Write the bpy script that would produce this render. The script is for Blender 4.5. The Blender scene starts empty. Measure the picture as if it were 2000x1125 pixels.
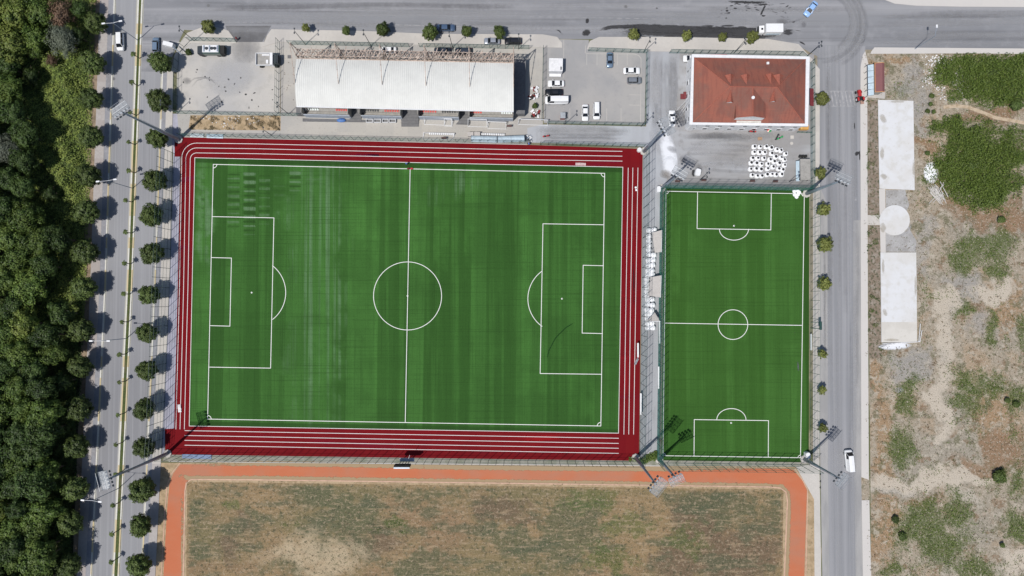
import bpy, bmesh, math, random
import numpy as np
from mathutils import Vector, Matrix, Euler

R = math.radians
rnd = random.Random(7)
nr = np.random.default_rng(11)
SC = bpy.context.scene
COL = SC.collection

# ------------------------------------------------------------------ camera, sky, sun, exposure
H = 185.0
F = 1350.0                        # focal length in pixels of the 2000 px wide photograph
TX = math.atan(27.5 / F)
TY = math.atan(10.0 / F)
cam = bpy.data.cameras.new('camera')
cam.sensor_width = 36.0
cam.lens = F / 2000.0 * 36.0
cam.clip_start = 1.0
cam.clip_end = 6000.0
camo = bpy.data.objects.new('camera', cam)
COL.objects.link(camo)
camo.location = (0, 0, H)
camo.rotation_euler = (TX, TY, 0)
SC.camera = camo
CM = Euler((TX, TY, 0)).to_matrix()

SUN_EL, SUN_AZ = 63.5, 227.0      # azimuth clockwise from +Y, towards the sun
w = bpy.data.worlds.new('World')
SC.world = w
w.use_nodes = True
wn = w.node_tree
sky = wn.nodes.new('ShaderNodeTexSky')
sky.sky_type = 'NISHITA'
sky.sun_disc = False
sky.sun_elevation = R(SUN_EL)
sky.sun_rotation = R(SUN_AZ)
sky.altitude = 50
bg = wn.nodes['Background']
wn.links.new(sky.outputs[0], bg.inputs[0])
bg.inputs[1].default_value = 0.085
sl = bpy.data.lights.new('sun', 'SUN')
sl.energy = 4.0
sl.angle = R(0.5)
sl.color = (1.0, 0.955, 0.9)
slo = bpy.data.objects.new('sun', sl)
COL.objects.link(slo)
az = R(SUN_AZ)
sdir = Vector((math.sin(az) * math.cos(R(SUN_EL)), math.cos(az) * math.cos(R(SUN_EL)), math.sin(R(SUN_EL))))
slo.location = sdir * 300
slo.rotation_euler = (-sdir).to_track_quat('-Z', 'Y').to_euler()
SC.view_settings.view_transform = 'Standard'
SC.view_settings.look = 'None'
SC.view_settings.gamma = 1.0
SC.view_settings.exposure = 0.0
SC.view_settings.use_curve_mapping = False
SC.cycles.transparent_max_bounces = 40

# ------------------------------------------------------------------ survey: photo point -> point of the place at height z
def W(px, py, z=0.0):
    d = CM @ Vector(((px - 1000.0) / F, -(py - 562.5) / F, -1.0))
    t = (z - H) / d.z
    return Vector((d.x * t, d.y * t, z))

# ------------------------------------------------------------------ helpers
def link(o, parent=None):
    COL.objects.link(o)
    if parent is not None:
        o.parent = parent
    return o

def tag(o, label=None, cat=None, group=None, kind=None):
    if label: o['label'] = label
    if cat: o['category'] = cat
    if group: o['group'] = group
    if kind: o['kind'] = kind
    return o

def thing(name, loc, label, cat, group=None, rz=0.0):
    o = bpy.data.objects.new(name, None)
    o.empty_display_size = 0.3
    o.location = loc
    o.rotation_euler = (0, 0, rz)
    link(o)
    return tag(o, label, cat, group)

ORD = ['first', 'second', 'third', 'fourth', 'fifth', 'sixth', 'seventh', 'eighth', 'ninth', 'tenth', 'eleventh',
       'twelfth', 'thirteenth', 'fourteenth', 'fifteenth', 'sixteenth', 'seventeenth', 'eighteenth', 'nineteenth',
       'twentieth', 'twenty-first', 'twenty-second', 'twenty-third', 'twenty-fourth', 'twenty-fifth', 'twenty-sixth',
       'twenty-seventh', 'twenty-eighth', 'twenty-ninth', 'thirtieth']

class MB:
    def __init__(s): s.v = []; s.f = []
    def add(s, vs, fs):
        b = len(s.v)
        s.v += [tuple(v) for v in vs]
        s.f += [tuple(i + b for i in f) for f in fs]
        return s
    def box(s, c, d, rz=0.0, rot=None):
        m = rot if rot is not None else Matrix.Rotation(rz, 3, 'Z')
        vs = []
        for z in (-.5, .5):
            for x, y in ((-.5, -.5), (.5, -.5), (.5, .5), (-.5, .5)):
                vs.append(Vector(c) + m @ Vector((x * d[0], y * d[1], z * d[2])))
        return s.add(vs, [(3, 2, 1, 0), (4, 5, 6, 7), (0, 1, 5, 4), (1, 2, 6, 5), (2, 3, 7, 6), (3, 0, 4, 7)])
    def prism(s, pts, z0, z1):
        n = len(pts)
        a = sum(pts[i][0] * pts[(i + 1) % n][1] - pts[(i + 1) % n][0] * pts[i][1] for i in range(n))
        if a < 0: pts = pts[::-1]
        vs = [(p[0], p[1], z0) for p in pts] + [(p[0], p[1], z1) for p in pts]
        fs = [tuple(range(n))[::-1], tuple(range(n, 2 * n))]
        for i in range(n):
            j = (i + 1) % n
            fs.append((i, j, n + j, n + i))
        return s.add(vs, fs)
    def tube(s, p, q, r0, r1=None, n=6, cap=True):
        p, q = Vector(p), Vector(q)
        r1 = r0 if r1 is None else r1
        d = (q - p)
        if d.length < 1e-6: return s
        d.normalize()
        u = d.orthogonal().normalized(); w_ = d.cross(u)
        vs = []
        for c, r in ((p, r0), (q, r1)):
            for i in range(n):
                a = 2 * math.pi * i / n
                vs.append(c + (u * math.cos(a) + w_ * math.sin(a)) * r)
        fs = [(i, (i + 1) % n, n + (i + 1) % n, n + i) for i in range(n)]
        if cap: fs += [tuple(range(n))[::-1], tuple(range(n, 2 * n))]
        return s.add(vs, fs)
    def rings(s, rings, cap=True, closed=True):
        n = len(rings[0]); vs = [v for r in rings for v in r]; fs = []
        for k in range(len(rings) - 1):
            for i in range(n if closed else n - 1):
                j = (i + 1) % n
                fs.append((k * n + i, k * n + j, (k + 1) * n + j, (k + 1) * n + i))
        if cap:
            fs.append(tuple(range(n))[::-1]); fs.append(tuple(range((len(rings) - 1) * n, len(rings) * n)))
        return s.add(vs, fs)
    def mesh(s, name, off=None):
        me = bpy.data.meshes.new(name)
        v = s.v
        if off is not None: v = [(a[0] - off[0], a[1] - off[1], a[2] - off[2]) for a in v]
        me.from_pydata(v, [], s.f)
        me.update()
        return me
    def build(s, name, mat, parent=None, smooth=False, world=True, label=None):
        off = parent.location if (parent is not None and world and parent.type == 'EMPTY') else None
        if parent is not None and world and parent.parent is not None: off = parent.parent.location
        if parent is not None and world and parent.type == 'MESH' and parent.parent is not None: off = parent.parent.location
        me = s.mesh(name, off)
        if mat: me.materials.append(mat)
        if smooth: me.polygons.foreach_set('use_smooth', [True] * len(me.polygons))
        o = bpy.data.objects.new(name, me)
        link(o, parent)
        if label: o['label'] = label
        return o

def inst(name, me, parent, loc=(0, 0, 0), rz=0.0, scale=None, mat=None):
    o = bpy.data.objects.new(name, me)
    o.location = loc; o.rotation_euler = (0, 0, rz)
    if scale is not None: o.scale = scale
    if mat is not None:
        o.material_slots[0].link = 'OBJECT'; o.material_slots[0].material = mat
    return link(o, parent)

def copy_thing(root, loc, rz, label, group=None, scale=None):
    r = root.copy(); COL.objects.link(r)
    r.location = loc; r.rotation_euler = (0, 0, rz); r['label'] = label
    if group: r['group'] = group
    if scale is not None: r.scale = scale
    for ch in list(root.children):
        c = ch.copy(); COL.objects.link(c); c.parent = r
        for g in ch.children:
            d = g.copy(); COL.objects.link(d); d.parent = c
    return r

# ------------------------------------------------------------------ materials
def nmat(name):
    m = bpy.data.materials.new(name); m.use_nodes = True
    nt = m.node_tree
    return m, nt, nt.nodes['Principled BSDF'], nt.nodes['Material Output']

def ND(nt, t, **kw):
    n = nt.nodes.new(t)
    for k, v in kw.items(): setattr(n, k, v)
    return n

def math_(nt, op, a, b=None, clamp=False):
    n = ND(nt, 'ShaderNodeMath', operation=op, use_clamp=clamp)
    for i, x in enumerate((a, b)):
        if x is None: continue
        if isinstance(x, (int, float)): n.inputs[i].default_value = x
        else: nt.links.new(x, n.inputs[i])
    return n.outputs[0]

def ramp_(nt, v, lo, hi):
    n = ND(nt, 'ShaderNodeMapRange', clamp=True)
    n.interpolation_type = 'SMOOTHSTEP' if abs(hi - lo) > 1e-4 else 'LINEAR'
    nt.links.new(v, n.inputs[0])
    n.inputs[1].default_value = lo; n.inputs[2].default_value = hi
    return n.outputs[0]

def noise_(nt, co, sc, st=(1, 1, 1), rz=0.0, det=4.0, rough=0.6, off=0.0):
    mp = ND(nt, 'ShaderNodeMapping')
    mp.inputs['Rotation'].default_value = (0, 0, rz)
    mp.inputs['Scale'].default_value = (sc * st[0], sc * st[1], sc * st[2])
    mp.inputs['Location'].default_value = (off, off * .7, 0)
    nt.links.new(co, mp.inputs[0])
    n = ND(nt, 'ShaderNodeTexNoise')
    n.inputs['Scale'].default_value = 1.0; n.inputs['Detail'].default_value = det; n.inputs['Roughness'].default_value = rough
    nt.links.new(mp.outputs[0], n.inputs['Vector'])
    return n.outputs[0]

def mixc(nt, fac, a, b):
    n = ND(nt, 'ShaderNodeMix', data_type='RGBA')
    if isinstance(fac, (int, float)): n.inputs[0].default_value = fac
    else: nt.links.new(fac, n.inputs[0])
    for i, x in ((6, a), (7, b)):
        if isinstance(x, tuple): n.inputs[i].default_value = (*x, 1)
        else: nt.links.new(x, n.inputs[i])
    return n.outputs[2]

def gmat(name, base, layers=(), rough=0.85, bump=None, spec=0.3):
    """ground material: a base colour and layers of worn, stained or grown-over colour"""
    m, nt, bs, out = nmat(name)
    co = ND(nt, 'ShaderNodeNewGeometry').outputs['Position']
    col = base
    off = 0.0
    for L in layers:
        off += 13.7
        k = L.get('kind', 'noise')
        if k == 'noise':
            f = noise_(nt, co, L['s'], L.get('st', (1, 1, 1)), L.get('rz', 0.0), L.get('det', 4.0), L.get('r', 0.6), off)
            f = ramp_(nt, f, L.get('lo', .4), L.get('hi', .6))
        elif k == 'attr':
            a = ND(nt, 'ShaderNodeAttribute', attribute_name=L['attr']).outputs['Fac']
            nz = noise_(nt, co, L['s'], L.get('st', (1, 1, 1)), 0, L.get('det', 6.0), L.get('r', .7), off)
            f = math_(nt, 'ADD', a, math_(nt, 'MULTIPLY', math_(nt, 'SUBTRACT', nz, 0.5), L.get('k', 1.0)))
            f = ramp_(nt, f, L.get('lo', .4), L.get('hi', .6))
        elif k == 'band':
            sp = ND(nt, 'ShaderNodeSeparateXYZ')
            mp = ND(nt, 'ShaderNodeMapping'); mp.inputs['Rotation'].default_value = (0, 0, L.get('rz', 0.0))
            nt.links.new(co, mp.inputs[0]); nt.links.new(mp.outputs[0], sp.inputs[0])
            cb = ND(nt, 'ShaderNodeCombineXYZ')
            fx = math_(nt, 'FLOOR', math_(nt, 'DIVIDE', sp.outputs[0], L['w']))
            nt.links.new(fx, cb.inputs[0])
            if L.get('h'):
                hy = math_(nt, 'FLOOR', math_(nt, 'ADD', math_(nt, 'DIVIDE', sp.outputs[1], L['h']), fx if L.get('shift') else 0.0))
                nt.links.new(hy, cb.inputs[1])
            wnn = ND(nt, 'ShaderNodeTexWhiteNoise', noise_dimensions='3D')
            nt.links.new(cb.outputs[0], wnn.inputs[0])
            f = ramp_(nt, wnn.outputs[0], L.get('lo', 0.), L.get('hi', 1.))
        if L.get('mask'):
            a = ND(nt, 'ShaderNodeAttribute', attribute_name=L['mask']).outputs['Fac']
            f = math_(nt, 'MULTIPLY', f, a)
        f = math_(nt, 'MULTIPLY', f, L.get('a', 1.0))
        col = mixc(nt, f, col, L['c'])
    if isinstance(col, tuple): bs.inputs['Base Color'].default_value = (*col, 1)
    else: nt.links.new(col, bs.inputs['Base Color'])
    bs.inputs['Roughness'].default_value = rough
    bs.inputs['Specular IOR Level'].default_value = spec
    if bump:
        b = ND(nt, 'ShaderNodeBump'); b.inputs['Strength'].default_value = bump[1]; b.inputs['Distance'].default_value = bump[2]
        nt.links.new(noise_(nt, co, bump[0], det=5.0), b.inputs['Height'])
        nt.links.new(b.outputs[0], bs.inputs['Normal'])
    return m

def pmat(name, c, rough=0.6, metal=0.0, var=0.12, s=1.5, coat=0.0, spec=0.5):
    """paint, metal, concrete, cloth: slight uneven wear on top of one colour"""
    m, nt, bs, out = nmat(name)
    co = ND(nt, 'ShaderNodeTexCoord').outputs['Object']
    f = ramp_(nt, noise_(nt, co, s, det=6.0, rough=.7), .35, .7)
    d = tuple(max(0, x * (1 - var * 2.2)) for x in c)
    nt.links.new(mixc(nt, f, c, d), bs.inputs['Base Color'])
    bs.inputs['Roughness'].default_value = rough; bs.inputs['Metallic'].default_value = metal
    bs.inputs['Coat Weight'].default_value = coat; bs.inputs['Specular IOR Level'].default_value = spec
    return m

def leafmat(name, c1, c2, c3, rough=0.55):
    """leaves: every leaf its own tone, with lighter and darker clumps"""
    m, nt, bs, out = nmat(name)
    g = ND(nt, 'ShaderNodeNewGeometry')
    isl = g.outputs['Random Per Island']
    oi = ND(nt, 'ShaderNodeObjectInfo')
    f1 = ramp_(nt, isl, 0.0, 1.0)
    f2 = ramp_(nt, noise_(nt, g.outputs['Position'], .35, det=3.0), .42, .62)
    c = mixc(nt, f1, c1, c2)
    c = mixc(nt, math_(nt, 'MULTIPLY', f2, .7), c, c3)
    hsv = ND(nt, 'ShaderNodeHueSaturation')
    nt.links.new(c, hsv.inputs['Color'])
    nt.links.new(math_(nt, 'ADD', math_(nt, 'MULTIPLY', oi.outputs['Random'], .5), .75), hsv.inputs['Value'])
    nt.links.new(hsv.outputs[0], bs.inputs['Base Color'])
    bs.inputs['Roughness'].default_value = rough
    bs.inputs['Specular IOR Level'].default_value = 0.25
    return m

def netmat(name, c, alpha):
    m, nt, bs, out = nmat(name)
    bs.inputs['Base Color'].default_value = (*c, 1); bs.inputs['Roughness'].default_value = .7
    tr = ND(nt, 'ShaderNodeBsdfTransparent'); mx = ND(nt, 'ShaderNodeMixShader')
    co = ND(nt, 'ShaderNodeTexCoord').outputs['Object']
    f = math_(nt, 'MULTIPLY', math_(nt, 'ADD', noise_(nt, co, 1.2, det=3.0), .5), alpha, True)
    nt.links.new(f, mx.inputs[0]); nt.links.new(tr.outputs[0], mx.inputs[1]); nt.links.new(bs.outputs[0], mx.inputs[2])
    nt.links.new(mx.outputs[0], out.inputs[0])
    return m

def stainmat(name, c, amount, s=1.2, k=1.4, rough=.85, st=(1, 1, 1), lo=.35, hi=.75):
    m, nt, bs, out = nmat(name)
    bs.inputs['Base Color'].default_value = (*c, 1); bs.inputs['Roughness'].default_value = rough
    bs.inputs['Specular IOR Level'].default_value = .2
    co = ND(nt, 'ShaderNodeNewGeometry').outputs['Position']
    a = ND(nt, 'ShaderNodeAttribute', attribute_name='m').outputs['Fac']
    nz = noise_(nt, co, s, st, 0, 6.0, .7)
    f = math_(nt, 'ADD', a, math_(nt, 'MULTIPLY', math_(nt, 'SUBTRACT', nz, .5), k))
    f = math_(nt, 'MULTIPLY', ramp_(nt, f, lo, hi), amount)
    tr = ND(nt, 'ShaderNodeBsdfTransparent'); mx = ND(nt, 'ShaderNodeMixShader')
    nt.links.new(f, mx.inputs[0]); nt.links.new(tr.outputs[0], mx.inputs[1]); nt.links.new(bs.outputs[0], mx.inputs[2])
    nt.links.new(mx.outputs[0], out.inputs[0])
    return m

TILT = -R(1.2)      # the pitches and roads stand about 1.2 degrees off the x axis
A_LIGHT = (0.33, 0.33, 0.345); A_MID = (0.225, 0.23, 0.245); A_DARK = (0.16, 0.165, 0.18)
M = {}
M['road_across'] = gmat('asphalt_across', A_MID, [
    dict(s=.02, st=(1, 5, 1), c=A_DARK, lo=.42, hi=.62, a=.45),
    dict(s=.035, st=(.12, 8, 1), c=A_LIGHT, lo=.45, hi=.65, a=.65, rz=-TILT),
    dict(s=.3, st=(.05, 6, 1), c=(.17, .17, .18), lo=.52, hi=.66, a=.45, rz=-TILT),
    dict(s=.25, c=A_LIGHT, lo=.5, hi=.75, a=.4), dict(s=6, c=(.13, .13, .14), lo=.5, hi=.75, a=.35)])
M['road_along'] = gmat('asphalt_along', A_MID, [
    dict(s=.03, c=A_DARK, lo=.42, hi=.62, a=.3),
    dict(s=.25, st=(3, .02, 1), c=A_LIGHT, lo=.42, hi=.62, a=.5),
    dict(s=1.2, st=(2, .02, 1), c=A_LIGHT, lo=.48, hi=.64, a=.3),
    dict(s=6, c=(.14, .14, .15), lo=.5, hi=.75, a=.25)])
M['boulevard'] = gmat('boulevard_asphalt', (.205, .208, .222), [
    dict(s=.012, st=(.1, 1, 1), c=(.30, .305, .32), lo=.4, hi=.6, a=.6),
    dict(s=.4, st=(4, .02, 1), c=(.31, .315, .33), lo=.45, hi=.62, a=.45, rz=R(1.2)),
    dict(s=8, c=(.14, .14, .16), lo=.5, hi=.8, a=.3)])
M['shoulder'] = gmat('worn_shoulder', (.33, .325, .32), [
    dict(s=.4, st=(1, .2, 1), c=(.23, .23, .235), lo=.4, hi=.65, a=.6), dict(s=5, c=(.16, .16, .16), lo=.55, hi=.8, a=.4)])
M['dark_asphalt'] = gmat('patch_asphalt', (.135, .135, .14), [dict(s=.5, c=(.2, .2, .21), lo=.4, hi=.7, a=.7), dict(s=6, c=(.09, .09, .09), a=.4)])
M['concrete'] = gmat('yard_concrete', (.46, .44, .41), [
    dict(s=.05, c=(.38, .375, .37), lo=.42, hi=.62, a=.8), dict(s=.4, c=(.35, .34, .32), lo=.5, hi=.7, a=.5),
    dict(s=2.5, c=(.29, .28, .26), lo=.58, hi=.72, a=.5), dict(s=9, c=(.30, .29, .27), lo=.5, hi=.8, a=.3)])
M['stand_concrete'] = gmat('stand_concrete', (.42, .40, .365), [
    dict(s=.06, c=(.33, .32, .31), lo=.42, hi=.62, a=.7), dict(kind='band', w=3.8, h=3.2, c=(.36, .35, .33), a=.5, rz=R(1.2)),
    dict(s=2.0, c=(.28, .26, .235), lo=.55, hi=.72, a=.6), dict(s=9, c=(.3, .28, .25), lo=.5, hi=.8, a=.3)])
M['parking'] = gmat('parking_asphalt', (.345, .335, .325), [
    dict(s=.06, c=(.28, .28, .285), lo=.42, hi=.62, a=.8), dict(s=.8, c=(.25, .25, .25), lo=.52, hi=.72, a=.4),
    dict(s=8, c=(.2, .2, .2), lo=.5, hi=.8, a=.3)])
M['access'] = gmat('access_road', (.30, .305, .32), [
    dict(s=.06, st=(1, .4, 1), c=(.40, .42, .45), lo=.42, hi=.62, a=.75), dict(s=.6, st=(1, .2, 1), c=(.24, .24, .25), lo=.5, hi=.7, a=.5),
    dict(s=7, c=(.2, .2, .2), lo=.55, hi=.8, a=.3)])
M['yard_grey'] = gmat('house_yard_paving', (.27, .265, .265), [
    dict(s=.05, st=(.5, 2, 1), c=(.36, .37, .39), lo=.42, hi=.62, a=.8), dict(s=.5, c=(.2, .195, .19), lo=.52, hi=.72, a=.6),
    dict(s=6, c=(.17, .17, .17), lo=.55, hi=.8, a=.35)])
M['sidewalk'] = gmat('sidewalk_paving', (.50, .475, .44), [
    dict(s=.1, c=(.40, .38, .36), lo=.4, hi=.65, a=.7), dict(kind='band', w=.6, h=.6, c=(.43, .41, .38), a=.35, rz=R(1.2)),
    dict(s=3, c=(.3, .28, .25), lo=.58, hi=.75, a=.5)])
M['white_walk'] = gmat('pale_sidewalk', (.52, .50, .475), [
    dict(s=.15, c=(.5, .48, .46), lo=.4, hi=.65, a=.7), dict(kind='band', w=.5, h=1.5, c=(.53, .5, .48), a=.35), dict(s=4, c=(.4, .38, .35), lo=.6, hi=.75, a=.5)])
M['brick_walk'] = gmat('red_grey_pavers', (.38, .36, .35), [
    dict(kind='band', w=60, h=5.2, c=(.33, .295, .285), lo=.45, hi=.6, a=.7, rz=R(1.2)),
    dict(kind='band', w=.4, h=.4, c=(.31, .28, .27), a=.4), dict(s=.5, c=(.30, .27, .25), lo=.5, hi=.7, a=.4)])
M['kerb_strip'] = gmat('tree_strip', (.245, .25, .275), [dict(s=1.2, c=(.34, .34, .36), lo=.5, hi=.7, a=.6), dict(s=.4, st=(1, .3, 1), c=(.19, .18, .18), lo=.5, hi=.7, a=.6)])
M['kerb'] = gmat('kerb_yellow_white', (.60, .59, .54), [dict(kind='band', w=500, h=2.9, c=(.50, .38, .16), lo=.5, hi=.54, a=.7), dict(s=3, c=(.4, .37, .3), lo=.5, hi=.7, a=.6)])
M['gutter'] = gmat('gutter_dust', (.38, .37, .31), [dict(s=1.5, st=(1, .15, 1), c=(.33, .33, .33), lo=.4, hi=.6)])
M['median'] = gmat('median_turf', (.055, .075, .022), [dict(s=.1, c=(.14, .11, .065), lo=.5, hi=.62, a=.9), dict(s=2.5, c=(.09, .11, .03), lo=.45, hi=.6), dict(s=9, c=(.03, .05, .015), a=.5)], bump=(5, .5, .1))
M['soil'] = gmat('bare_soil', (.27, .205, .145), [dict(s=.5, c=(.17, .13, .09), lo=.45, hi=.65), dict(s=5, c=(.12, .12, .05), lo=.56, hi=.68, a=.8)])
M['forest_floor'] = gmat('forest_floor', (.05, .05, .03), [dict(s=.3, c=(.03, .04, .018))])
M['far'] = gmat('far_ground', (.24, .21, .155), [
    dict(s=.01, c=(.11, .12, .055), lo=.45, hi=.6), dict(s=.1, c=(.3, .26, .2), lo=.5, hi=.65, a=.8), dict(s=2, c=(.12, .11, .06), lo=.5, hi=.7, a=.6)])
M['path_kerb_paint'] = pmat('pink_kerb', (.55, .36, .26), .8, var=.12, s=.6)
M['white_line'] = pmat('line_paint', (.74, .74, .72), .7, var=.06, s=2)
M['faded_line'] = gmat('faded_line_paint', (.36, .36, .365), [dict(s=1.2, c=(.25, .25, .26), lo=.42, hi=.6, a=.95)])
M['track'] = gmat('running_track', (.155, .008, .011), [
    dict(s=.5, c=(.16, .016, .018), lo=.5, hi=.75, a=.4), dict(s=.15, c=(.10, .006, .008), lo=.5, hi=.7, a=.5),
    dict(s=.03, st=(.4, 2, 1), c=(.18, .004, .008), lo=.45, hi=.65, a=.6),
    dict(kind='band', w=1.1, c=(.14, .006, .010), a=.55, rz=R(1.2)),
    dict(s=.12, st=(.25, 3, 1), c=(.26, .008, .014), lo=.60, hi=.78, a=.5), dict(s=.09, st=(.3, 3, 1), c=(.13, .006, .03), lo=.6, hi=.72, a=.8),
    dict(s=3, c=(.10, .004, .006), lo=.5, hi=.8, a=.4)], rough=.9, spec=.08)
M['track_far'] = M['track']
M['orange'] = gmat('clay_path', (.45, .138, .064), [
    dict(s=.05, c=(.38, .17, .105), lo=.45, hi=.62, a=.8), dict(s=.4, st=(.3, 1, 1), c=(.45, .155, .08), lo=.45, hi=.65, a=.6),
    dict(s=3, c=(.36, .12, .06), lo=.55, hi=.75, a=.5)])
M['sand'] = gmat('sandy_verge', (.40, .30, .19), [dict(s=.5, c=(.30, .22, .13), lo=.42, hi=.62), dict(s=2, c=(.17, .15, .09), lo=.55, hi=.68, a=.8), dict(s=8, c=(.2, .15, .09), lo=.55, hi=.75, a=.6)])
M['gravel_strip'] = gmat('gravel_strip', (.28, .275, .235), [dict(s=.4, c=(.19, .2, .15), lo=.42, hi=.62), dict(s=3, c=(.35, .33, .28), lo=.5, hi=.7, a=.6), dict(s=9, c=(.15, .15, .12), lo=.5, hi=.7, a=.6)])
M['slab_white'] = gmat('white_slab', (.60, .61, .625), [dict(s=.06, c=(.55, .54, .52), lo=.42, hi=.62, a=.9), dict(s=.5, c=(.50, .49, .46), lo=.48, hi=.7, a=.6), dict(s=1.8, c=(.42, .39, .33), lo=.62, hi=.75, a=.6), dict(s=7, c=(.6, .6, .58), lo=.5, hi=.8, a=.3)])
M['lavender'] = gmat('pale_margin', (.36, .36, .43), [dict(s=.3, c=(.30, .30, .35), lo=.4, hi=.6)])

def turfmat(name, base, alt, k):
    S = lambda c, q: tuple(x * q for x in c)
    return gmat(name, base, [
        dict(kind='band', w=4.13, c=alt, lo=.2, hi=.9, a=.95, rz=R(.85)),
        dict(s=.35, st=(1.2, .02, 1), c=S(alt, 1.25), lo=.47, hi=.66, a=.55, rz=R(.85)),
        dict(kind='band', w=2.065, c=S(alt, 1.35), lo=.35, hi=1., a=.6, rz=R(.85), mask='pale'),
        dict(s=.42, st=(1.6, .012, 1), c=(.115, .205, .105), lo=.46, hi=.60, a=.9, rz=R(.85), mask='streak'),
        dict(kind='attr', attr='mdark', s=.6, k=.35, lo=.35, hi=.75, c=S(base, .62), a=.75),
        dict(kind='attr', attr='mlight', s=.6, k=.5, lo=.35, hi=.85, c=(.11, .19, .10), a=.85),
        dict(kind='noise', s=.06, c=S(base, .85), lo=.45, hi=.62, a=.4),
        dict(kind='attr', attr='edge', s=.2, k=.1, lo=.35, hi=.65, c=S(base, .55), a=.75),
        dict(s=1.1, st=(.03, 3, 1), c=S(base, .6), lo=.52, hi=.66, a=.42, rz=R(.85)),
        dict(s=1.4, st=(3, .03, 1), c=S(base, .6), lo=.52, hi=.66, a=.42, rz=R(.85)),
        dict(s=7, c=S(alt, 1.3), lo=.5, hi=.8, a=.45), dict(s=4, c=S(base, .45), lo=.5, hi=.75, a=.5)], rough=.85, spec=.15)
M['turf'] = turfmat('artificial_turf', (.026, .082, .014), (.044, .130, .025), 1)
M['turf_small'] = turfmat('artificial_turf_small', (.033, .098, .015), (.044, .122, .023), 2)

M['field'] = gmat('dry_field', (.245, .170, .088), [
    dict(s=.05, st=(.4, 1, 1), c=(.15, .13, .062), lo=.42, hi=.60, a=.9),
    dict(s=.05, st=(.8, 1, 1), c=(.22, .14, .08), lo=.5, hi=.62, a=.7),
    dict(kind='attr', attr='dark', s=.5, k=1.0, c=(.115, .080, .052), lo=.3, hi=.9, a=.8),
    dict(kind='attr', attr='grey', s=.5, k=1.3, c=(.080, .092, .046), lo=.35, hi=.85, a=.8),
    dict(s=.16, st=(.6, 1.3, 1), c=(.075, .088, .048), lo=.50, hi=.62, a=.75),
    dict(kind='attr', attr='green', s=.7, k=1.4, c=(.07, .105, .025), lo=.4, hi=.9, a=.6),
    dict(kind='attr', attr='bare', s=.7, k=1.0, c=(.42, .34, .225), lo=.05, hi=1.25, a=.95),
    dict(kind='attr', attr='rim', s=.6, k=.9, c=(.27, .185, .095), lo=.4, hi=.8, a=.7),
    dict(s=.7, st=(.35, 1.6, 1), c=(.36, .27, .17), lo=.51, hi=.68, a=.6),
    dict(s=1.3, c=(.33, .26, .18), lo=.53, hi=.68, a=.75), dict(s=1.1, c=(.045, .05, .025), lo=.53, hi=.67, a=.75), dict(s=3.5, c=(.36, .28, .20), lo=.54, hi=.7, a=.6), dict(s=4, c=(.06, .055, .03), lo=.53, hi=.68, a=.65)], bump=(4, .8, .15))
M['waste'] = gmat('waste_ground', (.325, .275, .21), [
    dict(s=.05, c=(.28, .255, .21), lo=.42, hi=.6, a=.8), dict(s=.09, c=(.34, .25, .165), lo=.5, hi=.62, a=.7),
    dict(kind='attr', attr='brown', s=.5, k=1.3, c=(.20, .135, .085), lo=.35, hi=.85, a=.85),
    dict(kind='attr', attr='grey', s=.5, k=1.2, c=(.31, .295, .27), lo=.35, hi=.85, a=.75),
    dict(kind='attr', attr='dry', s=.6, k=1.3, c=(.29, .185, .10), lo=.35, hi=.85, a=.8),
    dict(s=.30, c=(.13, .125, .070), lo=.53, hi=.62, a=.75), dict(s=.35, c=(.19, .12, .07), lo=.55, hi=.65, a=.75), dict(s=.45, c=(.43, .385, .315), lo=.54, hi=.64, a=.7),
    dict(kind='attr', attr='gg', s=.35, k=1.0, c=(.285, .27, .25), lo=.2, hi=1.1, a=.85),
    dict(kind='attr', attr='rs', s=.35, k=1.3, c=(.24, .15, .088), lo=.2, hi=1.1, a=.85),
    dict(kind='attr', attr='pg', s=.3, k=.9, c=(.42, .38, .32), lo=.2, hi=1.1, a=.9),
    dict(s=1.3, c=(.09, .085, .045), lo=.53, hi=.66, a=.6),
    dict(kind='attr', attr='green', s=.8, k=1.1, c=(.085, .11, .035), lo=.2, hi=1.0, a=.85),
    dict(kind='attr', attr='bare', s=.4, k=.9, c=(.47, .415, .34), lo=.35, hi=.9, a=.9),
    dict(s=1.6, c=(.47, .42, .35), lo=.54, hi=.68, a=.65), dict(s=3.5, c=(.46, .41, .34), lo=.55, hi=.68, a=.55), dict(s=4, c=(.07, .06, .035), lo=.54, hi=.68, a=.7)], bump=(3, .9, .2))
M['leaf_street'] = leafmat('street_tree_leaves', (.026, .042, .010), (.085, .125, .032), (.085, .115, .030))
M['leaf_young'] = leafmat('young_tree_leaves', (.06, .075, .018), (.19, .21, .06), (.14, .16, .04))
M['leaf_dark'] = leafmat('dark_forest_leaves', (.015, .029, .008), (.050, .088, .020), (.060, .095, .022))
M['leaf_mid'] = leafmat('forest_leaves', (.026, .050, .010), (.090, .142, .028), (.115, .16, .034))
M['leaf_yellow'] = leafmat('yellow_green_leaves', (.045, .070, .012), (.135, .18, .035), (.15, .175, .04))
M['leaf_silver'] = leafmat('silver_leaves', (.07, .085, .055), (.17, .19, .14), (.13, .15, .11))
M['leaf_brown'] = leafmat('dead_brown_leaves', (.09, .055, .035), (.19, .12, .08), (.15, .10, .065))
M['leaf_vine'] = leafmat('vine_leaves', (.060, .095, .020), (.195, .26, .058), (.24, .285, .065))
M['leaf_weed'] = leafmat('weed_leaves', (.045, .080, .012), (.165, .225, .045), (.10, .15, .026))
M['leaf_dry'] = leafmat('dry_weeds', (.10, .075, .04), (.28, .21, .13), (.16, .13, .07))
M['bark'] = pmat('bark', (.14, .11, .08), .9, var=.2, s=6)
M['galv'] = pmat('galvanised_steel', (.30, .36, .44), .45, .3, .1)
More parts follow.
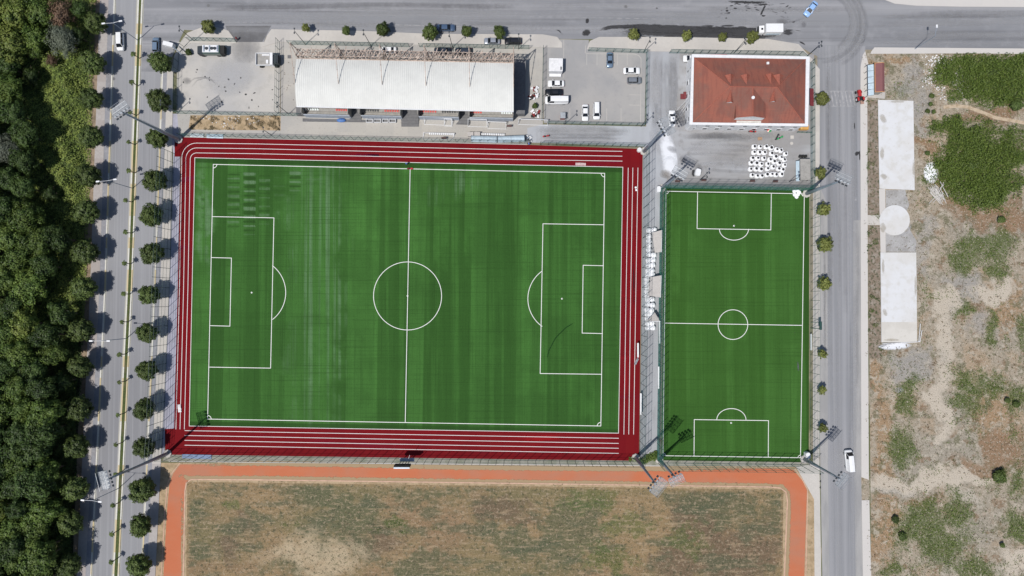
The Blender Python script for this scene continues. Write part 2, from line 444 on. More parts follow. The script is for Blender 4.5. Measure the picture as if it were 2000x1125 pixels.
M['lamp_frame'] = pmat('floodlight_metal', (.40, .43, .46), .5, .3, .1)
M['dark_metal'] = pmat('dark_metal', (.035, .045, .055), .5, .2, .1)
M['green_post'] = pmat('green_fence_post', (.02, .11, .085), .5, 0, .1)
M['dark_green_post'] = pmat('dark_green_post', (.018, .06, .055), .5, 0, .1)
M['net_green'] = netmat('green_mesh', (.04, .24, .19), .26)
M['net_dense'] = netmat('green_windscreen', (.03, .28, .22), .5)
M['net_pale'] = netmat('track_side_netting', (.05, .2, .17), .14)
M['net_wire'] = netmat('ball_netting', (.05, .16, .14), .10)
M['bleached'] = pmat('bleached_wood', (.62, .60, .57), .9, 0, .15)
M['white'] = pmat('white_paint', (.74, .75, .77), .5, 0, .06)
M['white_rough'] = pmat('white_plaster', (.72, .72, .73), .9, 0, .08)
M['roof_white'] = pmat('white_roof_sheet', (.65, .655, .625), .7, 0, .05, .25)
M['roof_rib'] = pmat('roof_rib_sheet', (.61, .615, .59), .7, 0, .05, .4)
M['truss'] = pmat('truss_paint', (.56, .45, .38), .7, 0, .28, .7)
M['glass'] = pmat('dark_glass', (.012, .015, .02), .12, 0, .05)
M['rubber'] = pmat('rubber', (.02, .02, .02), .85)
M['beige'] = pmat('beige_canvas', (.46, .435, .415), .9, 0, .06)
M['bagw'] = pmat('bulk_bag_fabric', (.86, .87, .89), .8, 0, .05, 3)
M['bag_in'] = pmat('black_granulate', (.02, .02, .022), .95)
M['blue_sheet'] = pmat('pale_blue_sheet', (.47, .58, .66), .4, 0, .1)
M['red'] = pmat('red_plastic', (.55, .03, .03), .5)
M['seat_red'] = pmat('red_seat', (.62, .10, .09), .5); M['seat_white'] = pmat('white_seat', (.72, .78, .77), .5); M['seat_grey'] = pmat('grey_seat', (.06, .065, .07), .5)
M['brown_panel'] = pmat('brown_panel', (.10, .055, .05), .7)
M['blue_grey_wall'] = pmat('painted_wall', (.40, .44, .50), .8, 0, .1)
M['grey_wall'] = pmat('grey_concrete_wall', (.34, .33, .31), .9, 0, .12)
M['dark_floor'] = pmat('dark_tread', (.16, .16, .165), .9, 0, .1)
M['wood'] = pmat('plank_wood', (.42, .26, .15), .8, 0, .15)

# ------------------------------------------------------------------ ground sheets
def sheet(name, pts, z, mat, thick=None):
    P = [W(x, y, z) for x, y in pts]
    b = MB()
    if thick: b.prism([(p.x, p.y) for p in P], z - thick, z)
    else:
        P2 = [(p.x, p.y) for p in P]
        n = len(P2)
        a = sum(P2[i][0] * P2[(i + 1) % n][1] - P2[(i + 1) % n][0] * P2[i][1] for i in range(n))
        if a < 0: P2 = P2[::-1]
        b.add([(p[0], p[1], z) for p in P2], [tuple(range(n))])
    o = b.build(name, mat)
    o['kind'] = 'structure'
    return o

_wr = np.random.default_rng(5)
_WV = [[(_wr.uniform(0, 2 * np.pi), _wr.uniform(.75, 1.3), _wr.uniform(0, 6.28)) for _ in range(5)] for _ in range(6)]
def fbm(X, Y, s, seed=0, octs=5):
    """rolling uneven field, about -1 to 1"""
    v = 0.0; amp = 1.0; tot = 0
    for o in range(octs):
        q = _WV[(o + seed) % 6]; t = 0
        for (a, k, ph) in q: t = t + np.sin((X * np.cos(a) + Y * np.sin(a)) * s * k * 2 ** o + ph + 2.1 * seed + 1.6 * np.sin((Y * np.cos(a) - X * np.sin(a)) * s * .8 * 2 ** o + ph * 2))
        v = v + t / 2.4 * amp; tot += amp; amp *= .62
    return v / tot * 1.2
def blobs(X, Y, bl):
    """soft patches given by photo position and radii, with ragged edges"""
    v = np.zeros_like(X)
    X, Y = X + 2.6 * fbm(X, Y, .25, 1), Y + 2.6 * fbm(X, Y, .25, 3)
    for (bx, by, rx, ry) in bl:
        c = W(bx, by); rx = rx * .137; ry = ry * .137
        d = np.sqrt(((X - c.x) / rx) ** 2 + ((Y - c.y) / ry) ** 2)
        v = np.maximum(v, np.clip(1.5 - d + .35 * fbm(X, Y, .9, 2), 0, 1))
    return v

def grid(name, quad, cell, z, mat, masks, bumpy=0.0, kind='structure', poly=None):
    a, b, c, d = [np.array(W(x, y)) for x, y in quad]       # TL TR BR BL
    nx = max(2, int(np.linalg.norm(b - a) / cell)); ny = max(2, int(np.linalg.norm(d - a) / cell))
    u, v = np.meshgrid(np.linspace(0, 1, nx + 1), np.linspace(0, 1, ny + 1))
    P = ((1 - u) * (1 - v))[..., None] * a + (u * (1 - v))[..., None] * b + (u * v)[..., None] * c + ((1 - u) * v)[..., None] * d
    X, Y = P[..., 0].ravel(), P[..., 1].ravel()
    Z = np.full_like(X, z)
    if bumpy:
        Z += bumpy * (np.sin(X * .9) * np.cos(Y * .7) * .5 + .5) * .5 + bumpy * .5 * nr.random(len(X))
    co = np.stack([X, Y, Z], 1)
    i, j = np.meshgrid(np.arange(nx), np.arange(ny))
    q = (j * (nx + 1) + i).ravel()
    fs = np.stack([q, q + nx + 1, q + nx + 2, q + 1], 1)
    me = bpy.data.meshes.new(name)
    me.vertices.add(len(co)); me.vertices.foreach_set('co', co.ravel())
    me.loops.add(fs.size); me.loops.foreach_set('vertex_index', fs.ravel())
    me.polygons.add(len(fs)); me.polygons.foreach_set('loop_start', np.arange(0, fs.size, 4)); 
    me.update(calc_edges=True)
    for k, bl in masks.items():
        at = me.attributes.new(k, 'FLOAT', 'POINT')
        val = bl(X, Y) if callable(bl) else blobs(X, Y, bl)
        at.data.foreach_set('value', val.astype(np.float32))
    me.materials.append(mat)
    o = bpy.data.objects.new(name, me); link(o); o['kind'] = kind
    return o

def qmesh(name, co4, mat=None):
    """n separate quads, co4 of shape (n,4,3)"""
    n = len(co4)
    me = bpy.data.meshes.new(name)
    me.vertices.add(n * 4); me.vertices.foreach_set('co', co4.reshape(-1).astype(np.float32))
    me.loops.add(n * 4); me.loops.foreach_set('vertex_index', np.arange(n * 4))
    me.polygons.add(n); me.polygons.foreach_set('loop_start', np.arange(0, n * 4, 4))
    me.update(calc_edges=True)
    if mat: me.materials.append(mat)
    return me

def leafquads(c, nrm, size, aspect=.55, g=nr):
    """diamond leaves at c facing nrm"""
    n = len(c)
    nrm = nrm / (np.linalg.norm(nrm, axis=1, keepdims=True) + 1e-9)
    t = g.normal(size=(n, 3)); t -= (t * nrm).sum(1, keepdims=True) * nrm
    t /= np.linalg.norm(t, axis=1, keepdims=True) + 1e-9
    s = np.cross(nrm, t)
    L = (size * (0.7 + .6 * g.random(n)))[:, None] if np.isscalar(size) else size[:, None]
    return np.stack([c - t * L * .5, c - s * L * .5 * aspect, c + t * L * .5, c + s * L * .5 * aspect], 1)

base = MB().add([(-1500, -1500, -.02), (1500, -1500, -.02), (1500, 1500, -.02), (-1500, 1500, -.02)], [(0, 1, 2, 3)]).build('ground', M['far'])
base['kind'] = 'structure'

def lx(y, tab):
    ys = [t[0] for t in tab]; xs = [t[1] for t in tab]
    if y < ys[0]: return xs[0] + (xs[1] - xs[0]) / (ys[1] - ys[0]) * (y - ys[0])
    if y > ys[-1]: return xs[-1] + (xs[-1] - xs[-2]) / (ys[-1] - ys[-2]) * (y - ys[-1])
    return float(np.interp(y, ys, xs))
E = {   # edges of the boulevard, (photo y, photo x)
    'fl': [(0, 176), (562, 163), (1125, 141)], 'sl': [(0, 195), (562, 176), (1125, 150)], 'sr': [(0, 212), (562, 194), (1125, 167)],
    'kl': [(0, 222), (562, 203.5), (1125, 176)], 'kr': [(0, 224.5), (562, 206), (1125, 178.5)], 'ml': [(0, 268.5), (562, 247.5), (1125, 220)],
    'mli': [(0, 271.5), (562, 250), (1125, 223)], 'mri': [(0, 276), (562, 255.5), (1125, 229.5)], 'mr': [(0, 279), (562, 258), (1125, 232)],
    'rk': [(0, 321), (562, 301.5), (1125, 276)], 'rk2': [(0, 323.5), (562, 304), (1125, 278.5)], 'rs': [(0, 331), (562, 313), (1125, 287)], 're': [(0, 341), (562, 331), (1125, 303)]}
YS = [-300, 0, 281, 562, 843, 1125, 1500]
def strip(name, e0, e1, z, mat, thick=None, y0=-300, y1=1500):
    ys = [y0] + [y for y in YS if y0 < y < y1] + [y1]
    pts = [(lx(y, E[e0]), y) for y in ys] + [(lx(y, E[e1]), y) for y in ys[::-1]]
    return sheet(name, pts, z, mat, thick)
sheet('forest_floor', [(-400, -300), (lx(-300, E['sl']), -300), (lx(562, E['sl']), 562), (lx(1500, E['sl']), 1500), (-400, 1500)], 0.0, M['forest_floor'])
strip('soil', 'fl', 'sl', .012, M['soil'])
strip('pavement', 'sl', 'sr', .13, M['brick_walk'], .14)
strip('tree_strip', 'sr', 'kl', .11, M['kerb_strip'], .12)
strip('kerb', 'kl', 'kr', .14, M['kerb'], .15)
strip('road', 'kr', 'rk', .004, M['boulevard'])
strip('median', 'mli', 'mri', .15, M['median'], .16)
strip('kerb', 'ml', 'mli', .16, M['kerb'], .17)
strip('kerb', 'mri', 'mr', .16, M['kerb'], .17)
for a_, d_ in (('kr', 2.2), ('ml', -2.2), ('mr', 2.2), ('rk', -2.0)):
    E['t'] = [(y, x + d_) for y, x in E[a_]]
    strip('gutter', a_ if d_ > 0 else 't', 't' if d_ > 0 else a_, .010, M['gutter'], y0=(150 if a_ == 'rk' else -300))
strip('kerb', 'rk', 'rk2', .14, M['kerb'], .15, y0=138)
strip('tree_strip', 'rk2', 'rs', .11, M['kerb_strip'], .12, y0=138)
strip('pavement', 'rs', 're', .13, M['sidewalk'], .14, y0=138, y1=906)
strip('pavement', 'rs', 're', .13, M['brick_walk'], .14, y0=906, y1=1500)

# main road along the top, with the junction at its right end
sheet('road', [(lx(-300, E['mr']), -300), (2300, -300), (2300, 97), (1690, 97), (1684, 110), (1600, 112), (1560, 90), (1500, 80), (1000, 75), (520, 70), (512, 92), (452, 90), (440, 64), (360, 58), (323, 140), (lx(140, E['mr']), 140)], .008, M['road_across'])
sheet('pavement', [(1690, -12), (1722, -3), (1748, 7), (1790, 11), (1880, 13), (2300, 15), (2300, -14), (1700, -60)], .13, M['white_walk'], .15)
sheet('verge', [(1700, -61), (2300, -15), (2300, -300), (1700, -300)], .012, M['waste'])
# street on the right
sheet('road', [(1596, 90), (1690, 90), (1684, 500), (1683, 900), (1686, 1125), (1690, 1500), (1612, 1500), (1606, 1125), (1601, 850), (1601, 400)], .012, M['road_along'])
sheet('road_shoulder', [(1666, 430), (1682, 430), (1682.5, 900), (1686, 1125), (1690, 1500), (1676, 1500), (1671, 1125), (1667, 850)], .018, M['shoulder'])
sheet('road_shoulder', [(1600, 360), (1616, 400), (1617, 900), (1620, 1125), (1624, 1500), (1612, 1500), (1606, 1125), (1601, 850)], .018, M['shoulder'])
sheet('pavement', [(1588, 120), (1601, 135), (1601, 930), (1604, 1125), (1609, 1500), (1596, 1500), (1591, 1125), (1590, 975), (1555, 912), (1588, 906)], .12, M['sidewalk'], .14)
sheet('pavement', [(1690, 100), (1696, 125), (1694, 190), (1695, 562), (1697, 937), (1682.5, 932), (1681.5, 562), (1680.5, 200), (1681, 130), (1685, 108)], .12, M['white_walk'], .14)
sheet('pavement', [(1683, 977), (1698, 977), (1701.5, 1125), (1707, 1500), (1691, 1500), (1685.5, 1125)], .12, M['white_walk'], .14)
sheet('dirt_track', [(1682, 930), (1698, 930), (1699, 980), (1683, 980)], .02, M['waste'])
sheet('pavement', [(1702, 100), (1708, 92.5), (2300, 97), (2300, 110), (1902, 104), (1700, 105)], .12, M['white_walk'], .14)
# pavement south of the main road
sheet('pavement', [(334, 140), (340, 110), (352, 82), (366, 64), (392, 54), (425, 53), (446, 60), (456, 74), (462, 84), (372, 84), (352, 100), (345, 141)], .12, M['sidewalk'], .14)
sheet('pavement', [(512, 92), (522, 68), (530, 57), (700, 60), (840, 66), (1060, 67), (1088, 72), (1098, 84), (1098, 93), (560, 82), (545, 82)], .12, M['sidewalk'], .14)
sheet('pavement', [(1146, 96), (1152, 80), (1170, 72), (1300, 72), (1500, 76), (1560, 86), (1592, 122), (1588, 124), (1560, 106), (1330, 101), (1262, 100)], .12, M['sidewalk'], .14)
sheet('driveway', [(451, 92), (446, 66), (440, 50), (530, 50), (518, 72), (506, 92), (495, 96), (465, 95)], .016, M['dark_asphalt'])
# yards
sheet('yard', [(346, 82), (548, 82), (546, 225), (345, 222)], .020, M['concrete'])
sheet('yard', [(548, 80), (1062, 92), (1060, 262), (1030, 262), (1030, 283), (350, 270), (346, 222), (548, 224)], .024, M['stand_concrete'])
sheet('car_park', [(1060, 76), (1150, 78), (1150, 95), (1262, 99), (1260, 244), (1062, 240)], .028, M['parking'])
sheet('access_road', [(1262, 98), (1332, 100), (1330, 200), (1322, 260), (1345, 370), (1290, 372), (1287, 895), (1250, 898), (1256, 286), (1030, 278), (1030, 250), (1062, 243), (1262, 247)], .0265, M['access'])
sheet('yard', [(1328, 101), (1590, 106), (1590, 368), (1300, 366), (1316, 262), (1322, 200)], .028, M['yard_grey'])
sheet('dry_grass_bed', [(372, 225), (548, 226), (548, 255), (368, 253)], .032, M['sand'])
sheet('tree_strip', [(331, 222), (346, 222), (350, 268), (341, 268), (341, 306), (352, 306), (347, 562), (340, 838), (322, 838), (322, 892), (312, 892), (331, 562), (338, 300)], .016, M['lavender'])

# running track and pitches
sheet('running_track', [(341, 268), (354, 268), (1030, 283), (1256, 291), (1255, 310), (1248, 900), (1000, 897), (500, 890), (323, 888), (322, 838), (340, 837), (347, 562), (353, 306), (341, 306)], .036, M['track'])
TQ = [(380.5, 308), (1216.5, 326.5), (1208, 846), (369.5, 832)]
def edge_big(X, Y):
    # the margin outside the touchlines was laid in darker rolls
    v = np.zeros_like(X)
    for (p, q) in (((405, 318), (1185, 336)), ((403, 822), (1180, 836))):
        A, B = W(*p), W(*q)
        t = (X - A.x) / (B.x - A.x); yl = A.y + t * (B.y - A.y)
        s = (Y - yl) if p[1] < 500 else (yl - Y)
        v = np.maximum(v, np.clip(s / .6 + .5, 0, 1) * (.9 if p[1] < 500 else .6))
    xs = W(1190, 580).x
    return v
def mosaic(X, Y, light):
    out = np.zeros_like(X)
    for (x0, x1, y0, y1, ph, amp) in ((388, 404, 335, 470, .0, .6), (440, 472, 335, 470, .1, .75), (472, 502, 332, 480, .55, .9), (502, 531, 338, 470, .3, .6), (531, 562, 330, 420, .0, .5), (562, 590, 330, 400, .5, .9), (592, 640, 335, 395, .2, .5)):
        a, c = W(x0, y1), W(x1, y0)
        inside = np.clip((X - a.x) / .5, 0, 1) * np.clip((c.x - X) / .5, 0, 1) * np.clip((Y - a.y) / 5, 0, 1) * np.clip((c.y - Y) / .6, 0, 1)
        wv = np.sin((Y / 2.35 + ph) * 2 * np.pi)
        out = np.maximum(out, inside * amp * np.clip((wv if light else -wv) * 1.6, 0, 1))
    return out
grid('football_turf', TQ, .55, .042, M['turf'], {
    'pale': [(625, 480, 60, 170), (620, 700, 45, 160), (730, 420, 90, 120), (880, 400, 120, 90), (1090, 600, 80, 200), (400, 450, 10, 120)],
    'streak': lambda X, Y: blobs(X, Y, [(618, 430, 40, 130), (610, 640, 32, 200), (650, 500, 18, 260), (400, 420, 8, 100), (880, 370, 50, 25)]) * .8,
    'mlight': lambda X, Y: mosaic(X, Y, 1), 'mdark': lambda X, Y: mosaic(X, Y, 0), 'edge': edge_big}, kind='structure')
SQ = [(1296.5, 366), (1580.5, 372), (1579.5, 903), (1292, 899)]
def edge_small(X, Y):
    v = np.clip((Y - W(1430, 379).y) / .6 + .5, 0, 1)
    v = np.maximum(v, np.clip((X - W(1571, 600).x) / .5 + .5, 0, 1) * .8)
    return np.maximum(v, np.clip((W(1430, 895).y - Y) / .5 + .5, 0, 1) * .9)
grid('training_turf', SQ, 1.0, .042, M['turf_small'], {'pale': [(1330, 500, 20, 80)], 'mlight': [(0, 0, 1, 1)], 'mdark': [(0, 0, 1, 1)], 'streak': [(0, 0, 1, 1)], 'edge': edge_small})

ml = MB()
def line(b, pts, wd, z, closed=False):
    P = [W(x, y, z) for x, y in pts]
    n = len(P)
    L = []
    for i in range(n):
        a = P[i - 1] if (i > 0 or closed) else P[i]
        c = P[(i + 1) % n] if (i < n - 1 or closed) else P[i]
        d1 = (P[i] - a); d2 = (c - P[i])
        if d1.length < 1e-6: d1 = d2
        if d2.length < 1e-6: d2 = d1
        d1.normalize(); d2.normalize()
        t = (d1 + d2); t.z = 0
        t.normalize() if t.length > 1e-6 else None
        nn = Vector((-t.y, t.x, 0)); cs = max(.35, nn.dot(Vector((-d1.y, d1.x, 0))))
        ext = wd * .5 / cs
        q = P[i].copy()
        if not closed and i == 0: q -= d2 * wd * .5
        if not closed and i == n - 1: q += d1 * wd * .5
        L.append((q + nn * ext, q - nn * ext))
    vs = [v for p in L for v in p]; fs = []
    for i in range(n if closed else n - 1):
        j = (i + 1) % n
        fs.append((2 * i, 2 * i + 1, 2 * j + 1, 2 * j))
    b.add(vs, fs)
    return b
def markings(name, pl, wd, z, mat='white_line'):
    b = MB()
    zz = z
    for p in pl:
        line(b, p[0] if isinstance(p, tuple) and isinstance(p[1], bool) else p, wd, zz, closed=(isinstance(p, tuple) and isinstance(p[1], bool) and p[1]))
        zz += .0006
    o = b.build(name, M[mat]); o['kind'] = 'structure'
    return o
def arc(cx, cy, r, a0, a1, n=40, ry=None):
    ry = ry or r
    return [(cx + r * math.cos(R(a0 + (a1 - a0) * i / n)), cy + ry * math.sin(R(a0 + (a1 - a0) * i / n))) for i in range(n + 1)]
markings('pitch_markings', [
    ([(416.5, 321), (1181, 338.5), (1173.5, 832), (405.5, 818.5)], True), [(801, 331), (791.5, 825)], (arc(796, 578, 66.5, 0, 354, 59), True),
    [(415, 423), (535, 425.5), (528.5, 719), (407.5, 717)], [(413, 503), (452, 504), (449, 637), (410.5, 636)], arc(491.5, 571.5, 66.5, -52, 52),
    [(1179.5, 439), (1060.5, 437), (1055, 729.5), (1175, 731)], [(1178.5, 519), (1139, 518), (1137, 650.5), (1176.5, 651.5)], arc(1097.5, 583.5, 66.5, 126, 234),
    arc(416.5, 321, 7, 0, 90, 8), arc(1181, 338.5, 7, 90, 180, 8), arc(1173.5, 832, 7, 180, 270, 8), arc(405.5, 818.5, 7, -90, 0, 8),
    arc(491.5, 571.5, 1, 0, 330, 8), arc(1097.5, 583.5, 1, 0, 330, 8), arc(796, 578, 1, 0, 330, 8)], .17, .047)
markings('training_pitch_markings', [
    ([(1301, 373.5), (1571, 378.5), (1563.5, 894), (1295, 890)], True), [(1297.5, 631), (1567, 635.5)], (arc(1431.5, 634, 29, 0, 354, 49), True),
    [(1362.5, 375), (1361.5, 446.5), (1505.5, 449), (1506.5, 377.5)], arc(1433.5, 447, 28.5, 2, 178, 24, 22),
    [(1355.5, 891), (1356, 819.5), (1501, 821.5), (1500.5, 893)], arc(1428.5, 820, 28.5, 182, 358, 24, 22),
    arc(1301, 373.5, 5, 0, 90, 6), arc(1571, 378.5, 5, 90, 180, 6), arc(1563.5, 894, 5, 180, 270, 6), arc(1295, 890, 5, -90, 0, 6),
    arc(1433.5, 441, 1, 0, 330, 8), arc(1428, 826, 1, 0, 330, 8)], .17, .047)
def lane(y500, x, r):
    g0 = lambda xx: y500 + (xx - 500) * .0225
    pts = [(1215, g0(1215) - 1.6), (1000, g0(1000)), (500, y500), (384, g0(384) + 1)]
    yc = g0(384) + 1 + r
    pts += [(384 - r * math.sin(R(a)), yc - r * math.cos(R(a))) for a in range(10, 91, 10)]
    dx = 384 - r
    return pts + [(dx - 4.5, 562), (dx - 11.5, 838)]
markings('lane_lines', [
    lane(281, 0, 29), lane(290.5, 0, 21), lane(300.2, 0, 12.5), (TQ, True),
    [(361, 841), (1208, 856)], [(361, 850.5), (1208, 866)], [(361, 860), (1208, 875.5)], [(361, 869.5), (1208, 885.5)],
    [(1227, 328), (1223, 562), (1218.5, 848)], [(1236, 328), (1232, 562), (1228, 848)], [(1246, 328), (1242, 562), (1237.5, 848)]], .13, .052)

# lower training field, clay path and verges
sheet('verge', [(303, 904), (1250, 908), (1560, 910), (1590, 950), (1591, 1125), (1596, 1500), (290, 1500), (303, 1125)], .016, M['sand'])
sheet('gravel_strip', [(322, 888), (500, 890), (1000, 897), (1290, 899), (1580, 903), (1588, 912), (1300, 910), (1000, 907), (500, 903), (318, 900)], .022, M['gravel_strip'])
sheet('clay_path', [(316, 1500), (319, 1125), (326, 1000), (331, 945), (338, 925), (352, 907), (500, 906), (700, 909), (1000, 914), (1250, 915.5), (1535, 915), (1550, 918), (1568, 940), (1576, 958), (1571, 1125), (1566, 1500)], .026, M['orange'])
FQ = [(359, 936), (1537, 951), (1531, 1500), (352, 1500)]
def rim(X, Y):
    d = np.minimum(np.abs(Y - (W(1000, 944).y + (X - W(1000, 944).x) * -.0127)), np.minimum(np.abs(X - W(361, 1000).x), np.abs(X - W(1535, 1040).x)))
    return np.clip(1.1 - d / 2.6, 0, 1)
sheet('training_field_edge', [(357, 1500), (358, 1125), (361, 960), (364, 943), (373, 936.5), (500, 937), (1000, 944), (1500, 951), (1524, 953), (1535, 961), (1538, 978), (1532, 1125), (1525, 1500)], .030, M['sand'])
grid('training_field', [(366, 941), (1530, 956), (1525, 1500), (359, 1500)], .8, .034, M['field'], {
    'grey': lambda X, Y: np.clip(.75 * fbm(X * .7, Y, .16, 2) + .25, 0, 1) * .8 + .7 * blobs(X, Y, [(410, 960, 30, 25), (640, 965, 45, 28), (380, 1010, 25, 25), (820, 965, 90, 20), (520, 1000, 30, 20), (980, 1060, 60, 30), (840, 1100, 60, 25), (1120, 1030, 60, 40), (1400, 990, 50, 30), (560, 1110, 50, 20), (700, 990, 40, 20)]),
    'green': [(772, 1012, 26, 12), (1180, 1090, 55, 30), (1150, 970, 60, 35), (1340, 1060, 45, 30), (460, 1000, 20, 10), (792, 1036, 10, 8), (1220, 1020, 50, 30), (550, 1033, 10, 7), (586, 1034, 12, 9), (1220, 1105, 30, 18)],
    'bare': [(605, 1075, 42, 28), (650, 1085, 62, 28), (560, 1085, 50, 22), (620, 1110, 40, 14)], 'rim': rim,
    'dark': lambda X, Y: np.clip(blobs(X, Y, [(1450, 1060, 90, 90), (1380, 1000, 60, 50), (1300, 1110, 60, 30), (740, 1060, 60, 40), (1000, 1000, 60, 30), (480, 1050, 50, 50)]) * .8 + .5 * fbm(X, Y, .12, 4), 0, 1)})
markings('path_kerb', [[(357, 1500), (358, 1125), (361, 960), (364, 943), (373, 936.5), (500, 937), (1000, 944), (1500, 951), (1524, 953), (1535, 961), (1538, 978), (1532, 1125), (1525, 1500)]], .32, .075, 'path_kerb_paint')
markings('path_kerb', [[(1573, 1500), (1574, 1125), (1577.5, 956), (1568, 938), (1553, 916)], [(309, 1500), (315, 1125), (322, 1000), (327, 945), (335, 925), (351, 905)]], .25, .07, 'path_kerb_paint')
markings('path_kerb', [[(330, 901), (500, 903), (1000, 907.5), (1290, 910)]], .2, .08, 'white_walk')

def fringe(pts, wd, z):
    LATE.append((pts, wd, z))
LATE = []
fringe([(352, 906), (500, 905), (700, 908), (850, 912), (1000, 914), (1250, 916), (1540, 915)], 1.3, .0272)
fringe([(345, 928), (372, 934), (500, 934), (1000, 941.5), (1500, 949), (1527, 951), (1538, 962), (1540, 990), (1536, 1125), (1530, 1400)], 1.3, .0274)
fringe([(356, 935), (357, 1125), (356, 1400)], .8, .0276)
# waste ground on the right
GREEN = [(1905, 150, 70, 42), (1960, 160, 60, 52), (1990, 130, 40, 25), (1845, 150, 17, 32), (1965, 185, 20, 16),
         (1900, 310, 72, 68), (1962, 300, 52, 46), (1868, 258, 34, 30), (1848, 318, 22, 22), (1925, 360, 60, 45),
         (1888, 505, 35, 24), (1945, 478, 38, 34), (1950, 530, 22, 22), (1905, 470, 30, 20), (1936, 620, 12, 24), (1940, 655, 14, 16),
         (1895, 742, 40, 20), (1778, 768, 26, 36), (1762, 872, 26, 30), (1885, 790, 26, 24), (1940, 750, 26, 18), (1885, 610, 14, 20),
         (1800, 1030, 48, 45), (1838, 1060, 55, 50), (1870, 1000, 30, 32), (1985, 1032, 28, 28), (1945, 932, 22, 18), (1790, 1000, 30, 26), (1740, 1112, 24, 14), (1905, 1110, 35, 22), (1995, 950, 18, 30), (1990, 780, 22, 30)]
ALLGREEN = GREEN
def GF(X, Y):
    far = (Y < W(1700, 560).y) * 1.0
    return np.maximum(blobs(X, Y, GREEN), np.clip(fbm(X, Y, .22, 2) * 1.3 - .25, 0, 1) * (.45 + .4 * far) * (X > W(1735, 700).x))
PG = [(1990, 1100, 46, 28), (1858, 640, 20, 44), (1842, 720, 18, 50), (1838, 820, 18, 60), (1740, 955, 50, 13), (1790, 940, 50, 13), (1850, 940, 50, 16), (1935, 570, 36, 22), (1800, 890, 18, 8), (1880, 970, 40, 10), (1700, 955, 14, 14)]
GG = [(1775, 712, 36, 30), (1885, 545, 36, 30), (1915, 625, 20, 35), (1785, 140, 26, 26), (1775, 175, 22, 18), (1800, 220, 14, 40), (1870, 600, 14, 20), (1740, 960, 34, 12)]
RS = [(1803, 287, 14, 16), (1925, 420, 70, 14), (1870, 395, 22, 18), (1980, 440, 40, 22), (1935, 222, 60, 9), (1950, 880, 44, 30), (1905, 905, 30, 14), (1980, 850, 30, 20), (1850, 350, 16, 22), (1780, 985, 44, 8)]
grid('waste_ground', [(1694, 104), (2400, 108), (2400, 1500), (1704, 1500)], .8, .004, M['waste'], {
    'green': lambda X, Y: GF(X, Y), 'pg': PG, 'gg': GG, 'rs': RS,
    'bare': [(1848, 660, 22, 60), (1838, 800, 20, 70), (1835, 940, 75, 18), (1930, 570, 34, 22), (1988, 1095, 34, 26), (1750, 942, 50, 16), (1850, 590, 30, 30), (1885, 175, 14, 24), (1890, 930, 40, 14)],
    'grey': [(1780, 150, 32, 45), (1795, 240, 28, 40), (1775, 712, 40, 35), (1800, 480, 20, 60), (1880, 560, 35, 30), (1750, 480, 30, 16), (1770, 620, 20, 40)],
    'brown': [(1930, 225, 70, 16), (1905, 420, 70, 22), (1970, 430, 50, 40), (1905, 600, 30, 20), (1706, 250, 10, 70), (1706, 400, 12, 200), (1950, 890, 50, 40), (1800, 985, 60, 10)],
    'dry': [(1715, 130, 16, 18), (1730, 118, 60, 8), (1806, 285, 14, 14), (1850, 350, 26, 16), (1725, 900, 22, 120), (1960, 600, 50, 60), (1730, 1040, 30, 60), (1940, 800, 50, 60), (1710, 760, 10, 90)]})
M['planter'] = gmat('planting_strip_soil', (.22, .175, .135), [dict(s=.5, c=(.30, .26, .22), lo=.45, hi=.65), dict(s=1.5, c=(.08, .085, .05), lo=.5, hi=.62), dict(s=6, c=(.12, .09, .06), lo=.5, hi=.7)])
sheet('planting_strip', [(1694, 195), (1716, 196), (1718, 420), (1695, 420)], .024, M['planter'])
sheet('planting_strip', [(1696, 440), (1718, 440), (1722, 700), (1697, 700)], .024, M['planter'])
sheet('path', [(1694, 420), (1720, 420), (1720, 439.5), (1695, 439.5)], .10, M['sidewalk'], .1)
sheet('path', [(1717, 369), (1729, 369), (1730, 493), (1720, 493)], .10, M['white_walk'], .1)
for q, nm in (([(1715, 195), (1784, 197), (1786.5, 371), (1730, 369), (1718, 368)], 'concrete_slab'), ([(1720, 493), (1789.5, 493), (1791, 628), (1791, 668.5), (1722, 668.5)], 'concrete_slab'), (arc(1747.5, 430, 29.5, 0, 354, 48), 'concrete_slab')):
    sheet(nm, q, .22, M['slab_white'], .22)
M['trail'] = gmat('trodden_trail', (.46, .37, .27), [dict(s=1, c=(.34, .26, .17), lo=.45, hi=.65)])
b = MB(); line(b, [(1846, 209), (1870, 207), (1890, 209), (1915, 218), (1945, 230), (1975, 235), (2010, 242), (2060, 262)], .9, .03)
o = b.build('trail', M['trail']); o['kind'] = 'structure'

# ------------------------------------------------------------------ painted lines on roads and car parks
b = MB()
for (x0, x1) in [(560 + i * 46, 560 + i * 46 + 42) for i in range(12)]:
    if x1 < 1085: line(b, [(x0, 43 + (x0 - 560) * .026), (x1, 43 + (x1 - 560) * .026)], .14, .014)
for i in range(16):
    x0 = 1035 + i * 17; line(b, [(x0, 32.5 + (x0 - 1035) * .018), (x0 + 9, 32.5 + (x0 - 1026) * .018)], .12, .014)
for i in range(11):
    x0 = 405 + i * 14; line(b, [(x0, 42.5 + i * .25), (x0 + 6, 42.6 + i * .25)], .14, .014)
o = b.build('road_lines', M['faded_line']); o['kind'] = 'structure'
b = MB()
for i in range(8):
    x0 = 1616 + i * 7.0
    line(b, [(x0, 180), (x0 + 5, 206)], .34, .018)
line(b, [(1612, 178), (1672, 178)], .16, .0176); line(b, [(1614, 207.5), (1668, 207.5)], .16, .0184)
o = b.build('zebra_crossing', M['faded_line']); o['kind'] = 'structure'
b = MB()
for x in (1146, 1166, 1206, 1225): line(b, [(x, 105), (x, 127)], .1, .034)
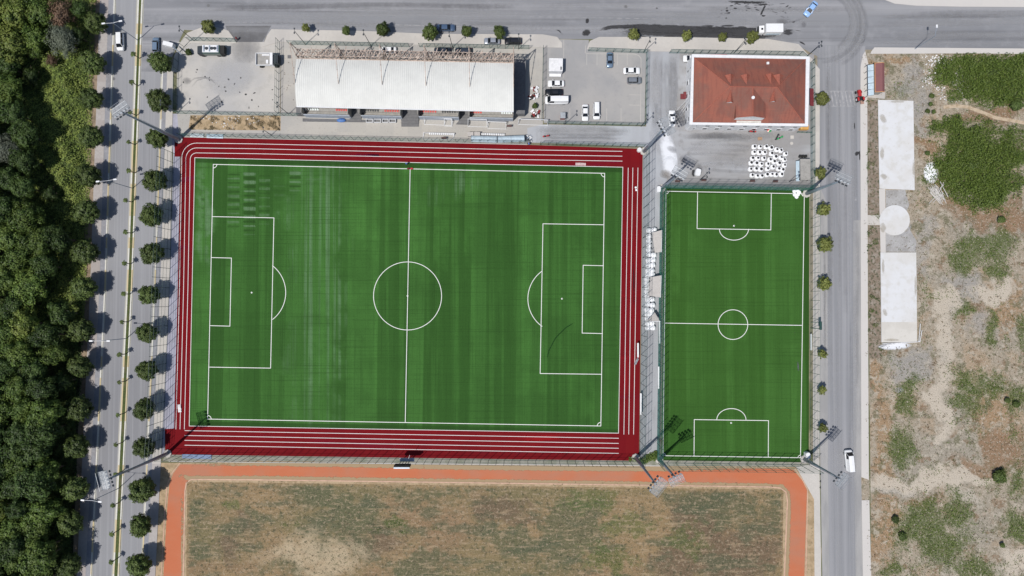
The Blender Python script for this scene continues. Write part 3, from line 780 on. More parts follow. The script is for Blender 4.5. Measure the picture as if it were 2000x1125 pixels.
line(b, [(1144, 89), (1143, 103), (1150, 105), (1238, 105.5), (1247, 108), (1252, 114), (1252, 150), (1251, 238)], .12, .0345)
for y in (185, 205): line(b, [(1229, y), (1251, y + .5)], .1, .034)
for x in (1063 + 50, 1185, 1213): line(b, [(x, 212), (x, 236)], .1, .034)
line(b, [(1101, 78), (1101, 152)], .1, .0338); line(b, [(1063, 155), (1063, 190), (1063, 236)], .1, .0342)
o = b.build('parking_lines', M['sidewalk']); o['kind'] = 'structure'

# stains, dust and tyre marks
def stain(px, py, rx, ry, rot, mat, z, name='stain', n=14):
    c = W(px, py); rx *= .137; ry *= .137
    vs = [(c.x, c.y, z)]; val = [1.0]; fs = []
    rr = (.35, .7, 1.0)
    for k, q in enumerate(rr):
        for i in range(24):
            a = 2 * math.pi * i / 24
            x = rx * q * math.cos(a); y = ry * q * math.sin(a)
            vs.append((c.x + x * math.cos(R(rot)) - y * math.sin(R(rot)), c.y + x * math.sin(R(rot)) + y * math.cos(R(rot)), z)); val.append([.85, .5, -.4][k])
    for i in range(24):
        j = (i + 1) % 24
        fs.append((0, 1 + i, 1 + j))
        for k in range(2): fs.append((1 + k * 24 + i, 25 + k * 24 + i, 25 + k * 24 + j, 1 + k * 24 + j))
    me = bpy.data.meshes.new(name); me.from_pydata(vs, [], fs)
    at = me.attributes.new('m', 'FLOAT', 'POINT'); at.data.foreach_set('value', val)
    me.materials.append(mat); o = bpy.data.objects.new(name, me); link(o); o['kind'] = 'structure'
    return o
def ribbon(pts, wd, mat, z, name='tyre_marks'):
    P = [W(x, y, z) for x, y in pts]; vs = []; val = []; fs = []
    for i, p in enumerate(P):
        d = (P[min(i + 1, len(P) - 1)] - P[max(i - 1, 0)]).normalized(); nn = Vector((-d.y, d.x, 0))
        for k, q in enumerate((-1, -.4, .4, 1)):
            vs.append(p + nn * q * wd * .5); val.append(0 if k in (0, 3) else (.75 if 0 < i < len(P) - 1 else .2))
    for i in range(len(P) - 1):
        for k in range(3): fs.append((4 * i + k, 4 * i + k + 1, 4 * i + k + 5, 4 * i + k + 4))
    me = bpy.data.meshes.new(name); me.from_pydata(vs, [], fs)
    at = me.attributes.new('m', 'FLOAT', 'POINT'); at.data.foreach_set('value', val)
    me.materials.append(mat); o = bpy.data.objects.new(name, me); link(o); o['kind'] = 'structure'
    return o
S_WET = stainmat('wet_asphalt', (.055, .055, .058), .95, 1.2, 1.0, .5, st=(.5, 2, 1))
S_OIL = stainmat('oil_mark', (.04, .04, .042), .9, 1.5, 1.6, .6, st=(.5, 1.5, 1))
S_DUST = stainmat('pale_dust', (.47, .475, .49), .6, .4, .9, lo=.0, hi=1.4)
S_WHITE = stainmat('white_dust', (.70, .72, .76), .95, .4, .9, lo=.05, hi=.85)
S_SCUFF = stainmat('tyre_scuff', (.155, .155, .165), .42, .5, .9, lo=.05, hi=1.3)
S_LSC = stainmat('pale_scuff', (.38, .385, .40), .5, .5, .9, lo=.05, hi=1.3)
S_BRN = stainmat('dirt', (.22, .19, .16), .6, .5, 1.2, lo=.1, hi=1.2)
ribbon([(1155, 60), (1195, 53), (1240, 51), (1300, 53), (1400, 56), (1480, 58), (1530, 62)], 1.6, S_WET, .0195, 'wet_patch')
ribbon([(1195, 56), (1250, 59), (1300, 61), (1400, 64), (1480, 66), (1530, 67)], 4.6, S_WET, .020, 'wet_patch')
ribbon([(1205, 51), (1260, 55), (1330, 58), (1500, 62)], 3.6, S_WET, .0205, 'wet_patch')
ribbon([(1522, 62), (1540, 63), (1555, 64)], 2.6, S_WET, .021, 'wet_patch')
for i in range(26): stain(rnd.uniform(1170, 1540), rnd.choice((50.5, 51.5, 69, 70)) + rnd.uniform(-2, 2), rnd.uniform(6, 22), rnd.uniform(1, 2.6), rnd.uniform(-6, 6), S_WET, .0213 + i * 2e-6, 'wet_patch')
stain(1145, 64, 12, 9, 20, S_OIL, .018); stain(1147, 41, 7, 5, 80, S_OIL, .018); stain(1420, 21, 4, 3, 0, S_OIL, .018); stain(1283, 16, 3, 2, 0, S_OIL, .018)
ribbon([(1405, 2), (1440, 4), (1480, 5), (1515, 5)], 1.0, S_OIL, .0185, 'oil_marks'); ribbon([(1490, 3), (1494, 12), (1488, 24), (1484, 34)], .8, S_OIL, .019, 'oil_marks')
ribbon([(1462, 9), (1490, 9), (1522, 11)], .8, S_OIL, .0192, 'oil_marks'); ribbon([(1530, 16), (1538, 12), (1542, 8)], .4, S_OIL, .019, 'oil_marks')
ribbon([(1082, 56), (1092, 60), (1099, 68)], .5, S_OIL, .018, 'oil_marks'); ribbon([(1157, 39.5), (1168, 40)], .5, S_OIL, .018, 'oil_marks')
stain(1527, 42, 16, 8, 0, S_SCUFF, .0186); stain(1570, 48, 7, 8, 0, S_SCUFF, .0184); ribbon([(1520, 46), (1550, 42), (1575, 34)], .8, S_SCUFF, .0187)
ribbon([(1555, 78), (1567, 84), (1577, 90)], .7, S_OIL, .018, 'oil_marks')
S_F1 = stainmat('faint_dark_scuff', (.15, .15, .16), .22, .5, .9, lo=.05, hi=1.3)
S_F2 = stainmat('faint_pale_scuff', (.40, .405, .42), .38, .5, .9, lo=.05, hi=1.3)
for i in range(16):
    rr_ = 56 + i * 2.0 + rnd.uniform(-1, 1); a0_ = rnd.uniform(-80, -30)
    ribbon(arc(1606 + rnd.uniform(-2, 2), 46 + rnd.uniform(-2, 2), rr_, a0_, a0_ + rnd.uniform(90, 170), 30), rnd.uniform(.5, 1.6), S_F2 if i % 5 else S_F1, .019 + i * 2e-5)
for i in range(46):
    y_ = rnd.uniform(4, 66); x0_ = rnd.uniform(330, 1400); L_ = rnd.uniform(80, 420); m_ = rnd.choice((S_F1, S_F2, S_F2))
    ribbon([(x0_ + L_ * k / 6, y_ + (x0_ - 600 + L_ * k / 6) * .008 + rnd.uniform(-.6, .6)) for k in range(7)], rnd.uniform(.5, 2.4), m_, .0172 + i * 3e-6)
for i in range(22):
    y_ = rnd.uniform(20, 88); x0_ = rnd.uniform(1690, 1850); L_ = rnd.uniform(150, 350)
    ribbon([(x0_ + L_ * k / 6, y_ + rnd.uniform(-.6, .6)) for k in range(7)], rnd.uniform(.6, 2.6), rnd.choice((S_F1, S_F2)), .0174 + i * 3e-6)
for i in range(24):
    x_ = rnd.uniform(1606, 1678); y0_ = rnd.uniform(110, 700); L_ = rnd.uniform(150, 500)
    ribbon([(x_ + rnd.uniform(-.5, .5), y0_ + L_ * k / 6) for k in range(7)], rnd.uniform(.5, 1.8), rnd.choice((S_F1, S_F2)), .0215 + i * 3e-6)
for i in range(16):
    x_ = rnd.uniform(1268, 1325); ribbon([(x_ + rnd.uniform(-2, 2), 110 + 22 * k) for k in range(7)], rnd.uniform(.6, 2), rnd.choice((S_F1, S_F2, S_F2)), .0305 + i * 3e-6)
for i in range(14):
    x0_ = rnd.uniform(1320, 1400); y_ = rnd.uniform(265, 340); ribbon([(x0_ + 22 * k, y_ + rnd.uniform(-2, 2)) for k in range(7)], rnd.uniform(.6, 2.4), rnd.choice((S_F1, S_F2, S_F2)), .0352 + i * 3e-6)
for i in range(12):
    x0_ = rnd.uniform(1040, 1080); y_ = rnd.uniform(248, 272); ribbon([(x0_ + 26 * k, y_ + rnd.uniform(-1, 1)) for k in range(7)], rnd.uniform(.6, 2.0), rnd.choice((S_F1, S_F2, S_F2)), .0335 + i * 3e-6)
for i in range(40):
    b_x = rnd.uniform(1400, 1560); stain(b_x, rnd.uniform(2, 36) if b_x < 1530 else rnd.uniform(8, 60), rnd.uniform(2, 9), rnd.uniform(.6, 2.2), rnd.uniform(-20, 20), rnd.choice((S_OIL, S_OIL, S_SCUFF)), .0188 + i * 2e-6, 'oil_mark')
ribbon(arc(1680, 75, 9, 0, 350, 16), .5, S_SCUFF, .0182)
for y_, x0_, x1_, m_ in ((44, 1700, 2200, S_LSC), (70, 1720, 2200, S_LSC), (30, 1050, 1500, S_LSC), (42, 1150, 1480, S_LSC), (26, 560, 1100, S_LSC), (12, 400, 1000, S_SCUFF), (34, 350, 700, S_LSC)):
    ribbon([(x0_ + (x1_ - x0_) * i / 8, y_ + 2 * math.sin(i)) for i in range(9)], 2.2, m_, .0175 + y_ * 1e-5)
for x_, m_ in ((1640, S_LSC), (1668, S_LSC)):
    ribbon([(x_ + .5 * math.sin(i), 130 + i * 160) for i in range(9)], 2.0, m_, .021 + x_ * 1e-6)
ribbon([(1370 - 1000 + 2, 172), (385, 157), (405, 151), (420, 158)], .5, S_SCUFF, .026)
ribbon([(352 + 18, 160), (380, 153), (398, 151), (412, 156), (424, 165)], .6, S_SCUFF, .0265)
stain(365, 158, 12, 9, 0, S_SCUFF, .025); stain(480, 95, 40, 40, 0, S_SCUFF, .0262); stain(450, 150, 60, 50, 10, S_DUST, .0255)
for i in range(22): stain(rnd.uniform(356, 540), rnd.uniform(130, 218), rnd.uniform(1, 3), rnd.uniform(1, 4), rnd.uniform(0, 180), S_OIL, .027 + i * 1e-5)
for i in range(16): stain(rnd.uniform(552, 575), rnd.uniform(110, 220), rnd.uniform(1, 2.5), rnd.uniform(1, 2), 0, S_BRN, .030 + i * 1e-5)
stain(1306, 300, 20, 62, 12, S_WHITE, .034); stain(1308, 325, 20, 26, 0, S_WHITE, .0345); stain(1292, 260, 26, 60, 8, S_DUST, .033)
stain(1334, 312, 9, 12, 30, S_SCUFF, .036); stain(1312, 292, 14, 8, -30, S_SCUFF, .0362); stain(1365, 330, 12, 12, 0, S_SCUFF, .0363); stain(1355, 338, 6, 10, 0, S_OIL, .0364)
stain(1300, 340, 16, 12, 0, S_BRN, .0358); stain(1390, 290, 60, 20, 0, S_DUST, .0355); stain(1395, 265, 70, 9, 0, S_SCUFF, .0357)
stain(1140, 256, 120, 12, -1, S_DUST, .034); stain(1280, 180, 14, 90, 0, S_DUST, .033)
stain(1674, 300, 7, 5, 30, S_OIL, .023); stain(1679, 304, 2, 14, 0, S_OIL, .0232); stain(1669, 246, 1.5, 9, 0, S_OIL, .0234); stain(1671, 390, 4, 4, 0, S_DUST, .0236)
stain(1818, 338, 20, 30, 0, stainmat('white_chalk', (.78, .80, .82), 1, 1.5, .8), .05); stain(1756, 762, 12, 8, 10, S_DUST, .05); stain(1748, 676, 42, 9, 3, S_WHITE, .05)
stain(1870, 152, 12, 30, -20, stainmat('rubble_dust', (.5, .47, .43), .9, 1.5, 1.6), .05); stain(1755, 440, 34, 30, 0, stainmat('cement_dust', (.45, .45, .46), .6, 1.5, 1.2), .05)
stain(1552, 650, 1, 1, 0, S_SCUFF, .05)
ribbon([(1557, 700), (1559, 715), (1559, 732)], .7, stainmat('grey_turf_scuff', (.12, .13, .14), .7, .9, .8), .05, 'turf_scuff')
S_TR = stainmat('dark_turf_trace', (.010, .05, .009), .7, .6, .8)
ribbon([(1066, 708), (1072, 685), (1085, 660), (1105, 640), (1130, 625)], .5, S_TR, .050, 'turf_trace')
S_WGR = stainmat('scattered_granules', (.02, .05, .02), .5, .6, .8)
S_RED = stainmat('fresh_red_coat', (.34, .008, .012), .6, .3, .8)
ribbon([(1224, 640), (1222, 740), (1219, 840)], .9, S_RED, .041, 'track_patch'); ribbon([(1150, 853), (1050, 856), (960, 852)], 2.6, S_RED, .0412, 'track_patch')
ribbon([(690, 301), (740, 304), (650, 300)], 1.2, stainmat('purple_coat', (.15, .006, .05), .8, .3, .8), .0414, 'track_patch')
S_BLACK = stainmat('dark_wet_coat', (.05, .01, .015), .8, .3, .8)
ribbon([(1236, 470), (1238, 540), (1237, 640)], .7, S_BLACK, .0416, 'track_patch')

S_SAND = stainmat('sandy_fringe', (.34, .25, .15), .95, .9, 1.6, lo=.3, hi=.6)
for pts_, wd_, z_ in LATE: ribbon(pts_, wd_ * 1.5, S_SAND, z_, 'sandy_fringe')
# manholes
for i, (x, y, l) in enumerate([(1222, 13, 'beside the square patch on the main road'), (407, 11, 'on the main road near the boulevard'), (1547, 268, 'in the paved yard below the red roofed house'), (1546, 280, 'small one in the yard right of the open white bags'), (565, 111, 'on the concrete left of the grandstand'), (222, 154, 'on the west carriageway of the boulevard')]):
    p = W(x, y); b = MB()
    if i in (2, 4): b.box((p.x, p.y, .05), (.9, .9, .04))
    else: b.tube((p.x, p.y, .02), (p.x, p.y, .05), .42, n=16)
    tag(b.build('manhole_cover', M['dark_floor'] if i not in (2, 3) else M['sidewalk']), 'manhole cover ' + l, 'manhole cover', 'manhole covers')

# ------------------------------------------------------------------ fences
def fence(label, pts, h, spacing, net='net_wire', post='dark_green_post', r=.055, rails=2, group=None, lean=0.0, name='fence', low=None):
    p0 = W(*pts[0]); root = thing(name, p0, label, 'fence', group)
    pm = MB().tube((0, 0, 0), (0, 0, h), r, n=5).mesh('post'); pm.materials.append(M[post])
    for k in range(len(pts) - 1):
        a, c = W(*pts[k]), W(*pts[k + 1]); d = c - a; L = d.length
        n = max(1, int(round(L / spacing))); st = L / n; ang = math.atan2(d.y, d.x)
        nm = MB().add([(.06, 0, .05), (st - .06, 0, .05), (st - .06, 0, h - .05), (.06, 0, h - .05)], [(0, 1, 2, 3)]).mesh('mesh_panel'); nm.materials.append(M[net])
        if low:
            lm = MB().add([(.06, .03, .05), (st - .06, .03, .05), (st - .06, .03, low[1]), (.06, .03, low[1])], [(0, 1, 2, 3)]).mesh('windscreen_panel'); lm.materials.append(M[low[0]])
        for i in range(n + (1 if k == len(pts) - 2 else 0)):
            q = a + d * (i / n) - p0
            inst('post', pm, root, q, ang)
            if i < n:
                inst('mesh_panel', nm, root, q, ang)
                if low: inst('windscreen_panel', lm, root, q, ang)
        for j in range(rails):
            z = h - .03 - (h - .2) * j / max(1, rails - 1) if rails > 1 else h - .03
            MB().tube(a + Vector((0, 0, z)), c + Vector((0, 0, z)), r * .6, n=4).build('rail', M[post], root)
    return root
fence('tall ball net along the boulevard side of the running track', [(341, 300), (331, 562), (320, 840), (316, 888)], 9.0, 2.6, rails=6, r=.06)
fence('ball net along the lower edge of the running track', [(325, 891), (500, 892), (1000, 899), (1246, 902)], 6.2, 2.05, rails=3, net='net_wire', r=.06)
fence('green mesh fence between the grandstand and the running track', [(356, 266), (600, 272), (1030, 281)], 3.6, 2.1, net='net_green', rails=2)
fence('green mesh fence between the access road and the top right track', [(1055, 283), (1256, 288)], 3.6, 2.1, net='net_green', rails=2)
fence('tall net between the red track and the alley of white bags', [(1257, 292), (1254, 562), (1248.5, 898)], 8.8, 2.6, net='net_pale', rails=5, r=.06)
fence('tall green net on the alley side of the small pitch', [(1289, 370), (1287, 562), (1283, 898)], 8.0, 2.2, net='net_green', rails=6, r=.06, post='green_post', low=('net_dense', 2.5))
fence('tall net on the house side of the small pitch', [(1296, 368), (1440, 370), (1584, 373)], 8.0, 2.45, net='net_wire', rails=5, r=.06, post='green_post', low=('net_dense', 5.0))
fence('tall net on the street side of the small pitch', [(1583, 375), (1583, 640), (1582, 903)], 5.8, 2.45, rails=3, r=.05, post='green_post')
fence('tall net along the lower edge of the small pitch', [(1285, 904), (1440, 906), (1580, 908)], 9.0, 2.45, rails=5, r=.06, post='green_post')
fence('green fence in front of the truck yard by the main road', [(373, 80), (462, 82)], 2.8, 1.9, net='net_green')
fence('fence on the boulevard side of the truck yard', [(349, 104), (347, 222)], 2.8, 2.4)
fence('short slanting fence at the corner of the truck yard', [(349, 104), (371, 80)], 2.8, 2.1)
fence('double fence between the truck yard and the grandstand', [(546, 82), (543.5, 222)], 3.2, 2.1, rails=3)
fence('green fence below the truck yard above the dry grass bed', [(346, 222), (590, 227)], 2.8, 2.4, net='net_green')
fence('green fence behind the grandstand, left of its gap', [(566, 87), (800, 92)], 2.9, 2.1, net='net_green', rails=2)
fence('green fence behind the grandstand, right of its gap', [(820, 92), (1033, 96)], 2.9, 2.1, net='net_green', rails=2)
fence('fence between the grandstand and the car park', [(1061, 96), (1058, 236)], 3.0, 2.1, net='net_green', rails=2)
fence('green fence on the road side of the car park', [(1149, 100), (1262, 104)], 2.8, 2.1, net='net_green', rails=2)
fence('green fence between the car park and the access road', [(1262, 104), (1259, 243)], 3.0, 2.1, net='net_green', rails=2)
fence('green fence below the car park', [(1069, 242), (1258, 246)], 2.8, 2.1, net='net_green', rails=2)
fence('green fence on the road side of the red roofed house', [(1307, 104), (1560, 108), (1572, 118)], 3.0, 2.1, net='net_green', rails=2)
fence('fence on the street side of the red roofed house', [(1583, 122), (1583, 366)], 3.0, 2.3, net='net_green', rails=2)

# ------------------------------------------------------------------ floodlight masts
def mast(px, py, h, rows, ang, label, shade=None, facing=None, blob=True, big=True):
    top = W(px, py, h); root = thing('floodlight_mast', (top.x, top.y, 0), label, 'floodlight', 'floodlight masts around the pitches')
    MB().prism([(top.x + 1.1 * math.cos(R(a)), top.y + 1.1 * math.sin(R(a))) for a in range(0, 360, 45)], 0, .35).build('foot', M['sidewalk'], root)
    MB().rings([[(top.x + r * math.cos(2 * math.pi * i / 12), top.y + r * math.sin(2 * math.pi * i / 12), z) for i in range(12)] for z, r in ((.3, .50), (h * .4, .38), (h * .41, .33), (h * .75, .25), (h, .17))]).build('pole', M['galv'], root, smooth=True)
    d = Vector((math.cos(ang), math.sin(ang), 0)); n_ = Vector((-d.y, d.x, 0))
    wd = 2.1 if big else 1.8; dp = 1.8 if big else 1.5
    b = MB(); T = Vector((top.x, top.y, h))
    for q in (-dp * .1, dp * .45, dp):
        b.tube(T - n_ * wd + d * q, T + n_ * wd + d * q, .07, n=5)
    for q in (-1, -.5, 0, .5, 1):
        b.tube(T + n_ * wd * q - d * .1 * dp, T + n_ * wd * q + d * dp, .05, n=5)
    for s in (-1, 1):
        b.tube(T + n_ * wd * s + d * dp + Vector((0, 0, 0)), T + n_ * wd * s + d * dp + Vector((0, 0, 1.1)), .04, n=4)
        b.tube(T + n_ * wd * s, T + n_ * wd * s + Vector((0, 0, 1.1)), .04, n=4)
    b.tube(T - n_ * wd + d * dp + Vector((0, 0, 1.1)), T + n_ * wd + d * dp + Vector((0, 0, 1.1)), .04, n=4)
    b.tube(T - n_ * wd + Vector((0, 0, 1.1)), T + n_ * wd + Vector((0, 0, 1.1)), .04, n=4)
    b.build('platform_frame', M['lamp_frame'], root)
    b = MB()
    rot = Matrix((d, n_, Vector((0, 0, 1)))).transposed()
    for j in range(int(dp / .2)): b.box(T + d * (j * .2 + .02) + Vector((0, 0, -.06)), (.08, wd * 2 - .1, .02), rot=rot)
    b.build('grating', M['lamp_frame'], root)
    for q in range(rows):
        for k in range(2):
            s = (q + .5) / rows * 2 - 1
            c = T + n_ * wd * s - d * (.35 + .5 * k) + Vector((0, 0, .55 - .5 * k))
            rr = rot @ Matrix.Rotation(R(-35), 3, 'Y')
            bb = MB().box(c, (.28, .5, .42), rot=rr); bb.box(c + rr @ Vector((.17, 0, 0)), (.1, .36, .3), rot=rr)
            lo = bb.build('lamp', M['dark_metal'] if k else M['lamp_frame'], root)
            MB().box(c + rr @ Vector((-.15, 0, 0)), (.03, .44, .36), rot=rr).build('lens', M['white'], lo)
    # ladder
    b = MB()
    for s in (-.2, .2): b.tube(T + d * .45 + n_ * s - Vector((0, 0, h - 1)), T + d * .45 + n_ * s, .03, n=4)
    for j in range(int(h / .6)): b.tube(T + d * .45 + n_ * -.2 - Vector((0, 0, j * .6 + .3)), T + d * .45 + n_ * .2 - Vector((0, 0, j * .6 + .3)), .02, n=4)
    b.build('ladder', M['galv'], root)
    return root
mast(238, 219, 27, 5, R(125), 'tall floodlight mast at the upper left corner of the running track')
mast(211, 936, 27, 5, R(195), 'tall floodlight mast at the lower left corner of the running track')
mast(1281, 946, 27, 5, R(-38), 'tall floodlight mast at the lower right corner of the running track')
mast(1297, 249, 25.5, 5, R(28), 'floodlight mast over the access road left of the red roofed house')
mast(1319, 932, 19, 4, R(-65), 'shorter floodlight mast at the lower left corner of the small pitch', big=False)
mast(1641, 935, 20.5, 4, R(-40), 'shorter floodlight mast at the lower right corner of the small pitch', big=False)
mast(1645, 352, 20.5, 4, R(65), 'shorter floodlight mast at the upper right corner of the small pitch', big=False)
mast(1325, 342, 19.5, 4, R(60), 'shorter floodlight mast at the upper left corner of the small pitch', big=False)

# ------------------------------------------------------------------ street lamps
def double_lamp(bx, by, h, arm, label, rz=0.0, mat='lamp_frame'):
    p = W(bx, by); root = thing('street_lamp', p, label, 'street lamp', 'double street lamps on the boulevard median')
    MB().tube(p, p + Vector((0, 0, h)), .11, .07, n=8).build('pole', M['galv'], root)
    for s in (-1, 1):
        e = p + Vector((math.cos(rz) * arm * s, math.sin(rz) * arm * s, h + .35))
        MB().tube(p + Vector((0, 0, h - .05)), e, .05, n=6).build('arm', M['white'], root)
        MB().box(e + Vector((.2 * s, 0, 0)), (.85, .36, .16), rz).build('lamp_head', M['white'], root)
for i, (x, y, rz) in enumerate([(270, 79, .15), (260, 368, .13), (248, 661, 0), (233, 953, -.1)]):
    double_lamp(x, y, 11.8, 2.0, 'white double armed street lamp on the median, %s from the top' % ORD[i], rz)
def lamp_post(bx, by, h, label, rz=0.0, mat='dark_metal'):
    p = W(bx, by); root = thing('lamp_post', p, label, 'lamp post', 'slim lamp posts of the yards')
    MB().tube(p, p + Vector((0, 0, h)), .1, .06, n=7).build('pole', M[mat], root)
    for s in (-1, 1):
        c = p + Vector((-math.sin(rz) * .55 * s, math.cos(rz) * .55 * s, h))
        MB().tube(p + Vector((0, 0, h - .05)), c, .035, n=4).build('arm', M[mat], root)
        MB().box(c, (.32, .42, .16), rz).build('lamp_head', M[mat], root)
for x, y, h, l in [(597, 87, 9.5, 'behind the left end of the grandstand'), (725, 90, 9.5, 'behind the grandstand left of the white car'), (884, 93, 9.5, 'behind the grandstand above the dark cars'), (1013, 96, 9, 'behind the right end of the grandstand'),
                   (380, 80, 8.5, 'at the corner of the truck yard'), (347, 219, 9, 'at the lower left corner of the truck yard'), (564, 223, 9, 'at the lower left corner of the grandstand'), (1103, 243, 9, 'below the car park next to the small booth'),
                   (1252, 247, 9, 'at the lower right corner of the car park'), (1257, 102, 9, 'at the upper right corner of the car park'), (1433, 104, 9, 'behind the red roofed house'), (1576, 110, 9, 'at the street corner of the red roofed house'),
                   (530, 264, 6, 'small one at the end of the dry grass bed'), (1367, 351, 7, 'left of the open white bags on the small pitch fence'), (1541, 355, 7, 'right of the open white bags on the small pitch fence')]:
    lamp_post(x, y, h, 'slim double headed lamp post ' + l)
p = W(1786, 96); root = thing('street_lamp', p, 'tall single armed street lamp at the edge of the right end road', 'street lamp')
MB().tube(p, p + Vector((0, 0, 9.2)), .11, .07, n=8).build('pole', M['galv'], root)
MB().tube(p + Vector((0, 0, 9.15)), p + Vector((0, 1.9, 9.9)), .05, n=6).build('arm', M['galv'], root)
MB().box(p + Vector((0, 2.2, 9.95)), (.4, .8, .16)).build('lamp_head', M['white'], root)

# ------------------------------------------------------------------ trees
def crown_mesh(name, mat, seed, Rr, nclump, per, leaf, flat=.85, spike=.35, inner=.5, clump_r=.30):
    g = np.random.default_rng(seed)
    i = np.arange(nclump) + .5
    ph = np.arccos(1 - 1.75 * i / nclump); th = math.pi * (1 + 5 ** .5) * i
    D = np.stack([np.cos(th) * np.sin(ph), np.sin(th) * np.sin(ph), np.cos(ph)], 1) + g.normal(scale=.12, size=(nclump, 3))
    D /= np.linalg.norm(D, axis=1, keepdims=True)
    rad = 1 - clump_r * .75 + g.uniform(-spike, spike * .3, nclump) * .45
    C = D * rad[:, None]
    k = g.integers(0, nclump, nclump * per)
    off = g.normal(size=(len(k), 3)); off /= np.linalg.norm(off, axis=1, keepdims=True)
    off *= (g.random(len(k)) ** .45)[:, None] * clump_r
    pos = C[k] + off
    nrm = off / clump_r * .9 + D[k] * .7 + g.normal(size=off.shape) * .35 + np.array([0, 0, .35])
    # an inner shell of leaves keeps the crown closed
    m = int(nclump * per * inner); e = g.normal(size=(m, 3)); e /= np.linalg.norm(e, axis=1, keepdims=True)
    e2 = e * g.uniform(.5, .78, m)[:, None]
    pos = np.concatenate([pos, e2]); nrm = np.concatenate([nrm, e + g.normal(size=e.shape) * .5])
    pos *= Rr; pos[:, 2] *= flat
    return qmesh(name, leafquads(pos, nrm, leaf, g=g), mat)
def trunk_mesh(name, h, r, spread, seed, limbs=5):
    g = random.Random(seed); b = MB()
    b.tube((0, 0, 0), (0, 0, h * .75), r, r * .7, n=8)
    for i in range(limbs):
        a = 2 * math.pi * i / limbs + g.uniform(-.3, .3)
        z0 = h * g.uniform(.5, .75)
        e = (spread * math.cos(a) * .6, spread * math.sin(a) * .6, h + g.uniform(.2, .8) * spread * .6)
        b.tube((0, 0, z0), e, r * .5, r * .12, n=5)
    me = b.mesh(name); me.materials.append(M['bark']); return me
def tree(name, px, py, rpx, cz, crown, rc, trunk, ht, label, cat, group, matov=None, zs=1.0):
    c = W(px, py, cz); s = rpx * (H - cz) / F / rc
    root = thing(name, (c.x, c.y, 0), label, cat, group, rz=rnd.uniform(0, 6.28))
    ir_ = .16 if name == 'forest_tree' else .09
    inst('crown', crown, root, (0, 0, cz), 0, (s * rnd.uniform(1 - ir_, 1 + ir_), s * rnd.uniform(1 - ir_, 1 + ir_), s * zs), matov)
    inst('trunk', trunk, root, (0, 0, 0), 0, (1, 1, (cz - .2) / ht))
    return root
SC1 = [crown_mesh('crown', M['leaf_street'], s, 3.1, 88, 60, .44, .95, .6, .5, .20) for s in (1, 2, 3, 4)]
ST1 = trunk_mesh('trunk', 3.0, .16, 2.6, 3)
SY1 = [crown_mesh('crown', M['leaf_young'], s, 1.7, 44, 26, .42, 1.0, .9, .4, .22) for s in (5, 6, 7)]
SY0 = [crown_mesh('crown', M['leaf_street'], s, 2.1, 56, 34, .42, 1.0, .9, .4, .22) for s in (15, 16)]
ST2 = trunk_mesh('trunk', 2.0, .08, 1.3, 4, 4)
rowA = [(313, 121, 23), (309, 196, 23), (307, 270, 22), (303, 352, 23), (296, 421, 23), (296, 495, 23), (291, 576, 21), (288, 650, 19.5), (287, 723, 22), (282, 799, 22), (281, 874, 22), (278, 956, 25), (275, 1027, 22.5), (271, 1104, 24), (268, 1180, 23)]
for i, (x, y, r_) in enumerate(rowA[:14]):
    tree('street_tree', x, y, r_, 4.6, SC1[i % 4], 3.1, ST1, 3.0, 'round dark street tree on the track side of the boulevard, %s from the top' % ORD[i], 'tree', 'round street trees along the boulevard')
rowB = [(187, 45, 23), (180, 122, 25), (178, 193, 24), (177, 268, 23), (172, 343, 25), (168, 414, 24), (166, 492, 25), (163, 562, 24), (157, 645, 25), (157, 716, 23), (153, 797, 26), (150, 873, 25), (147, 955, 25), (138, 1022, 25), (134, 1105, 26)]
for i, (x, y, r_) in enumerate(rowB):
    tree('street_tree', x, y, r_, 5.0, SC1[(i + 2) % 4], 3.1, ST1, 3.0, 'round dark street tree at the forest edge of the boulevard, %s from the top' % ORD[i], 'tree', 'round street trees along the boulevard')
for i, (x, y, r_, yg) in enumerate([(407, 52, 15, 1), (597, 54, 9, 1), (676, 60, 10, 0), (747, 57, 17, 0), (840, 62, 17, 0), (911, 61, 14, 0), (975, 62, 13, 0), (1238, 67, 12, 1), (1341, 70, 11, 1), (1411, 72, 10, 1), (1470, 72, 13, 1)]):
    me = SY1[i % 3] if yg else SY0[i % 2]
    tree('street_tree', x, y, r_, 2.2 + r_ * .05, me, 1.7 if yg else 2.1, ST2, 2.0, 'small tree on the pavement below the main road, %s from the left' % ORD[i], 'tree', 'small trees on the pavement of the main road')
for i, (x, y, r_) in enumerate([(1606, 193, 15), (1603, 338, 12.5), (1608, 409, 14.5), (1611, 477, 17), (1611, 554, 14), (1606, 691, 10), (1606, 762, 9), (1607, 836, 10)]):
    tree('street_tree', x, y, r_, 2.0 + r_ * .04, SY1[i % 3], 1.7, ST2, 2.0, 'small yellowish street tree along the right hand street, %s from the top' % ORD[i], 'tree', 'small trees along the right hand street')
tree('bush', 368, 102, 7, .8, SY0[0], 2.1, ST2, 2.0, 'dark bush at the upper left corner of the truck yard', 'bush', None)
tree('bush', 1045, 207, 7, .9, SY0[1], 2.1, ST2, 2.0, 'dark green bush between the two banner heaps', 'bush', None)
tree('bush', 1362, 249, 3.5, .5, SY0[1], 2.1, ST2, 2.0, 'small dark bush at the foot of the house front', 'bush', None)

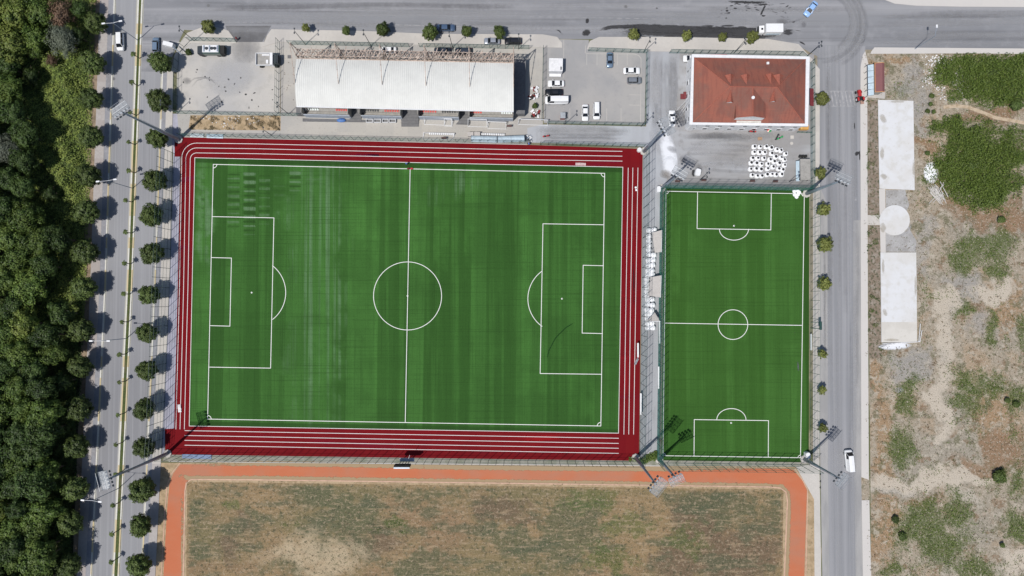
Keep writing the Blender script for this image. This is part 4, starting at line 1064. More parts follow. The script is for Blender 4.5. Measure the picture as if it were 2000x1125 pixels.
# palms on the median
def palm_mesh(seed):
    g = random.Random(seed); b = MB()
    for i in range(11):
        a = 2 * math.pi * i / 11 + g.uniform(-.2, .2); L = g.uniform(.75, 1.05)
        d = Vector((math.cos(a), math.sin(a), 0)); s = Vector((-d.y, d.x, 0))
        prev = None; vs = []; fs = []
        for k in range(5):
            t = k / 4; c = d * (L * t * (1 - .15 * t)) + Vector((0, 0, .45 * t - .75 * t * t)); wd = .16 * math.sin(math.pi * (.12 + .85 * t)) + .015
            vs += [c - s * wd - Vector((0, 0, .05)), c + Vector((0, 0, .02)), c + s * wd - Vector((0, 0, .05))]
        for k in range(4):
            for q in range(2): fs.append((3 * k + q, 3 * k + q + 1, 3 * k + q + 4, 3 * k + q + 3))
        b.add(vs, fs)
    me = b.mesh('crown'); me.materials.append(M['leaf_street']); return me
PM = [palm_mesh(s) for s in (1, 2, 3)]
PT = MB().tube((0, 0, 0), (0, 0, 3.5), .13, .09, n=8).mesh('trunk'); PT.materials.append(M['bark'])
palms = [(259, 105), (256, 160), (253, 219), (250, 277), (250, 333), (244, 391), (244, 453), (242, 514), (240, 574), (237, 629), (232, 693), (232, 747), (229, 811), (225, 869), (224, 927), (219, 988), (217, 1044), (216, 1099)]
for i, (x, y) in enumerate(palms):
    c = W(x, y, 3.6); root = thing('young_palm', (c.x, c.y, .1), 'small young palm on the boulevard median, %s from the top' % ORD[i], 'palm', 'young palms on the median', rz=rnd.uniform(0, 6))
    k_ = rnd.uniform(.85, 1.1); inst('crown', PM[i % 3], root, (0, 0, 3.45), 0, (k_, k_, k_)); inst('trunk', PT, root)

# forest
def forest_crown(mat, seed, n=60, per=95, leaf=.6, R0=5.0, fl=.8): return crown_mesh('crown', mat, seed, R0, n, per, leaf, fl, 1.3, .35, .27)
FC = {'dark': [forest_crown(M['leaf_dark'], s) for s in (21, 22)], 'mid': [forest_crown(M['leaf_mid'], s) for s in (23, 24)], 'yellow': [forest_crown(M['leaf_yellow'], 25)], 'silver': [forest_crown(M['leaf_silver'], 26, 80, 75, .4)], 'brown': [forest_crown(M['leaf_brown'], 27, 50, 60, .5)]}
FT = trunk_mesh('trunk', 6.0, .28, 4.0, 9, 6)
fl = [(28, 28, 34, 'yellow', 7), (78, 18, 28, 'mid', 7), (20, 88, 32, 'yellow', 7), (66, 72, 27, 'mid', 6), (118, 28, 27, 'brown', 6), (122, 78, 29, 'silver', 6.5), (158, 18, 20, 'dark', 5), (152, 70, 17, 'dark', 4),
      (12, 128, 24, 'dark', 7), (14, 175, 28, 'mid', 8), (28, 222, 30, 'dark', 8), (48, 262, 26, 'dark', 8), (12, 292, 27, 'silver', 8), (45, 312, 26, 'dark', 8), (18, 350, 26, 'dark', 8), (45, 365, 24, 'dark', 8),
      (8, 410, 30, 'dark', 9), (50, 425, 32, 'mid', 9), (14, 465, 28, 'mid', 9), (75, 470, 32, 'mid', 9), (112, 465, 26, 'dark', 8), (35, 505, 32, 'mid', 9), (88, 520, 30, 'dark', 8), (10, 545, 28, 'mid', 9), (55, 560, 30, 'mid', 9), (118, 612, 24, 'dark', 7), (28, 600, 28, 'dark', 9), (50, 632, 28, 'yellow', 9), (10, 650, 30, 'mid', 9), (88, 655, 28, 'dark', 9), (38, 690, 30, 'mid', 9), (105, 690, 26, 'mid', 7), (70, 725, 28, 'dark', 8), (10, 720, 28, 'dark', 9), (120, 745, 22, 'dark', 6)]
fl += [(62, 148, 17, 'dark', 4), (96, 378, 15, 'dark', 4), (100, 118, 12, 'brown', 3.5), (70, 100, 16, 'mid', 4)]
y = 765
while y < 1190:
    x = -10 + rnd.uniform(-8, 8)
    while x < lx(y, E['fl']) - 42:
        t = rnd.random(); fl.append((x, y + rnd.uniform(-10, 10), rnd.uniform(24, 35), 'dark' if t < .62 else ('mid' if t < .97 else 'yellow'), rnd.uniform(7.5, 10.5)))
        x += rnd.uniform(38, 50)
    y += 38
for yy in range(-40, 1180, 62): fl.append((-42 + rnd.uniform(-8, 8), yy, 36, 'dark' if rnd.random() < .6 else 'mid', 9))
TONE = {'dark': 'dark green', 'mid': 'mid green', 'yellow': 'yellow-green', 'silver': 'silvery grey-green', 'brown': 'dead brown'}
cnt = {}
fl.sort(key=lambda t: (int(t[0] // 45), t[1]))
cols = ['outermost left', 'far left', 'left', 'middle', 'right', 'far right']
for (x, y, r_, t, cz) in fl:
    k = min(5, max(0, int((x + 60) // 42))); cnt[(k, t)] = cnt.get((k, t), 0) + 1
    tree('forest_tree', x, y, r_ * 1.08, cz, FC[t][rnd.randrange(len(FC[t]))], 5.0, FT, 6.0, '%s forest tree, %s of its colour down the %s file' % (TONE[t], ORD[min(29, cnt[(k, t)] - 1)], cols[k]), 'tree', 'trees of the wood west of the boulevard')

# undergrowth of the wood: a rolling mass of creepers
def hump(X, Y, s=0.0):
    return 1.3 + 1.0 * np.sin(X * .33 + s) * np.cos(Y * .27 + 1.3 * s) + .7 * np.sin(X * .9 + Y * .7 + s) + .35 * np.sin(X * 2.3 - Y * 1.9)
def undergrowth():
    n = 150000
    py = nr.uniform(-60, 1190, n); px = nr.uniform(-70, 1, n) * 0 + nr.random(n)
    right = np.array([lx(v, E['fl']) for v in (-60, 562, 1190)]); rt = np.interp(py, [-60, 562, 1190], right) - 8
    px = -70 + px * (rt + 70 + 10)
    f = -1.0 / 1
    X = np.empty(n); Y = np.empty(n)
    a = W(0, 0); dx = W(1000, 562) - W(999, 562); dy = W(1000, 563) - W(1000, 562)
    o_ = W(1000, 562)
    X = o_.x + (px - 1000) * dx.x; Y = o_.y + (py - 562) * dy.y
    vine = ((px > 50) & (py < 640)) | (py < 130)
    keep = vine | (nr.random(n) < .35)
    X, Y, vine, px = X[keep], Y[keep], vine[keep], px[keep]
    edge = np.clip((np.interp(Y, [W(0, 1190).y, W(0, 562).y, W(0, -60).y], [W(rt_, y_).x for rt_, y_ in ((lx(1190, E['fl']), 1190), (lx(562, E['fl']), 562), (lx(-60, E['fl']), -60))]) - X) / 4, .12, 1)
    Z = (hump(X, Y) * .9 + .8) * edge + nr.normal(scale=.22, size=len(X))
    Z = np.maximum(Z, .1)
    P = np.stack([X, Y, Z], 1)
    N = nr.normal(size=P.shape) * .55 + np.array([0, 0, 1.0])
    for nm, sel, mt, sz in (('undergrowth', vine, 'leaf_vine', .46), ('undergrowth', ~vine, 'leaf_dark', .6)):
        o = bpy.data.objects.new(nm, qmesh(nm, leafquads(P[sel], N[sel], sz, .42), M[mt])); link(o)
        tag(o, 'tangled green creeper mass between the trees and the boulevard' if mt == 'leaf_vine' else 'dark undergrowth beneath the tall forest trees', 'undergrowth', kind='stuff')
    # the closed mass below the leaves
    me = bpy.data.meshes.new('thicket_mass')
undergrowth()
def thicket_base():
    gx = np.linspace(W(-80, 562).x, W(190, 562).x, 90); gy = np.linspace(W(0, 1200).y, W(0, -70).y, 300)
    XX, YY = np.meshgrid(gx, gy)
    ex = np.interp(YY, [W(0, 1190).y, W(0, 562).y, W(0, -60).y], [W(lx(1190, E['fl']), 1190).x, W(lx(562, E['fl']), 562).x, W(lx(-60, E['fl']), -60).x])
    ed = np.clip((ex - .6 - XX) / 4, 0, 1)
    ZZ = (hump(XX, YY) * .9 + .45) * ed - .3 * (ed <= 0)
    co = np.stack([XX.ravel(), YY.ravel(), ZZ.ravel()], 1)
    nx, ny = 89, 299
    i, j = np.meshgrid(np.arange(nx), np.arange(ny)); q = (j * (nx + 1) + i).ravel()
    me = bpy.data.meshes.new('thicket'); me.from_pydata(co.tolist(), [], np.stack([q, q + 1, q + nx + 2, q + nx + 1], 1).tolist())
    me.materials.append(gmat('thicket_leaf_litter', (.05, .072, .02), [dict(s=1.5, c=(.09, .12, .03), lo=.45, hi=.6), dict(s=.3, c=(.07, .055, .03), lo=.56, hi=.66, a=.5)]))
    o = bpy.data.objects.new('thicket', me); link(o); tag(o, 'low dark thicket filling the ground of the wood', 'thicket', kind='stuff')
thicket_base()

# weeds on the waste ground and in the field
def scatter(name, label, mat, region, n, fn, size, hgt, dens=None, aspect=.4):
    x0, y0, x1, y1 = region
    a, c = W(x0, y1), W(x1, y0)
    X = nr.uniform(a.x, c.x, n); Y = nr.uniform(a.y, c.y, n)
    v = fn(X, Y); keep = nr.random(n) < v
    for (ex0, ey0, ex1, ey1) in ((1714, 193, 1788, 372), (1719, 491, 1793, 671), (1717, 399, 1778, 461), (1717, 366, 1731, 495), (1694, 100, 1730, 194) if label.startswith(('scatt', 'low')) else (0, 0, 1, 1)):
        q0_, q1_ = W(ex0, ey1), W(ex1, ey0)
        keep &= ~((X > q0_.x) & (X < q1_.x) & (Y > q0_.y) & (Y < q1_.y))
    if 'waste' in label or 'bramble' in label:
        tp = [(1790, 172), (1846, 209), (1870, 207), (1890, 209), (1915, 218), (1945, 230), (1975, 235), (2010, 242), (2060, 262)]
        for (ta, tb) in zip(tp[:-1], tp[1:]):
            A_w, B_w = W(*ta), W(*tb); dx_, dy_ = B_w.x - A_w.x, B_w.y - A_w.y
            t_ = np.clip(((X - A_w.x) * dx_ + (Y - A_w.y) * dy_) / (dx_ ** 2 + dy_ ** 2), 0, 1)
            keep &= np.hypot(X - A_w.x - t_ * dx_, Y - A_w.y - t_ * dy_) > .7 + 1.4 * nr.random(n) ** 2
    X, Y, v = X[keep], Y[keep], v[keep]
    Z = np.abs(nr.normal(size=len(X))) * hgt * (.3 + v) + .05
    P = np.stack([X, Y, Z], 1); N = nr.normal(size=P.shape) * .6 + np.array([0, 0, 1.0])
    o = bpy.data.objects.new(name, qmesh(name, leafquads(P, N, size, aspect), M[mat])); link(o)
    tag(o, label, 'weeds', kind='stuff'); return o
def clumpy(X, Y, s, th):
    g = np.sin(X * s + 1.7 * np.sin(Y * s * .7)) * np.cos(Y * s * 1.1 + 1.3 * np.sin(X * s * .8)) + .5 * np.sin(X * s * 2.7 + Y * s * 1.9) * np.cos(Y * s * 2.3 - X * s)
    return np.clip((g - th) * 2, 0, 1)
gfn = lambda X, Y: np.clip(GF(X, Y) * .95 - .02, 0, 1) ** 1.15 * (.55 + .45 * clumpy(X, Y, .9, -.3)) 
tall = GREEN[:10]
scatter('weeds', 'low green weeds growing in patches over the waste ground', 'leaf_weed', (1696, 106, 2080, 1150), 170000, gfn, .34, .22)
scatter('brambles', 'dense bramble thicket in the upper right of the waste ground', 'leaf_weed', (1800, 104, 2100, 430), 150000, lambda X, Y: np.clip(blobs(X, Y, tall) * 1.1 - .1, 0, 1) ** 1.3, .42, .8)
scatter('weeds', 'scattered dark tufts dotted over the bare waste ground', 'leaf_mid', (1694, 106, 2080, 1150), 90000, lambda X, Y: clumpy(X, Y, 1.9, .72) * .9 * np.clip(.45 + clumpy(X, Y, .21, -.2), 0, 1), .3, .16)
scatter('dry_weeds', 'dry straw coloured weeds over the waste ground', 'leaf_dry', (1694, 106, 2080, 1150), 60000, lambda X, Y: clumpy(X, Y, 1.3, .3) * .8, .36, .14)
scatter('weeds', 'tufts of weeds on the dry training field', 'leaf_mid', (362, 942, 1530, 1150), 60000, lambda X, Y: clumpy(X, Y, 1.5, .78) * np.clip(clumpy(X, Y, .25, .1) + .1, 0, 1), .28, .1)
scatter('weeds', 'bright green weed patches on the dry training field', 'leaf_weed', (362, 942, 1530, 1150), 120000, lambda X, Y: blobs(X, Y, [(772, 1012, 22, 9), (792, 1036, 8, 6), (550, 1033, 8, 6), (586, 1034, 9, 7), (1190, 1095, 30, 14), (855, 1034, 6, 5), (1220, 1108, 14, 9), (733, 1036, 8, 6)]) * .7, .26, .1)
scatter('dry_weeds', 'straw coloured grass tufts of the dry training field', 'leaf_dry', (362, 942, 1530, 1150), 60000, lambda X, Y: clumpy(X, Y, 1.1, .35) * .6, .28, .06)
scatter('weeds', 'weeds filling the lower end of the alley between the pitches', 'leaf_mid', (1228, 880, 1290, 906), 9000, lambda X, Y: blobs(X, Y, [(1272, 892, 16, 8), (1240, 900, 18, 5), (1285, 894, 6, 9)]), .3, .3)
scatter('weeds', 'plants growing in the strip beside the white slabs', 'leaf_mid', (1695, 196, 1719, 700), 14000, lambda X, Y: clumpy(X, Y, .8, .5) * .7, .32, .3)
scatter('dry_weeds', 'dry grass of the bed beside the truck yard', 'leaf_dry', (372, 226, 547, 254), 9000, lambda X, Y: clumpy(X, Y, 1.1, .0) * .8, .3, .12)
scatter('rubble', 'white rubble scattered over the bed and the waste ground', 'white_rough', (1800, 106, 1880, 200), 900, lambda X, Y: blobs(X, Y, [(1830, 125, 20, 18), (1850, 190, 20, 10), (1820, 180, 10, 25), (1872, 165, 12, 20)]), .4, .1, aspect=.8)
scatter('rubble', 'white rubble scattered in the dry grass bed', 'white_rough', (372, 226, 547, 254), 600, lambda X, Y: blobs(X, Y, [(470, 232, 60, 8)]) * .5, .35, .1, aspect=.8)
for i, (x, y, r_) in enumerate([(1820, 187, 5), (1818, 203, 5), (1812, 217, 5), (1824, 218, 5), (1824, 238, 4), (1826, 250, 5), (1939, 140, 9), (1898, 325, 10), (1956, 429, 8), (1952, 930, 16), (1749, 1015, 8), (1985, 790, 8), (1968, 782, 6), (1985, 205, 14), (1763, 1048, 8), (1958, 1065, 6), (1812, 299, 5)]):
    tree('bush', x, y, r_, .5 + r_ * .05, SY0[i % 2], 2.1, ST2, 2.0, 'dark green bush on the waste ground, %s in reading order by height from the top' % ORD[i], 'bush', 'bushes on the waste ground', zs=.7)

M['cement'] = gmat('cement_rubble', (.36, .355, .35), [dict(s=.3, c=(.27, .26, .25), lo=.42, hi=.62, a=.8), dict(s=2, c=(.48, .48, .47), lo=.54, hi=.7, a=.7), dict(s=5, c=(.2, .19, .17), lo=.54, hi=.7, a=.6)])
sheet('rubble_pad', [(1730, 371), (1768, 371), (1776, 400), (1766, 424), (1778, 450), (1790, 470), (1789, 492), (1730, 492)], .03, M['cement'])
M['slab_beige'] = gmat('beige_slab', (.56, .54, .50), [dict(s=.2, c=(.50, .48, .44), lo=.45, hi=.62, a=.8), dict(s=1.5, c=(.42, .40, .35), lo=.58, hi=.75, a=.6)])
sheet('concrete_slab', [(1721.5, 629), (1790.5, 629), (1790.5, 668), (1722.5, 668)], .224, M['slab_beige'])
S_ST = stainmat('slab_soil_stain', (.40, .36, .29), .4, 1.0, 1.3, lo=.3, hi=.9)
for (x_, y_, a_, b_, r_) in ((1724, 232, 8, 14, 30), (1722, 300, 6, 18, 0), (1725, 345, 10, 8, -30), (1783, 330, 3, 26, 0), (1750, 199, 26, 3, 0), (1724, 520, 4, 20, 0), (1787, 560, 3, 30, 0), (1740, 664, 22, 4, 0), (1724, 445, 8, 14, 0), (1770, 450, 8, 4, 40), (1728, 610, 6, 10, 20)):
    stain(x_, y_, a_, b_, r_, S_ST, .229 + x_ * 1e-7 + y_ * 1e-7)
# timber pile
p = W(1832, 380); root = thing('timber_pile', p, 'heap of bleached white timber battens on the waste ground', 'timber')
for i in range(34):
    a = rnd.uniform(-.28, .28) + (R(-58) if i % 5 else R(55)); L = rnd.uniform(1.8, 5.0); c = p + Vector((rnd.uniform(-1.6, 1.8), rnd.uniform(-1.8, 1.8), .1 + i * .025))
    MB().box(c, (L, .12, .08), rot=(Matrix.Rotation(a, 3, 'Z') @ Matrix.Rotation(rnd.uniform(-.04, .04), 3, 'Y'))).build('batten', M['bleached'], root)
p = W(1755, 672); root = thing('timber_pile', p, 'long pale battens lying along the bottom edge of the lower white slab', 'timber')
for i, (a_, b_) in enumerate([((1722, 671), (1790, 668)), ((1716, 676), (1760, 669)), ((1730, 673), (1795, 667)), ((1796, 632), (1793, 668)), ((1799, 645), (1795, 668)), ((1718, 679), (1742, 671))]):
    A, B_ = W(*a_), W(*b_); MB().tube(A + Vector((0, 0, .3 + i * .02)), B_ + Vector((0, 0, .28 + i * .02)), .09, n=4).build('batten', M['white_rough'], root)

# ------------------------------------------------------------------ grandstand
ZF, ZM, ZB = 11.0, 12.0, 10.8
p0 = W(790, 200)
st = thing('grandstand', (p0.x, p0.y, 0), 'long grandstand with a white vaulted roof and an exposed truss behind', 'grandstand')
A0, A1 = W(579, 208, ZF), W(1003, 218, ZF)      # front eave
B0, B1 = W(579, 114, ZB), W(1003, 123, ZB)      # rear eave
NS = 14
def roofp(u, t, dz=0.0):
    """u along the stand, t from the front (0) to the rear (1)"""
    a = A0.lerp(A1, u); b_ = B0.lerp(B1, u); q = a.lerp(b_, t)
    z = a.z * (1 - t) + b_.z * t + (ZM - 10.9) * 4 * t * (1 - t)
    return Vector((q.x, q.y, z + dz))
b = MB()
for dz in (0, -.12):
    vs = [roofp(u, k / NS, dz) for u in (0, 1) for k in range(NS + 1)]
    b.add(vs, [(k, NS + 1 + k, NS + 2 + k, k + 1) for k in range(NS)])
b.build('roof', M['roof_white'], st, smooth=True)
b = MB(); NR = 104
for i in range(NR + 1):
    u0, u1 = i / NR - .0009, i / NR + .0009
    for k in range(NS):
        a, c = roofp(u0, k / NS, .01), roofp(u1, k / NS, .01); d, e = roofp(u1, (k + 1) / NS, .01), roofp(u0, (k + 1) / NS, .01)
        mU = (u0 + u1) / 2; m0, m1 = roofp(mU, k / NS, .045), roofp(mU, (k + 1) / NS, .045)
        b.add([a, m0, c, d, m1, e], [(0, 1, 4, 5), (1, 2, 3, 4)])
rb = b.build('roof_ribs', M['roof_rib'], st); rb['kind'] = 'stuff'
for t, nm in ((0, 'front_gutter'), (1, 'rear_gutter')):
    b = MB(); b.tube(roofp(0, t, -.05), roofp(1, t, -.05), .16, n=6); b.build(nm, M['white'] if t == 0 else M['truss'], st)
# rear truss band: 10 bays
NBAY = 5
def tr(u, dep, z):       # dep metres behind the rear eave
    b_ = B0.lerp(B1, u); d = (B1 - B0).normalized(); nrm = Vector((-d.y, d.x, 0))
    return b_ + nrm * dep + Vector((0, 0, z))
trs = MB()
for bay in range(NBAY):
    b = MB(); u0, u1 = bay / NBAY, (bay + 1) / NBAY
    for k in range(9):
        ua, ub = u0 + (u1 - u0) * k / 9, u0 + (u1 - u0) * (k + 1) / 9; um = (ua + ub) / 2
        for dep, z0, z1 in ((.7, -1.6, .2), (2.0, -1.2, 1.2)):
            b.tube(tr(ua, dep, z0), tr(ub, dep, z0), .09, n=4, cap=False); b.tube(tr(ua, dep, z1), tr(ub, dep, z1), .09, n=4, cap=False)
            b.tube(tr(ua, dep, z0), tr(um, dep, z1), .065, n=4, cap=False); b.tube(tr(um, dep, z1), tr(ub, dep, z0), .065, n=4, cap=False)
        b.tube(tr(ua, .7, .2), tr(um, 2.0, 1.2), .06, n=4, cap=False); b.tube(tr(um, 2.0, 1.2), tr(ub, .7, .2), .06, n=4, cap=False)
        b.tube(tr(ua, .7, -1.6), tr(um, 2.0, -1.2), .06, n=4, cap=False); b.tube(tr(um, .7, -1.6), tr(ub, 2.0, -1.2), .06, n=4, cap=False)
    b.build('rear_truss', M['truss'], st)
for i in range(NBAY + 1):
    u = i / NBAY; b = MB()
    top = tr(u, 2.0, 5.4)
    for dep in (.7, 2.3):
        b.tube(tr(u, dep, -B0.z), tr(u, dep, 1.2), .16, n=6)
    for k in range(6): b.tube(tr(u, .7 if k % 2 else 2.3, -9 + k * 1.6), tr(u, 2.3 if k % 2 else .7, -7.4 + k * 1.6), .06, n=4)
    b.tube(tr(u, 2.3, 1.0), top, .12, n=5); b.tube(tr(u, .7, .2), top, .12, n=5)
    b.build('rear_column', M['truss'], st)
    b = MB(); e = roofp(u, .46, .15)
    b.tube(top, e, .07, n=5)
    for k in range(7):
        q = top.lerp(e, (k + .5) / 7); b.box(q, (.22, .22, .12))
    b.build('roof_tie', M['truss'], st)
# loose rafters seen through the truss: diagonal braces
for i in range(60):
    u = (i + .5) / 60; du = rnd.uniform(.008, .022); b = MB()
    b.tube(tr(u - du, rnd.uniform(.3, .8), rnd.uniform(-1, .4)), tr(u + du, rnd.uniform(2, 3.0), rnd.uniform(-1, 1.4)), .11, n=4); b.build('brace', M['truss'], st)
# gable wall and terraces
b = MB()
gw = W(1003, 170, 0)
def gp(px, py, z): q = W(px, py); return Vector((q.x, q.y, z))
# terraces: blocks of steps facing the pitch
BL = [(594, 682, ['w', 'r'], 0), (706, 783, ['g', 'r'], 1), (819, 895, ['r', 'g'], 2), (918, 1001, ['r', 'w'], 3)]
NAMEB = ['leftmost', 'second from the left', 'third from the left', 'rightmost']
for bx0, bx1, kinds, bi in BL:
    y0 = 222 + (bx0 - 590) * .018
    HT = 2.4
    F0, F1 = W(bx0, y0 + 1, HT), W(bx1, y0 + 1 + (bx1 - bx0) * .022, HT); d = (F1 - F0).normalized(); back = Vector((-d.y, d.x, 0)); L = (F1 - F0).length
    blk = MB(); rot = Matrix((d, back, Vector((0, 0, 1)))).transposed()
    mid = (F0 + F1) / 2
    for s in range(9):
        hh = HT - .9 + .4 * s; c = mid + back * (.55 + s * .85 + (0 if s else 0)); c.z = hh / 2
        blk.box(c, (L, .85 if s else 1.1, hh), rot=rot)
    te = blk.build('terrace', M['grey_wall'], st)
    c = mid.copy(); c.z = HT / 2 + .1; MB().box(c - back * .14, (L + .25, .22, HT + .5), rot=rot).build('parapet', M['blue_grey_wall'], st)
    for e in (-1, 1):
        c = mid + d * e * (L / 2 + .12) + back * 3.6; c.z = HT * .6 + 1.0; MB().box(c, (.18, 7.4, HT + 2.2), rot=rot).build('side_wall', M['grey_wall'], st)
    seat = MB().box((0, 0, .06), (.42, .4, .08)).box((0, .2, .3), (.42, .06, .45)).mesh('seat'); seat.materials.append(M['seat_red'])
    for s in (1, 2, 3):
        nn = int(L / .62)
        for k in range(nn):
            f = (k + .5) / nn
            if .44 < f < .56: continue
            kk = kinds[0] if f < .5 else kinds[1]
            if (bi in (1,) and f < .08) or (bi == 0 and .30 < f < .7) or (bi == 3 and .3 < f < .7): continue
            hh = HT - .9 + .4 * s
            q = F0 + d * (L * f) + back * (.55 + s * .85); 
            inst('seat', seat, te, (q.x - st.location.x, q.y - st.location.y, hh), math.atan2(d.y, d.x), None, {'r': M['seat_red'], 'w': M['seat_white'], 'g': M['seat_grey']}[kk])
for x0, x1, yb in ((683, 706, 238), (784, 818, 248), (896, 917, 242)):
    a, c = W(x0, yb), W(x1, yb); b = MB(); dd = (c - a).normalized(); bk = Vector((-dd.y, dd.x, 0)); rot = Matrix((dd, bk, Vector((0, 0, 1)))).transposed(); L = (c - a).length
    for s in range(12):
        q = (a + c) / 2 + bk * (.45 + s * .75); hh = .15 + s * .2; q.z = hh / 2; b.box(q, (L, .76, hh), rot=rot)
    b.build('stairway', M['dark_floor'], st)
sheet('pavement', [(591, 231), (718, 234), (718, 239), (591, 237.5)], .05, M['dark_asphalt'], .04)
sheet('pavement', [(896, 236), (920, 237), (918, 244), (890, 243)], .05, M['dark_asphalt'], .04)
# rear and side walls under the roof
q0, q1 = gp(600, 163, 0), gp(1001, 172, 0)
d = (q1 - q0).normalized(); rot = Matrix((d, Vector((-d.y, d.x, 0)), Vector((0, 0, 1)))).transposed(); c = (q0 + q1) / 2; c.z = 3.6
MB().box(c + Vector((0, 0, 0)), ((q1 - q0).length, 7.5, 7.2), rot=rot).build('back_building', M['grey_wall'], st)
for e in (0, 1):
    b = MB()
    for t in (.12, .5, .88):
        q = roofp(e, t, -.2) + Vector((.3 if e == 0 else -.3, 0, 0)); b.tube((q.x, q.y, 0), q, .14, n=6)
    b.build('end_frame', M['truss'], st)
b = MB(); q = gp(1018, 175, 0)
MB().box((q.x - .6, q.y, 1.4), (3.4, 14.5, 2.8), R(-1.2)).build('side_ramp', M['dark_floor'], st)
q = gp(592, 215, 0); MB().box((q.x, q.y, .9), (2.6, 3.4, 1.8), R(-1.2)).build('side_steps', M['dark_floor'], st)

# ------------------------------------------------------------------ red roofed house
EZ, RZ = 7.3, 12.2
hc = W(1462, 178); hs = thing('house', (hc.x, hc.y, 0), 'white two storey house with a red hipped roof, dormers and central gable', 'house')
g = [W(1351, 106.5, EZ), W(1580.5, 111, EZ), W(1577.5, 247, EZ), W(1346, 244, EZ)]       # outer gutter TL TR BR BL
ge = [W(1355, 112.5, EZ), W(1573.5, 116, EZ), W(1571.5, 242, EZ), W(1352.5, 239.5, EZ)]   # roof edge
M['roof_red'] = gmat('red_roof_tiles', (.275, .100, .070), [
    dict(s=.12, c=(.185, .095, .076), lo=.42, hi=.62, a=.9), dict(s=.5, st=(3, .25, 1), c=(.19, .07, .055), lo=.46, hi=.64, a=.6), dict(s=5, c=(.2, .06, .05), lo=.5, hi=.7, a=.5), dict(s=2.2, st=(.15, 5, 1), c=(.38, .12, .08), lo=.55, hi=.7, a=.4)], rough=.85)
r0, r1 = W(1426, 169, RZ), W(1518, 170.5, RZ)
b = MB()
b.add([ge[0], ge[1], r1, r0], [(0, 3, 2, 1)]); b.add([ge[3], ge[2], r1, r0], [(0, 1, 2, 3)]); b.add([ge[0], r0, ge[3]], [(0, 2, 1)]); b.add([ge[1], r1, ge[2]], [(0, 1, 2)])
b.build('roof', M['roof_red'], hs)
b = MB()
for p_, q_ in ((ge[0], r0), (ge[3], r0), (ge[1], r1), (ge[2], r1), (r0, r1)): b.tube(p_ + Vector((0, 0, .05)), q_ + Vector((0, 0, .05)), .13, n=6)
M['ridge'] = pmat('ridge_tiles', (.34, .105, .07), .7, 0, .15, 3)
b.build('ridge_tiles', M['ridge'], hs)
# cornice ring
for i in range(4):
    j = (i + 1) % 4
    a, c, ai, ci = g[i], g[j], ge[i], ge[j]
    b = MB(); vs = []
    for z in (EZ - .55, EZ + .28):
        vs += [(a.x, a.y, z), (c.x, c.y, z), (ci.x, ci.y, z), (ai.x, ai.y, z)]
    b.add(vs, [(3, 2, 1, 0), (4, 5, 6, 7), (0, 1, 5, 4), (1, 2, 6, 5), (2, 3, 7, 6), (3, 0, 4, 7)])
    b.build('cornice', M['white'], hs)
wl = []
for i, (ox, oy) in enumerate(((.55, -.55), (-.55, -.55), (-.55, .55), (.55, .55))): wl.append(Vector((g[i].x + ox, g[i].y + oy, 0)))
b = MB(); b.prism([(v.x, v.y) for v in wl], .05, EZ - .5); walls = b.build('wall', M['white_rough'], hs)
winb = MB().box((0, -.04, 0), (1.25, .12, 1.5)).mesh('window'); winb.materials.append(M['white'])
pane = MB().box((0, -.085, 0), (1.0, .06, 1.25)).mesh('pane'); pane.materials.append(M['glass'])
for i in range(4):
    a, c = wl[i], wl[(i + 1) % 4]
    if i % 2 == 0 and False: continue
    d = (c - a); L = d.length; d.normalize()
    out = Vector((d.y, -d.x, 0)); 
    if out.dot(a - Vector((hc.x, hc.y, 0))) < 0: out = -out
    n = int(L / 3.1); ang = math.atan2(-out.x * -1, out.y * -1)
    ang = math.atan2(out.y, out.x) + math.pi / 2
    for k in range(n):
        for z in (1.9, 5.0):
            q = a + d * (L * (k + .5) / n) - hs.location; q.z = z
            wo = inst('window', winb, hs, q, ang); inst('pane', pane, wo)
# projecting bay and steps on the pitch side, annex in front
q = W(1395, 249); MB().box((q.x - .5, q.y + .5, 2.6), (9.5, 2.0, 5.2), R(-1)).build('front_bay', M['white_rough'], hs)
q = W(1530, 249); MB().box((q.x - 3.0, q.y + .5, 2.3), (6.5, 1.8, 4.6), R(-1)).build('front_bay', M['white_rough'], hs)
q = W(1346, 190); MB().box((q.x - .1, q.y, 2.8), (1.3, 18, 5.6), 0).build('side_bay', M['white_rough'], hs)
# dormers
def dormer(px, py, wdt, ln, side):
    s = 1 if side == 'n' else -1
    slope = (RZ - EZ) / 8.9
    zb = RZ - slope * 1.0; z = zb - slope * ln / 2; c = W(px, py, z)
    b = MB(); hw = wdt / 2; top = zb + .02
    apex_b = Vector((c.x, c.y - s * ln / 2, top)); apex_f = Vector((c.x, c.y + s * ln / 2, top)); zl = top - .95
    lf, rf = apex_f + Vector((-hw, 0, -.95)), apex_f + Vector((hw, 0, -.95))
    b.add([apex_f, apex_b, lf, rf], [(0, 2, 1), (0, 1, 3)])
    lb, rb_ = lf + Vector((0, 0, -.6)), rf + Vector((0, 0, -.6)); b.add([apex_b, lf, lb], [(0, 1, 2)]); b.add([apex_b, rf, rb_], [(0, 2, 1)])
    dm = b.build('dormer', M['ridge'], hs)
    b = MB(); b.add([apex_f + Vector((0, -.05 * s, -.05)), lf + Vector((.1, -.05 * s, 0)), rf + Vector((-.1, -.05 * s, 0)), lf + Vector((.1, -.05 * s, -.8)), rf + Vector((-.1, -.05 * s, -.8))], [(0, 1, 2), (1, 3, 4, 2)]); b.build('dormer_front', M['white'], dm)
    b = MB(); b.tube(apex_f + Vector((0, 0, .03)), apex_b, .12, n=5); b.tube(apex_f, lf, .1, n=5); b.tube(apex_f, rf, .1, n=5); b.build('dormer_ridge', M['ridge'], dm)
